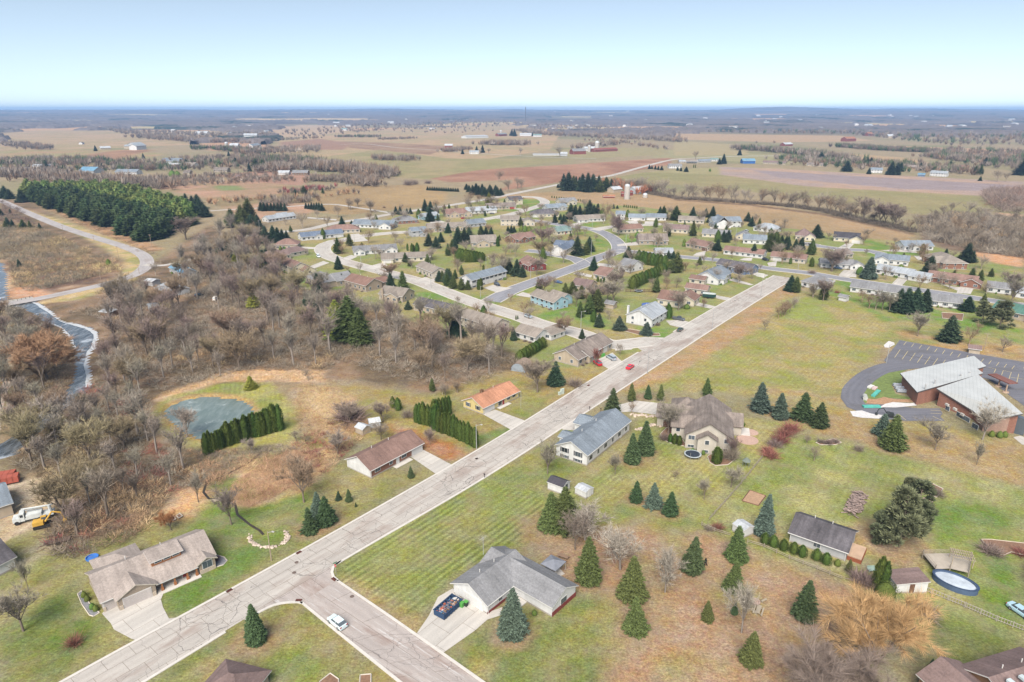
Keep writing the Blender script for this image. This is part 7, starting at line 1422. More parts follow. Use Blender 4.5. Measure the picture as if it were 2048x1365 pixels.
def vehicle(x, y, x2, y2, kind, col, label, name=None, cat='car', zz=0.09):
    X, Y = P(x, y); X2, Y2 = P(x2, y2); an = atan2(Y2-Y, X2-X); e = empty(name or 'parked_car', (X, Y, zz), an); tag(e, label, cat)
    lo, gh, hi, wd = PROF[kind]; hw = wd/2; b = MB()
    prof = lo+[(gh[0][0]+.02, gh[0][1]), (gh[3][0], gh[3][1])]+hi; xs_ = sorted(set([p[0] for p in prof])); top = lambda q: np.interp(q, [p[0] for p in prof], [p[1] for p in prof])
    xs_ = sorted(set(np.round(list(np.linspace(prof[0][0], prof[-1][0], 9))+[p[0] for p in prof], 3))); n = len(xs_); V = []
    for q in xs_:
        t = top(q); ed = 1-.12*max(0, abs(q)/max(abs(xs_[0]), xs_[-1])-.75)/.25; yb = hw*ed
        V += [(q, -yb*.94, .28), (q, -yb, .55), (q, -yb*.97, t-.12), (q, -yb*.86, t), (q, yb*.86, t), (q, yb*.97, t-.12), (q, yb, .55), (q, yb*.94, .28)]
    F = [(8*i+j, 8*i+(j+1) % 8, 8*i+8+(j+1) % 8, 8*i+8+j) for i in range(n-1) for j in range(8)]+[tuple(range(7, -1, -1)), tuple(8*(n-1)+j for j in range(8))]
    b.add(V, F); g = gh; k = hw*.88; r_ = hw*.70
    b.add([(g[1][0],-r_,g[1][1]),(g[2][0],-r_,g[2][1]),(g[2][0],r_,g[2][1]),(g[1][0],r_,g[1][1]),(g[1][0]-.04,-r_-.03,g[1][1]-.07),(g[2][0]+.04,-r_-.03,g[2][1]-.07),(g[2][0]+.04,r_+.03,g[2][1]-.07),(g[1][0]-.04,r_+.03,g[1][1]-.07)], [(0,1,2,3),(0,4,5,1),(1,5,6,2),(2,6,7,3),(3,7,4,0)])
    if kind == 'pickup': b.box(-2.7, -.8, 1.105, -.72, .8, 1.115)
    b.build('body', [paint(col)], e)
    w = MB(); w.add([(g[0][0]+.05,-k,g[0][1]),(g[3][0]-.03,-k,g[3][1]),(g[2][0]+.02,-r_-.01,g[2][1]-.06),(g[1][0]-.02,-r_-.01,g[1][1]-.06),(g[0][0]+.05,k,g[0][1]),(g[3][0]-.03,k,g[3][1]),(g[2][0]+.02,r_+.01,g[2][1]-.06),(g[1][0]-.02,r_+.01,g[1][1]-.06)], [(0,1,2,3),(5,4,7,6),(1,5,6,2),(4,0,3,7)]); w.build('windows', [GLASS], e)
    p_ = MB()
    for s in (-1, 1):
        for q in (g[0][0]*.5+g[3][0]*.5,): p_.add([(q-.06,s*k*1.0,g[0][1]),(q+.06,s*k*1.0,g[3][1]),(q+.04,s*(r_+.03),g[1][1]-.05),(q-.04,s*(r_+.03),g[1][1]-.05)], [(0,1,2,3)])
    p_.build('pillar', [paint(col)], e)
    for sx in (xs_[0]*.62, xs_[-1]*.66):
        for s in (-1, 1):
            t = MB(); t.tube((sx, s*(hw-.22), .34), (sx, s*(hw+.01), .34), .34, n=14); o = t.build('wheel', [CARG], e); r = MB(); r.tube((sx, s*(hw+.0), .34), (sx, s*(hw+.03), .34), .2, n=10); r.build('rim', [RIM], o)
    for s in (-1, 1):
        l = MB(); l.box(xs_[-1]-.22, s*hw*.7-.18, .62, xs_[-1]+.02, s*hw*.7+.18, .78); l.build('headlight', [LMP], e); l = MB(); l.box(xs_[0]-.02, s*hw*.75-.15, .72, xs_[0]+.1, s*hw*.75+.15, .95); l.build('tail_light', [TLM], e)
    return e
K = lambda *c: tuple(min(.8, v) for v in lin(c))
def V_(f, x, y, x2, y2, kind, col, label, **k): a = f(x, y); b = f(x2, y2); return vehicle(*a, *b, kind, col, label, **k)
vehicle(675, 1250, 660, 1238, 'hatch', K(190,204,206), 'pale silver hatchback parked at the kerb of the side street')
vehicle(1260, 737, 1268, 731, 'sedan', K(206,30,48), 'bright red car driving down the concrete street', name='red_car')
V_(cF_,1618,532,1590,512,'suv',K(176,28,44),'dark red car parked nose-in at the tan duplex'); V_(cF_,1730,487,1700,470,'van',K(150,160,166),'silver minivan on the tan duplex driveway')
V_(cH_,438,412,470,418,'pickup',K(70,74,78),'dark grey pickup truck outside the white chimney house',cat='truck',name='pickup_truck'); V_(cH_,450,500,470,484,'sedan',K(60,78,72),'dark green car parked on the street below the pickup'); V_(c6_,766,956,800,962,'sedan',K(40,48,66),'black car beside the faded red-roofed house')
V_(c5_,590,826,615,838,'suv',K(40,46,58),'black car at the long white two-storey house'); V_(c5_,1092,806,1130,812,'sedan',K(50,78,120),'dark blue car on the grass edge below the curved street'); V_(c4_,970,592,985,605,'van',K(210,220,222),'white van parked in the cul-de-sac'); V_(c6_,1355,622,1372,626,'suv',K(34,36,40),'boxy black car left of the beige ranch garage')
V_(c6_,1952,690,1985,694,'sedan',K(70,90,120),'blue-grey car under the round bare tree'); V_(c5_,550,240,575,240,'sedan',K(60,62,68),'charcoal car near the red garage door house'); V_(c5_,312,278,330,274,'sedan',K(160,36,40),'small red car at the twin brown-gabled house'); V_(c6_,1200,386,1222,380,'van',K(170,176,180),'silver car behind the smooth-roofed house')
V_(cR_,1630,710,1667,735,'sedan',K(150,178,190),'pale blue car on a slab at the right edge'); V_(cA_,1700,912,1730,905,'suv',K(36,40,40),'dark off-road car in the woodland clearing'); V_(cA_,1840,940,1850,930,'van',K(210,205,198),'white van in the woodland clearing'); V_(cA_,1848,890,1850,872,'van',K(196,160,140),'faded pinkish camper in the woodland clearing'); V_(cF_,1050,145,1080,155,'hatch',K(170,180,186),'silver car behind a bare tree on the upper street')
V_(c6_,1670,245,1690,245,'sedan',K(60,62,66),'dark car far right',) if False else None
# covered motor boat on the drive
b0 = np.array(P(*c6_(838,925))); b1 = np.array(P(*c6_(948,935))); an_ = atan2(*(b1-b0)[::-1]); be = empty('covered_boat', (*((b0+b1)/2), 0), an_); tag(be, 'long boat under a white and dark green cover on the drive', 'boat')
L_ = np.hypot(*(b1-b0))/2; m = MB(); pts = [(-L_,1.1),(L_*.5,1.1),(L_*.85,.7),(L_,0),(L_*.85,-.7),(L_*.5,-1.1),(-L_,-1.1)]; m.prism(pts, .9, 2.3); m.build('hull', [plain('green_cover', alb(40,72,66))], be); m = MB(); m.prism([(x*.97, y*.9) for x, y in pts], 2.3, 2.75); m.build('cover', [plain('white_cover', alb(216,224,222))], be)
for s in (-1, 1): m = MB(); m.tube((-.6, s*1.0, .38), (-.6, s*1.2, .38), .38, n=12); m.build('wheel', [CARG], be)
# utility truck, excavators and red machines
MY = plain('yellow_machine_paint', alb(222,176,76)); MW = plain('white_truck_paint', alb(222,226,224)); MR = plain('red_machine_paint', alb(184,98,80)); MK_ = plain('black_machine_paint', alb(56,62,62))
tx = empty('crane_truck', (*P(*cC_(268,395)), 0), radians(27)); tag(tx, 'white utility truck with a folded crane boom in the contractor yard', 'truck')
m = MB(); m.box(-3.6,-1.15,.9,1.9,1.15,1.3); m.box(-3.4,-1.15,1.3,-.4,1.15,2.0); m.build('truck_bed', [MW], tx); m = MB(); m.box(-6.0,-1.15,.7,-4.6,1.15,1.7); m.box(-4.7,-1.1,.7,-3.7,1.1,2.6); m.build('cab', [MW], tx); m = MB(); m.box(-4.78,-.95,1.75,-4.71,.95,2.45); m.box(-4.5,-1.13,1.75,-3.9,1.13,2.4); m.build('windows', [GLASS], tx)
m = MB(); m.tube((1.2,0,1.3),(1.2,0,3.0),.35); m.tube((1.2,0,2.9),(-4.2,.2,3.2),.22,.16); m.tube((-3.6,.7,2.4),(1.8,.7,2.6),.16); m.build('crane_boom', [MW], tx)
for q in (-5.3,-.9,.6):
    for s in (-1, 1): w = MB(); w.tube((q, s*.85, .5), (q, s*1.18, .5), .5, n=14); w.build('wheel', [CARG], tx)
def excav(f, x, y, an, mb_, ma, lab, sc_=1.0, reach=1.0):
    e = empty('excavator', (*P(*f(x, y)), .1), radians(an)); e.scale = (sc_,)*3; tag(e, lab, 'digger')
    for s in (-1, 1):
        m = MB(); V = [(2*cos(t), .0, .45+.45*sin(t)) for t in np.linspace(0, 2*pi, 13)[:-1]]; m.prism([(-2.0,s*1.1-.3),(2.0,s*1.1-.3),(2.0,s*1.1+.3),(-2.0,s*1.1+.3)], .1, .8); m.build('track', [CARG], e)
    m = MB(); m.tube((0,0,.75),(0,0,1.05),.8,n=12); m.box(-2.0,-1.2,1.05,.6,1.2,2.1); m.build('body', [mb_], e); m = MB(); m.box(-.1,.2,1.3,1.3,1.15,2.9); m.build('cab', [mb_], e); m = MB(); m.box(.1,.15,1.9,1.36,1.2,2.75); m.build('windows', [GLASS], e)
    m = MB(); m.tube((1.0,-.4,1.6),(3.0,-.4,4.2),.28,.24,6); m.tube((3.0,-.4,4.2),(5.0*reach,-.4,3.4),.24,.2,6); m.tube((5.0*reach,-.4,3.4),(5.6*reach,-.4,1.2),.2,.16,6); m.build('arm', [ma], e); m = MB(); m.box(5.2*reach,-1,.3,6.1*reach,.2,1.2); m.build('bucket', [ma], e)
excav(cC_, 250, 452, 28, MY, MY, 'yellow excavator with folded arm beside the white crane truck', .8); excav(cO_, 690, 775, 165, MK_, MK_, 'black and yellow excavator digging beside the church drive', .62)
m = MB(); m.box(-1.3,-1.2,1.15,-.5,1.2,2.2); 
for i, (x, y) in enumerate(((12,160),(30,182))):
    e = empty('skip_loader', (*P(*cC_(x, y+20)), 0), radians(20+i*8)); tag(e, ('red skip body stacked at the left edge of the yard', 'second red skip body, nearer the gravel')[i], 'machine'); q = MB(); q.box(-3,-1.2,.5,3,1.2,2.1); [q.box(-3+i2*1.2,-1.28,.5,-2.85+i2*1.2,1.28,2.15) for i2 in range(6)]; q.build('container', [MR], e)
    for s in (-1, 1): w = MB(); w.tube((0, s*.9, .45), (0, s*1.2, .45), .45, n=12); w.build('wheel', [CARG], e)
e = empty('log_trailer', (*P(*cC_(340,545)), 0), radians(25)); tag(e, 'rusty flat trailer in the brush below the crane truck', 'trailer'); q = MB(); q.box(-2.5,-.9,.5,2.5,.9,.65); q.tube((2.5,0,.55),(3.8,0,.5),.07); q.build('trailer_bed', [plain('rusty_steel', alb(110,92,82))], e)
for s in (-1, 1): w = MB(); w.tube((0, s*.9, .35), (0, s*1.1, .35), .35, n=12); w.build('wheel', [CARG], e)
# ================================================================== YARD THINGS
def small(name, f, x, y, build, label, cat, rz=0, mats=None, group=None, z=0):
    m = MB(); build(m); o = m.build(name, mats, None, (*P(*f(x, y)), z), radians(rz)); return tag(o, label, cat, group)
dA = np.array(P(*cQ_(245,1035))); dB = np.array(P(*cQ_(472,832))); dC = np.array(P(*cQ_(140,955))); dan = atan2(*(dB-dA)[::-1]); dl = np.hypot(*(dB-dA)); dw_ = np.hypot(*(dC-dA))
de = empty('dumpster', (*dA, .08), dan); tag(de, 'open blue dumpster heaped with rubbish on the driveway', 'dumpster'); DB = plain('blue_steel', alb(52,76,108), var=.2)
m = MB(); t = .1; H_ = 1.3; m.box(0,0,.15,dl,dw_,.3); m.box(0,-t,.15,dl,0,H_); m.box(0,dw_,.15,dl,dw_+t,H_); m.box(-t,-t,.15,0,dw_+t,H_); m.box(dl,-t,.15,dl+t,dw_+t,H_); m.build('container', [DB], de)
m = MB(); [m.box(.4+i*.75,-t-.1,.15,.5+i*.75,dw_+t+.1,H_+.02) for i in range(int((dl-.4)/.75)+1)]; m.box(-t-.1,-t-.1,H_-.1,dl+t+.1,-t,H_+.03); m.box(-t-.1,dw_+t,H_-.1,dl+t+.1,dw_+t+.1,H_+.03); m.build('rib', [DB], de)
g = np.random.default_rng(3); m = MB(); JM = [plain('rubbish_'+n_, alb(*c), var=.1) for n_, c in (('white',(214,210,204)),('orange',(206,112,84)),('blue',(110,150,180)),('brown',(150,118,92)),('grey',(130,130,134)),('pink',(190,140,140)))]
for i in range(90):
    x, y = g.uniform(.3, dl-.4), g.uniform(.2, dw_-.3); s = g.uniform(.1, .34); z = g.uniform(.8, 1.25); m.box(x-s, y-s*g.uniform(.3,1), z-s*.5, x+s, y+s*g.uniform(.3,1), z+s*.4, int(g.integers(0, 6)))
o = m.build('rubbish', JM, None, (*dA, .08), dan); tag(o, 'jumble of household junk filling the blue dumpster', 'rubbish', None, 'stuff')
for x, y, c, lab in ((472,862,(98,176,84),'lime green wheeled bin behind the dumpster'),(525,850,(56,66,58),'dark wheeled bin with green lid by the garage')):
    e = empty('wheeled_bin', (*P(*cQ_(x, y)), .08), dan); tag(e, lab, 'bin'); m = MB(); m.add([(-.27,-.3,0),(.27,-.3,0),(.27,.3,0),(-.27,.3,0),(-.33,-.38,1.0),(.33,-.38,1.0),(.33,.38,1.0),(-.33,.38,1.0)], [(0,3,2,1),(4,5,6,7),(0,1,5,4),(1,2,6,5),(2,3,7,6),(3,0,4,7)]); m.build('bin_body', [plain('bin_plastic', alb(*c))], e); m = MB(); m.box(-.36,-.42,1.0,.36,.42,1.1); m.build('lid', [plain('bin_lid', alb(98,176,84))], e)
for f, x, y, lab in ((cF_,1655,470,'green wheeled bin by the duplex door'),(cF_,1668,462,'second green wheeled bin by the duplex door')): small('wheeled_bin', f, x, y, lambda m: (m.box(-.35,-.35,0,.35,.35,1.0), m.box(-.4,-.4,1.0,.4,.4,1.1)), lab, 'bin', 30, [plain('bin_lid', alb(98,176,84))])
def trampoline(f, x, y, r, lab):
    e = empty('trampoline', (*P(*f(x, y)), 0)); tag(e, lab, 'trampoline'); m = MB(); m.lathe((0,0,.85), [(r,0),(r,.1),(r*.86,.12),(r*.86,.02)], 24); m.build('rim_pad', [plain('pad_white', alb(190,200,204))], e); m = MB(); m.lathe((0,0,.9), [(r*.85,0),(r*.85,.03)], 24); m.build('mat', [plain('black_mat', alb(52,62,74))], e)
    for i in range(6): a = i*pi/3; q = MB(); q.tube((r*cos(a), r*sin(a), 0), (r*1.03*cos(a), r*1.03*sin(a), 2.3), .035, n=5); q.build('pole', [plain('aluminium', alb(200,200,200))], e)
trampoline(cS_, 928, 985, 2.3, 'round black trampoline with pale rim behind the big taupe house'); trampoline(c6_, 315, 878, 2.2, 'dark netted trampoline at the end of the cedar hedge')
PT = plain('weathered_wood', alb(186,172,150), var=.2)
def picnic(f, x, y, rz, lab, mt):
    e = empty('picnic_table', (*P(*f(x, y)), 0), radians(rz)); tag(e, lab, 'table'); m = MB(); m.box(-1.2,-.38,.72,1.2,.38,.78); m.build('table_top', [mt], e)
    for s in (-1, 1):
        m = MB(); m.box(-1.2,s*.75-.14,.42,1.2,s*.75+.14,.47); m.build('bench', [mt], e); m = MB(); m.tube((s*.85,-.8,0),(s*.85,-.2,.72),.05,n=4); m.tube((s*.85,.8,0),(s*.85,.2,.72),.05,n=4); m.box(s*.85-.03,-.8,.36,s*.85+.03,.8,.42); m.build('leg', [mt], e)
picnic(cQ_, 1765, 245, -28, 'brown picnic table on the leaf litter behind the canopy', plain('brown_wood', alb(150,124,104))); picnic(cK_, 935, 810, 60, 'pale picnic table beside the fire pit in the leafy yard', PT)
small('fire_pit', cK_, 910, 735, lambda m: m.lathe((0,0,0), [(1.0,0),(1.0,.4),(.7,.42),(.65,.1)], 12), 'round stone fire pit in the leafy yard', 'fire pit', mats=[plain('pit_stone', alb(196,170,156), var=.4, scale=3)])
small('stone_ring', cL_, 750, 300, lambda m: m.lathe((0,0,0), [(1.1,0),(1.1,.35),(.7,.38),(.65,.1)], 12), 'stone fire ring beside the pines and brown shrub bed', 'fire ring', mats=[plain('pit_stone', alb(196,170,156), var=.4, scale=3)])
small('garden_bench', cK_, 980, 728, lambda m: (m.box(-.7,-.2,.4,.7,.2,.46), m.box(-.6,-.15,0,-.5,.15,.4), m.box(.5,-.15,0,.6,.15,.4)), 'small pale log bench at the fire pit', 'bench', 30, [PT])
ge = empty('canopy_tent', (*P(*cQ_(1640,400)), 0), radians(-38)); tag(ge, 'grey pop-up canopy over the patio of the L-shaped house', 'canopy'); m = MB(); s_ = 1.9; m.add([(-s_,-s_,2.1),(s_,-s_,2.1),(s_,s_,2.1),(-s_,s_,2.1),(0,0,2.9),(-s_,-s_,1.95),(s_,-s_,1.95),(s_,s_,1.95),(-s_,s_,1.95)], [(0,1,4),(1,2,4),(2,3,4),(3,0,4),(0,5,6,1),(1,6,7,2),(2,7,8,3),(3,8,5,0)]); m.build('canopy_roof', [plain('grey_cloth', alb(142,146,156))], ge)
for i in range(4): q = MB(); q.box(-s_+.03 if i % 2 else s_-.09, -s_+.03 if i < 2 else s_-.09, 0, -s_+.09 if i % 2 else s_-.03, -s_+.09 if i < 2 else s_-.03, 2.05); q.build('post', [plain('aluminium', alb(200,200,200))], ge)
sheet('patio_slab', [cQ_(1500,300),cQ_(1610,240),cQ_(1790,440),cQ_(1660,500)], .05, DRV, uvdir=0)
# split-rail and picket fences
FW = plain('fence_wood', alb(170,158,142), var=.25)
def fence(f, pts, lab, sp, h=1.1, rails=(.4,.8), mt=FW, pick=0, name='fence'):
    w = [np.array(P(*f(*q))) for q in pts]; e = empty(name, (*w[0], 0)); tag(e, lab, 'fence'); o = w[0]; rl = MB()
    for a, b in zip(w, w[1:]):
        a = a-o; b = b-o; d = b-a; L = np.hypot(*d); n = max(1, round(L/sp)); an = atan2(d[1], d[0])
        for i in range(n): p = a+d*i/n; q = MB(); q.box(-.07,-.07,-.1,.07,.07,h); q.build('post', [mt], e, (*p, 0), an)
        for z in rails: rl.tube((*a, z), (*b, z), .06, n=4)
        if pick:
            k = int(L/pick)
            for i in range(k): p = a+d*(i+.5)/k; rl.box(p[0]-.04, p[1]-.04, .12, p[0]+.04, p[1]+.04, h-.05)
    rl.build('rail', [mt], e); return e
fence(cM_, [(590,480),(420,690),(290,840),(155,990)], 'split-rail fence running between the two back gardens', 3.2); fence(cM_, [(95,1030),(200,1080),(330,1120)], 'short split-rail fence with red bushes at the garden corner', 3.0)
fence(cK_, [(850,262),(980,300),(1180,390),(1400,475),(1600,555)], 'split-rail fence below the row of small cedars', 3.2); fence(cR_, [(505,415),(780,520),(1100,650),(1400,780),(1720,900)], 'weathered wooden fence running to the right edge', 2.4, 1.3, (.35,1.1), plain('grey_fence_wood', alb(178,170,160), var=.2), .45)
fence(c6_, [(210,880),(440,880)], 'dark board fence behind the faded red-roofed house', 2.4, 1.7, (.4,1.4), plain('dark_fence_wood', alb(120,96,80)), .3)
fence(cA_, [(-60,980),(0,968),(150,948),(290,918)], 'bridge railing along the river road', 2.0, 1.0, (.5,.95), plain('dark_steel', alb(90,84,80)))
m = MB(); a = np.array(P(*cA_(-80,985))); b = np.array(P(*cA_(290,925))); d = (b-a)/np.hypot(*(b-a)); n_ = np.array([-d[1], d[0]])*4.2; m.prism([tuple(a-n_), tuple(b-n_), tuple(b+n_), tuple(a+n_)], -1.1, .05); tag(m.build('bridge', [plain('bridge_concrete', alb(206,200,190))]), 'concrete road bridge over the river at the left edge', 'bridge')
# firewood pile
g = np.random.default_rng(8); fw = MB(); a = np.array(P(*cM_(1400,775))); b = np.array(P(*cM_(1310,950))); d = b-a; L = np.hypot(*d); u = d/L; v = np.array([-u[1], u[0]])
for i in range(260):
    t = g.uniform(0, L); s = g.uniform(-1.6, 1.6)*(1-.1*t/L); z = g.uniform(.1, 1.5)*(1-abs(s)/2.4); c = a+u*t+v*s-a; q = (v*g.uniform(.9,1)+u*g.normal()*.12); q = q+u*g.normal()*.5; k = g.uniform(.3, .75); fw.tube((*(c-q*k), z), (*(c+q*k), z+g.normal()*.06), g.uniform(.08,.16), None, 6)
tag(fw.build('firewood', [plain('cut_logs', alb(168,148,140), var=.45, scale=4, island=.3)], None, (*a, 0)), 'long heap of split grey firewood behind the pale garage', 'firewood', None, 'stuff')
# above-ground pool, deck and pergola
pe0 = np.array(P(*cR_(1015,395), 1.2)); pa = np.array(P(*cR_(797,300), 1.2)); pb = np.array(P(*cR_(1238,475), 1.2)); pan = atan2(*(pb-pa)[::-1]); pr1 = np.hypot(*(pb-pa))/2; pr2 = pr1*.62
pe = empty('swimming_pool', (*((pa+pb)/2), 0), pan); tag(pe, 'oval above-ground pool with a pale frozen cover and dark rim', 'pool'); m = MB(); m.lathe((0,0,0), [(1,0),(1,1.2),(.9,1.2),(.9,.8)], 36, sx=pr1, sy=pr2); m.build('pool_wall', [plain('pool_steel', alb(84,104,132))], pe)
m = MB(); m.lathe((0,0,.83), [(.93,0),(.9,.05),(.4,.12)], 36, sx=pr1, sy=pr2); m.build('pool_cover', [plain('icy_cover', alb(206,216,226), var=.3, scale=.5, rough=.35)], pe); m = MB(); m.lathe((0,0,1.2), [(1.03,0),(1.03,.05),(.94,.06),(.94,.01)], 36, sx=pr1, sy=pr2, cap=False); m.build('rim', [plain('navy_rim', alb(60,78,108))], pe)
dkp = [np.array(P(*cR_(*q), 1.25)) for q in ((700,130),(985,125),(1165,170),(1140,310),(960,268),(820,275))]; d0 = dkp[0]; de2 = empty('pool_deck', (*d0, 0)); tag(de2, 'raised grey pool deck with railing', 'deck'); m = MB(); m.prism([tuple(q-d0) for q in dkp], 1.05, 1.2); m.build('deck_boards', [plain('deck_grey', alb(190,180,166), var=.2)], de2)
r_ = MB(); [(r_.tube((*(dkp[i]-d0), z), (*(dkp[i+1]-d0), z), .05, n=4)) for i in range(3) for z in (1.5,1.8,2.1)]; r_.tube((*(dkp[5]-d0), 2.1), (*(dkp[0]-d0), 2.1), .05, n=4); r_.tube((*(dkp[5]-d0), 1.6), (*(dkp[0]-d0), 1.6), .05, n=4); r_.build('railing', [FW], de2)
for q in dkp: w = MB(); w.box(-.08,-.08,0,.08,.08,2.15); w.build('post', [FW], de2, (*(q-d0), 0))
pg0 = np.array(P(*cR_(1080,140), 3.2)); pge = empty('pergola', (*pg0, 0), radians(-22)); tag(pge, 'weathered slatted pergola on the pool deck', 'pergola'); m = MB(); [m.box(-2.0+i*.42,-1.6,3.2,-1.92+i*.42,1.6,3.32) for i in range(10)]; [m.box(-2.1,-1.5+i*1.0,3.05,2.1,-1.42+i*1.0,3.19) for i in range(4)]; m.build('slats', [PT], pge)
for x in (-1.8,1.8):
    for y in (-1.3,1.3): w = MB(); w.box(x-.07,y-.07,1.2,x+.07,y+.07,3.05); w.build('post', [PT], pge)
# lamps, poles and masts
GALV = plain('galvanised_steel', alb(188,188,188), metal=.2); POLEW = plain('pole_wood', alb(176,158,138), var=.2)
def lamp(f, x, yb, yt, lab, side=1, wood=False, arm=1.6, cross=False, minh=6):
    a = f(x, yb); b = f(x, yt); X, Y = P(*a); h = min(14, max(minh, ztop(Y, b[1]))); e = empty('utility_pole' if cross else 'street_lamp', (X, Y, 0), radians(-20)); tag(e, lab, 'pole' if cross else 'street lamp')
    m = MB(); m.tube((0,0,0),(0,0,h),.13,.08,8); m.build('pole', [POLEW if (wood or cross) else GALV], e)
    if cross: m = MB(); m.box(-1.1,-.06,h-.6,1.1,.06,h-.45); [m.tube((q,0,h-.45),(q,0,h-.25),.05,n=5) for q in (-1,-.4,.4,1)]; m.build('crossarm', [POLEW], e)
    if not cross or arm > 2: m = MB(); m.tube((0,0,h-.3),(side*arm,0,h+.25),.05,n=6); m.build('arm', [GALV], e); m = MB(); m.box(side*arm-.25,-.14,h+.15,side*arm+.3,.14,h+.32); m.build('lamp_head', [plain('lamp_housing', alb(206,204,200))], e)
for a in ((I_,543,1122,1063,'wooden pole with a lamp arm beside the stone-lined ditch',1,True,1.4),(cF_,627,1222,1022,'street lamp at the end of the columnar cedar row',1),(cH_,183,850,655,'street lamp opposite the tan duplex drive',1),(cH_,712,488,330,'street lamp along the meadow edge, middle of the three',1),(cH_,1112,212,72,'street lamp along the meadow edge, farthest one',1),
  (cF_,1480,265,95,'curved-arm street lamp above the low ranch hedge',1),(c5_,865,770,640,'street lamp beside the dark red brick house',-1),(c5_,500,700,590,'lamp pole behind the long white two-storey house',1),(c5_,1360,602,455,'street lamp on the sharp street corner',1),(c5_,455,925,865,'curved street lamp at the asphalt junction',1),(c4_,1265,470,370,'street lamp above the cul-de-sac',1),(c4_,490,372,290,'pole beside the big pines',1),(c4_,1320,655,545,'street lamp between cul-de-sac and long cream ranch',1),
  (c4_,1893,830,745,'street lamp opposite the beige split-level',1),(c6_,212,480,400,'street lamp below the reddish-roofed cream house',1),(c6_,1622,690,600,'street lamp before the beige ranch across the street end',-1),(c6_,855,622,540,'street lamp near the dark garage door house',1),(c6_,1110,455,345,'pole by the big white dormered house',1),(c5_,1645,480,420,'street lamp right of the loop',1),(c5_,1370,345,290,'street lamp by the low white ranch',-1)): lamp(*a)
lamp(cO_, 665, 238, 48, 'tall parking-lot lamp in front of the white gravel heap', 1, False, .8); 
for i, a in enumerate(((cA_,970,655,525),(cA_,1015,595,480),(cA_,625,800,690),(cA_,590,770,650),(cA_,858,760,680),(cA_,1190,720,640),(cA_,540,360,300),(cA_,805,450,400),(cA_,1297,500,380),(cA_,1577,590,510))): lamp(*a, ['leaning wooden pole on the marsh bank, nearest the bend','thin wooden pole inside the road bend','white-topped pole in the marsh above the bridge road','dark pole beside the white-topped one','short pole in the red marsh scrub','pole at the fork of the river road','pole on the verge opposite the pine plantation','second verge pole along the plantation road','pole before the last plantation pines','pole beside the park lane'][i], 1, True, 0, True, 5)
lamp(cI_, 1285, 560, 440, 'thin pole beside the wooden park shelter', 1, True, 0, True, 7)
sheet('gravel_patch', [cO_(640,55),(*cO_(690,12),)[:2],cO_(745,30),cO_(750,50),cO_(690,80),cO_(650,78)], .05, SNOW)
mast = empty('radio_mast', (*P(1051,250), 0)); tag(mast, 'tall thin radio mast standing on the horizon', 'mast'); m = MB(); hm = ztop(P(1051,250)[1], 214); m.tube((0,0,0),(0,0,hm),2.6,1.8,4); [m.box(-3,-3,hm*k-1,3,3,hm*k+1) for k in (.5,.7,.88)]; m.build('lattice', [plain('mast_grey', alb(110,112,120))], mast)
for i, (x, yb, yt) in enumerate(((1995,86,66),(2033,86,66))):
    a = c2_(x, yb); X, Y = P(*a); e = empty('wind_turbine', (X, Y, 30)); tag(e, ('left white wind turbine on the far ridge', 'right white wind turbine on the far ridge')[i], 'turbine'); h = 78; m = MB(); m.tube((0,0,0),(0,0,h),4,2.5,8); m.build('tower', [TRIM], e)
    for k in range(3): t = k*2*pi/3+i; m = MB(); m.tube((0,-3,h),(34*sin(t),-3,h+34*cos(t)),2.2,.6,4); m.build('blade', [TRIM], e)
# signs, covers, boxes
se = empty('stop_sign', (*P(*cE_(800,735)), 0), radians(-40)); tag(se, 'red stop sign at the corner of the side street', 'sign'); m = MB(); m.tube((0,0,0),(0,0,2.9),.04,n=6); m.build('post', [GALV], se)
m = MB(); m.add([(.38*cos(pi/8+i*pi/4), y, 2.3+.38*sin(pi/8+i*pi/4)) for y in (-.05,-.02) for i in range(8)], [tuple(range(8)), tuple(range(15,7,-1))]+[(i, (i+1) % 8+0, 8+(i+1) % 8, 8+i) for i in range(8)]); m.build('sign_face', [plain('sign_red', alb(200,44,48), var=.05)], se)
tc_ = bpy.data.curves.new('stop', 'FONT'); tc_.body = 'STOP'; tc_.size = .3; tc_.align_x = 'CENTER'; tc_.align_y = 'CENTER'; tc_.extrude = .004; tc_.materials.append(TRIM); to = bpy.data.objects.new('lettering', tc_); link(to); bpy.context.view_layer.update(); tme = bpy.data.meshes.new_from_object(to.evaluated_get(bpy.context.evaluated_depsgraph_get())); bpy.data.objects.remove(to); to = obj('lettering', tme, se, (0,-.06,2.3)); to.rotation_euler = (pi/2,0,0)
m = MB(); m.box(-.45,-.02,2.72,.45,.02,2.9); m.box(-.02,-.45,2.9,.02,.45,3.08); m.build('street_name_plate', [plain('sign_green', alb(60,130,90))], se)
for x, y, f, lab in ((567,662,cE_,'manhole cover in the crossroads nearest the drain'),(553,722,cE_,'manhole cover left of the junction'),(893,862,cE_,'manhole cover in the pale patch of the side street'),(625,1303,cF_,'manhole cover outside the brown-roofed ranch'),(393,52,cG_,'manhole cover in the street above the striped field')): small('manhole_cover', f, x, y, lambda m: m.lathe((0,0,0), [(.42,0),(.42,.02),(.36,.025)], 16), lab, 'manhole', mats=[plain('cast_iron', alb(120,104,96))], z=.03)
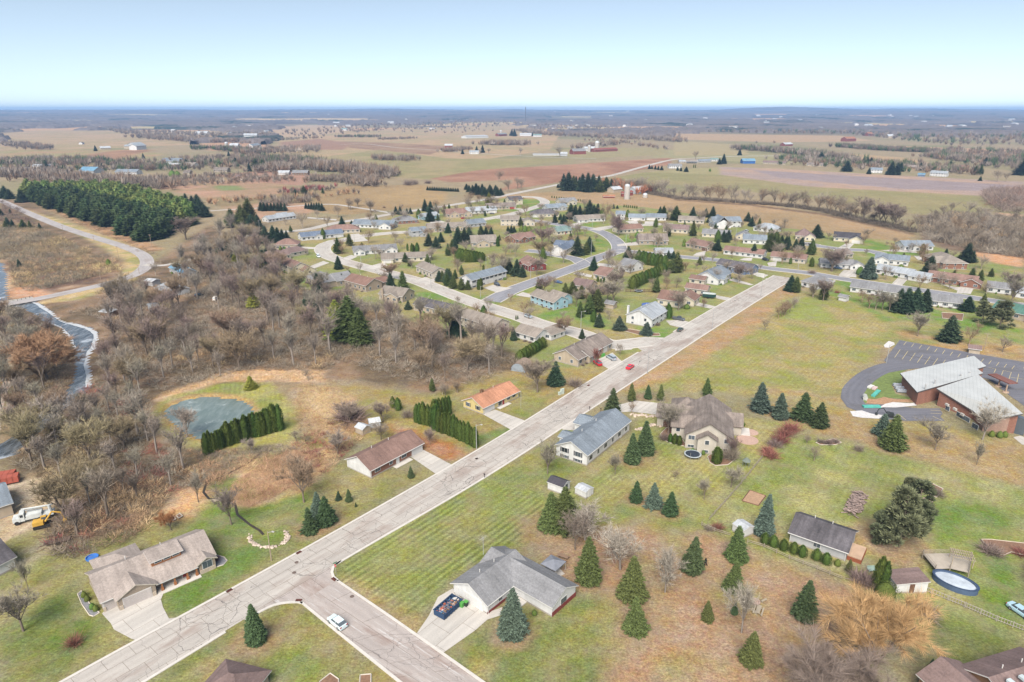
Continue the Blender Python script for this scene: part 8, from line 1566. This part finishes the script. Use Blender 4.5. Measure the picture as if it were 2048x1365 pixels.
for x, y, f, lab, rz in ((580,605,cE_,'storm drain on the kerb by the wooden lamp pole',51),(172,828,cE_,'storm drain on the kerb below the craftsman house',51),(580,886,cE_,'storm drain at the rounded lawn corner',0),(787,762,cE_,'storm drain below the stop sign',-40),(1665,820,cN_,'storm drain beside the craftsman driveway lawn',51),(1545,703,cF_,'storm drain near the utility boxes',51)):
    if lab != 'storm drain beside the craftsman driveway lawn': small('storm_drain', f, x, y, lambda m: (m.box(-.6,-.35,0,.6,.35,.03), [m.box(-.5+i*.16,-.3,.03,-.43+i*.16,.3,.05) for i in range(7)]), lab, 'drain', rz, [plain('rusty_grate', alb(110,66,56))], z=.1)
for f, x, y, w, h, lab in ((cF_,1305,778,.7,.9,'small white utility box beside the street'),(cF_,1328,770,1.3,1.7,'tall pale green utility cabinet beside the street')): small('utility_box', f, x, y, lambda m: (m.box(-w/2,-.3,0,w/2,.3,h), m.box(-w/2-.05,-.35,h,w/2+.05,.35,h+.08)), lab, 'cabinet', 38, [plain('cabinet_paint', alb(206,218,206))])
small('flagpole', cF_, 990, 897, lambda m: (m.tube((0,0,0),(0,0,6.2),.05,n=6), m.lathe((0,0,6.2), [(.03,0),(.1,.08),(.03,.16)], 8)), 'thin pole on the lawn of the yellow ranch', 'flagpole', mats=[GALV])
for f, x, y, lab in ((cF_,1553,905,'black mailbox on the verge of the long raised ranch'),(cG_,437,165,'red-topped marker post at the striped field corner'),(cF_,590,1205,'little white sign below the columnar cedars'),(cF_,1645,920,'dark post beside the spruce of the raised ranch')): small('mailbox', f, x, y, lambda m: (m.box(-.05,-.05,0,.05,.05,1.0), m.box(-.12,-.22,1.0,.12,.22,1.25)), lab, 'mailbox', 40, [plain('mailbox_black', alb(70,60,62))])
# garden odds and ends
BOXW = plain('bed_timber', alb(206,196,182)); SOIL = plain('bed_soil', alb(146,114,92), var=.35, scale=2)
def bed_(f, pts, lab, z=.15, soil=SOIL, tim=BOXW, name='garden_bed', t=.12):
    w = [np.array(P(*f(*q))) for q in pts]; o = w[0]; a = sum(w[i][0]*w[(i+1) % len(w)][1]-w[(i+1) % len(w)][0]*w[i][1] for i in range(len(w))); w = w if a > 0 else w[::-1]; e = empty(name, (*o, 0)); tag(e, lab, 'garden bed'); m = MB(); m.prism([tuple(q-o) for q in w], 0, z); m.build('soil', [soil], e)
    m = MB(); [m.tube((*(w[i]-o), z), (*(w[(i+1) % len(w)]-o), z), t, n=4) for i in range(len(w))]; m.build('edging', [tim], e); return e
bed_(cM_, [(425,830),(490,745),(620,790),(560,870)], 'rectangular bare vegetable plot behind the blue spruce', soil=plain('tan_soil', alb(190,156,126), var=.25, scale=2), tim=plain('dark_timber', alb(130,96,78)))
bed_(cE_, [(705,1362),(765,1315),(815,1350),(815,1390),(700,1390)], 'house-shaped raised bed cut by the bottom edge'); bed_(cE_, [(942,1325),(1005,1320),(1003,1395),(935,1395)], 'square raised bed cut by the bottom edge')
bed_(cN_, [(1062,95),(1095,72),(1125,105),(1085,122)], 'white-edged raised bed under the russet tree', .3); bed_(cN_, [(1130,70),(1160,45),(1192,72),(1152,95)], 'second white-edged raised bed, farther from the tree', .3)
GRB = plain('gravel_bed', alb(150,150,154), var=.3, scale=2.5)
bed_(cN_, [(128,850),(165,820),(260,960),(350,1042),(290,1080),(250,1068),(175,960)], 'grey gravel bed curving round the left end of the craftsman house', .08, GRB); bed_(cN_, [(1275,605),(1480,560),(1540,460),(1610,480),(1640,515),(1600,560),(1470,600),(1300,660)], 'grey gravel bed round the right end of the craftsman house', .08, GRB); bed_(cN_, [(990,740),(1180,645),(1200,665),(1010,757)], 'narrow gravel bed before the craftsman porch', .16, GRB)
bed_(cS_, [(520,690),(600,610),(780,590),(800,760),(860,860),(640,810),(540,760)], 'mulched bed with red bushes at the taupe house', .05); bed_(cS_, [(1120,980),(1180,940),(1440,960),(1470,1020),(1380,1090),(1220,1100),(1150,1060)], 'round mulch bed with a cedar at the taupe house corner', .05)
bed_(cH_, [(-10,480),(60,490),(150,505),(200,520),(280,520),(290,540),(200,545),(100,530),(-10,500)], 'long mulch bed with spruces along the corner lawn', .05); bed_(cR_, [(1255,10),(1340,10),(1700,50),(1700,170),(1540,130),(1470,160),(1380,150)], 'terraced red mulch bed at the right edge', .4, tim=plain('wall_block', alb(190,176,160)))
bed_(cI_, [(945,265),(1120,275),(1110,330),(950,310)], 'fenced tan garden plot behind the meadow spruce', .15); bed_(cL_, [(640,160),(760,190),(840,230),(800,280),(720,240),(650,190)], 'reddish shrub bed beside the big pines', .05); bed_(cM_, [(1030,350),(1180,320),(1240,350),(1190,370),(1070,370)], 'small brown shrub bed in the wide back lawn', .05)
for c_, r, lab in (((1630,770),1.9,'round pink brick patio beside the taupe house'),((1680,675),1.25,'smaller round paved circle above the brick patio')): 
    X, Y = P(*cS_(*c_)); m = MB(); m.lathe((0,0,0), [(r*1.6,0),(r*1.6,.1),(r*1.45,.11)], 28); tag(m.build('patio', [plain('pink_pavers', alb(204,172,156), var=.2, scale=2)], None, (X, Y, 0)), lab, 'patio')
for x, y, k, c in ((195,880,'shrub',.0),(228,920,'shrub',0),(280,1000,'shrub',0),(315,1020,'shrub',0),(1410,575,'shrub',0),(1460,555,'shrub',0)): tree_at('shrub', *P(*cN_(x, y)), 1.35, 1.1, 'clipped shrubs round the craftsman house')
for x, y in ((1045,715),(1095,690),(1145,665)): tree_at('shrub', *P(*cN_(x, y)), .6, 1.1, 'clipped shrubs round the craftsman house', z=.16)
tree_at('bush_red', *P(*cN_(1515,520)), 1.5, 1.2, label='dense crimson bush at the right corner of the craftsman house'); TL('shrub', cQ_, [(1400,960,900,'shrub',1.3)]); TL('shrub', cO_, [(1720,970,910,'shrub',1.1),(1800,980,915,'shrub',1.1),(1850,975,915,'shrub',1.1)], group='dark shrubs before the church wall')
small('play_pool', cN_, 275, 490, lambda m: m.lathe((0,0,0), [(1.2,0),(1.25,.35),(1.1,.36),(1.05,.1)], 18), 'bright blue paddling pool at the edge of the brush', 'pool', mats=[plain('pool_blue', alb(70,130,210))])
GR_ = np.random.default_rng(12); rk = MB()
for i in range(110):
    t = GR_.uniform(0, 1); a = pi+t*pi*1.15; x, y = cE_(400+115*cos(a)+GR_.normal()*7, 505-68*sin(a)+GR_.normal()*5); X, Y = P(x, y); s = GR_.uniform(.15, .42); b = len(rk.V); rk.lathe((X, Y, 0), [(s*.7,-.1),(s,s*.35),(s*.6,s*.8),(s*.1,s*.9)], 6, rz=GR_.uniform(0, 3))
tag(rk.build('rocks', [plain('field_stones', alb(206,188,172), island=.25)]), 'ring of pale boulders lining the ditch below the wooden pole', 'rocks', None, 'stuff')
rw = MB()
for x, y in [(150+i*26, 452+i*1.5+6*sin(i)) for i in range(15)]+[(540,480),(555,510),(550,540),(530,565),(510,590)]+[(230+i*22, 640-i*7) for i in range(10)]:
    X, Y = P(*cS_(x, y)); 
    for k in range(3): s = GR_.uniform(.25, .5); rw.lathe((X+GR_.normal()*.4, Y+GR_.normal()*.4, 0), [(s,-.1),(s,s*.5),(s*.6,s*.9)], 6, rz=GR_.uniform(0, 3))
tag(rw.build('retaining_stones', [plain('field_stones', alb(206,188,172), island=.25)]), 'curving pale stone retaining wall between raised ranch and taupe house', 'rocks', None, 'stuff')
br = MB(); br.box(-1.6,-.7,.1,1.6,.7,.22); [br.box(-1.6,s*.7-.05,.22,1.6,s*.7+.05,.35) for s in (-1,1)]; tag(br.build('footbridge', [PT], None, (*P(*cE_(115,292)), 0), radians(40)), 'little plank footbridge over the dark creek', 'footbridge')
TEA = plain('teal_tarp', alb(98,190,176)); 
for i, (x, y, x2, y2, w, mt, lab, nm) in enumerate(((530,575,590,520,1.2,TEA,'short teal covered pallet on the church island','pallet'),(430,680,600,680,1.4,TEA,'long teal covered pallet at the drive edge','pallet'),(490,490,525,470,1.3,TRIM,'white slab stack on the church island','slab_stack'),(535,505,560,485,1.2,plain('pink_board', alb(226,200,196)),'pinkish slab stack right of the white one','slab_stack'))):
    a = np.array(P(*cO_(x, y))); b = np.array(P(*cO_(x2, y2))); m = MB(); L = np.hypot(*(b-a)); m.box(0,-w/2,.12,L,w/2,.6); [m.box(q,-w/2,0,q+.12,w/2,.12) for q in (.05,L/2,L-.2)]; o = m.build(nm, [mt], None, (*a, .06), atan2(*(b-a)[::-1])); tag(o, lab, 'pallet')
small('water_tank', cO_, 448, 600, lambda m: (m.tube((0,-1,.9),(0,1,.9),.75,n=16), m.box(-.6,-.9,0,.6,-.7,.4), m.box(-.6,.7,0,.6,.9,.4)), 'grey cylindrical tank on the church island', 'tank', -20, [plain('tank_grey', alb(196,198,192))], z=.06)
for i, (x, y) in enumerate(((790,470),(810,500),(830,530))): small('condenser_unit', cO_, x, y, lambda m: (m.box(-1.9,-.5,.2,1.9,.5,1.0), [m.lathe((q,0,1.0), [(.4,0),(.4,.12),(.1,.14)], 12) for q in (-1.3,-.4,.5,1.4)]), ['rearmost','middle','front'][i]+' grey condenser unit of the three beside the church', 'condenser', -8, [plain('ac_grey', alb(190,196,206))], 'condenser units beside the church', .06)
small('gazebo', cS_, 1610, 1110, lambda m: ([m.tube((cos(a)*.9, sin(a)*.9, 0), (cos(a)*.9, sin(a)*.9, 1.7), .05, n=5) for a in np.arange(6)*pi/3], m.lathe((0,0,1.7), [(1.2,0),(.6,.6),(.08,1.0)], 6)), 'small dark playhouse with grey-green peaked roof by the split-rail fence', 'playhouse', mats=[plain('mossy_shingles', alb(130,140,130))])
small('white_chairs', cR_, 205, 300, lambda m: (m.box(-.8,-.5,.4,.8,.5,.5), [m.box(q-.05,p-.05,0,q+.05,p+.05,.4) for q in (-.7,.7) for p in (-.4,.4)], m.box(-.8,.45,.5,.8,.5,1.0)), 'small green and white garden seat near the two tall cedars', 'seat', mats=[plain('pale_green_paint', alb(180,206,196))]).name = 'garden_bench'
small('patio_pool', cH_, 190, 300, lambda m: (m.lathe((0,0,0), [(3.2,0),(3.2,1.0),(2.9,1.0),(2.9,.8)], 20), ), 'round pool with blue winter cover behind the white chimney house', 'pool', mats=[plain('pool_blue_cover', alb(90,120,190))])
# the dark striding figure by the spruce
X, Y = P(1410.5, 1132.3); fe_m = bpy.data.meshes.new('person'); J = [(0,0,1.0),(0,.02,1.25),(.02,.05,1.55),(.06,.08,1.72),(.09,.1,1.9),
  (-.02,-.22,1.52),(-.16,-.32,1.2),(-.02,-.34,.92),(.03,.28,1.52),(.2,.36,1.22),(.36,.32,1.0),(0,-.13,.93),(.16,-.15,.52),(-.02,-.16,.1),(.16,-.17,.04),(0,.13,.93),(-.1,.15,.5),(-.36,.16,.16),(-.24,.17,.06)]
E_ = [(0,1),(1,2),(2,3),(3,4),(2,5),(5,6),(6,7),(2,8),(8,9),(9,10),(0,11),(11,12),(12,13),(13,14),(0,15),(15,16),(16,17),(17,18)]
fe_m.from_pydata([(x*1.05, y*1.05, z*1.08) for x, y, z in J], E_, []); fo = obj('person', fe_m, None, (X, Y, 0), radians(195)); tag(fo, 'black shaggy figure striding beside the spruce in the leafy yard', 'figure')
sk_ = fo.modifiers.new('skin', 'SKIN'); fo.modifiers.new('sub', 'SUBSURF').levels = 1; fo.modifiers['sub'].render_levels = 1
for v, r in zip(fe_m.skin_vertices[0].data, (.19,.2,.21,.1,.16,.1,.08,.06,.1,.08,.06,.14,.11,.08,.06,.14,.11,.08,.06)): v.radius = (r, r)
fe_m.skin_vertices[0].data[0].use_root = True; fe_m.materials.append(plain('black_fur', (.012,.012,.014)))
gs = np.random.default_rng(31); nsh = 0
for e_, lm_, a_, LL_, w_, h_ in list(HOUSES):
    if not (200 < a_[1] < 400) or LL_ < 9 or e_.name.startswith(('church', 'barn', 'arched')): continue
    ca, sa = cos(e_.rotation_euler[2]), sin(e_.rotation_euler[2])
    for i in range(int(gs.integers(2, 5))):
        u, v = gs.uniform(.5, LL_-.5), -1.0; x_, y_ = a_[0]+u*ca-v*sa, a_[1]+u*sa+v*ca
        if clear_of_roads(x_, y_, 6): tree_at('shrub' if gs.random() < .6 else 'bush_mauve', x_, y_, gs.uniform(.8, 1.7), 1.1); nsh += 1
cnt_ = 0
while cnt_ < 55:
    p = gs.uniform(wS.min(0), wS.max(0))
    if pip(np.array([p[0]]), np.array([p[1]]), wS)[0] and clear_of_roads(p[0], p[1], 9) and not any(hypot(p[0]-t[2], p[1]-t[3]) < 5 for t in TREES) and not any(hypot(p[0]-q[2][0], p[1]-q[2][1]) < 12 for q in HOUSES):
        tree_at('fir' if cnt_ % 3 else 'cedar', p[0], p[1], gs.uniform(3.5, 9), 1.0, 'garden firs and cedars'); cnt_ += 1
# ================================================================== HAZE
hz = MB(); hz.box(-26000,-400,-400,26000,24500,154); ho = hz.build('haze', [None]) if False else obj('haze', meshdata('haze', hz.V, hz.F, []))
hm_ = bpy.data.materials.new('haze'); hm_.use_nodes = True; nt = hm_.node_tree; nt.nodes.clear(); pv = nt.nodes.new('ShaderNodeVolumePrincipled'); oo = nt.nodes.new('ShaderNodeOutputMaterial')
pv.inputs['Color'].default_value = (.36,.58,.94,1); pv.inputs['Density'].default_value = HAZE; nt.links.new(pv.outputs[0], oo.inputs['Volume']); ho.data.materials.append(hm_); tag(ho, 'thin blue haze over the far country', 'haze', None, 'stuff')
# ================================================================== LABELS for the plants
ORD = ['nearest', 'second', 'third', 'fourth', 'fifth', 'sixth', 'seventh', 'eighth', 'ninth', 'tenth', 'eleventh', 'twelfth', 'thirteenth', 'fourteenth', 'fifteenth', 'sixteenth', 'seventeenth', 'eighteenth', 'nineteenth', 'twentieth']
LM = [(h_[1], *h_[2]) for h_ in HOUSES if h_[1] and h_[1].startswith('the ')]
LM += [('the farmyard silo', *P(*c2_(1678,582))), ('the blue barn beyond the field', *P(*c3_(438,374))), ('the pond', *P(420,820)), ('the ridge farm', *P(*c2_(1450,310))), ('the contractor yard', *P(60,1000)), ('the river bend', *P(165,700)), ('the field farmhouse', *P(*c2_(785,318))), ('the northern farm silo', *P(*c1_(1328,290))), ('the pine plantation', *P(250,420)), ('the northwest machine shed', *P(*c1_(505,430))), ('the far white two-storey', *P(*c3_(1184,430))), ('the far greenhouse', *P(*c3_(1725,342))), ('the bridge', *P(30,605)), ('the dairy barn', *P(*c2_(804,226))), ('the crossroads', *P(1025,388)), ('the left settlement', *P(*c1_(200,400))), ('the golden willow', *P(1752,1340)), ('the silver hatchback', *P(675,1250)), ('the dumpster', *P(888,1235))]
ROWG = {'row of columnar cedars beside the yellow house': 'tall columnar cedar in the tight row beside the yellow ranch', 'row of columnar cedars by the pond': 'columnar cedar in the curved row along the pond', 'line of young cedars in the stubble field': 'tiny young cedar in the line above the crescent', 'line of young cedars near the farmyard': 'tiny young cedar in the short line below the farmyard silo',
 'clipped spruce row at the field corner': 'small dark spruce in the clipped row at the field corner', 'long clipped cedar hedge behind the white houses': 'rounded cedar merged into the long clipped hedge', 'cedar screen between the back gardens': 'rounded cedar in the dense screen between back gardens', 'cedar screen south of the stone house': 'rounded cedar in the screen south of the stone house', 'cedar hedge beside the low ranch': 'rounded cedar in the hedge beside the low ranch', 'row of small cedars along the garage wall': 'small round cedar in the row along the pale grey garage', 'row of bare trees in the meadow': 'bare tree in the tight row at the top of the meadow', 'clipped shrubs round the craftsman house': 'clipped green shrub beside the craftsman house',
 'spruce row behind the long white ranch': 'dark spruce in the rows behind the long white ranch', 'dark spruce clump at the crossroads': 'dark spruce packed in the clump by the crossroads'}
grp = {}
for o, k, X, Y, h, auto in TREES:
    if not auto or o.get('label'): continue
    g_ = o.get('group')
    if g_ in ROWG: o['label'] = ROWG[g_]; continue
    lm = min(LM, key=lambda q: (X-q[1])**2+(Y-q[2])**2); a = pix(X, Y); b = pix(lm[1], lm[2]); dx, dy = a[0]-b[0], a[1]-b[1]
    rel = ('right of' if dx > 0 else 'left of') if abs(dx) > abs(dy)*1.6 else ('behind' if dy < 0 else 'in front of')
    grp.setdefault((DESC[k], rel, lm[0]), []).append((hypot(X-lm[1], Y-lm[2]), o))
for (ds, rel, lm), L in grp.items():
    L.sort(key=lambda t: t[0])
    for i, (_, o) in enumerate(L):
        o['label'] = ('%s %s %s' % (ds, rel, lm)) if len(L) == 1 else ('%s %s %s %s' % (ORD[min(i, 19)], ds, rel, lm))
        if o.get('group') is None and len(L) > 1: o['group'] = 'trees around '+lm
print('things', len([o for o in sc.objects if o.parent is None]))
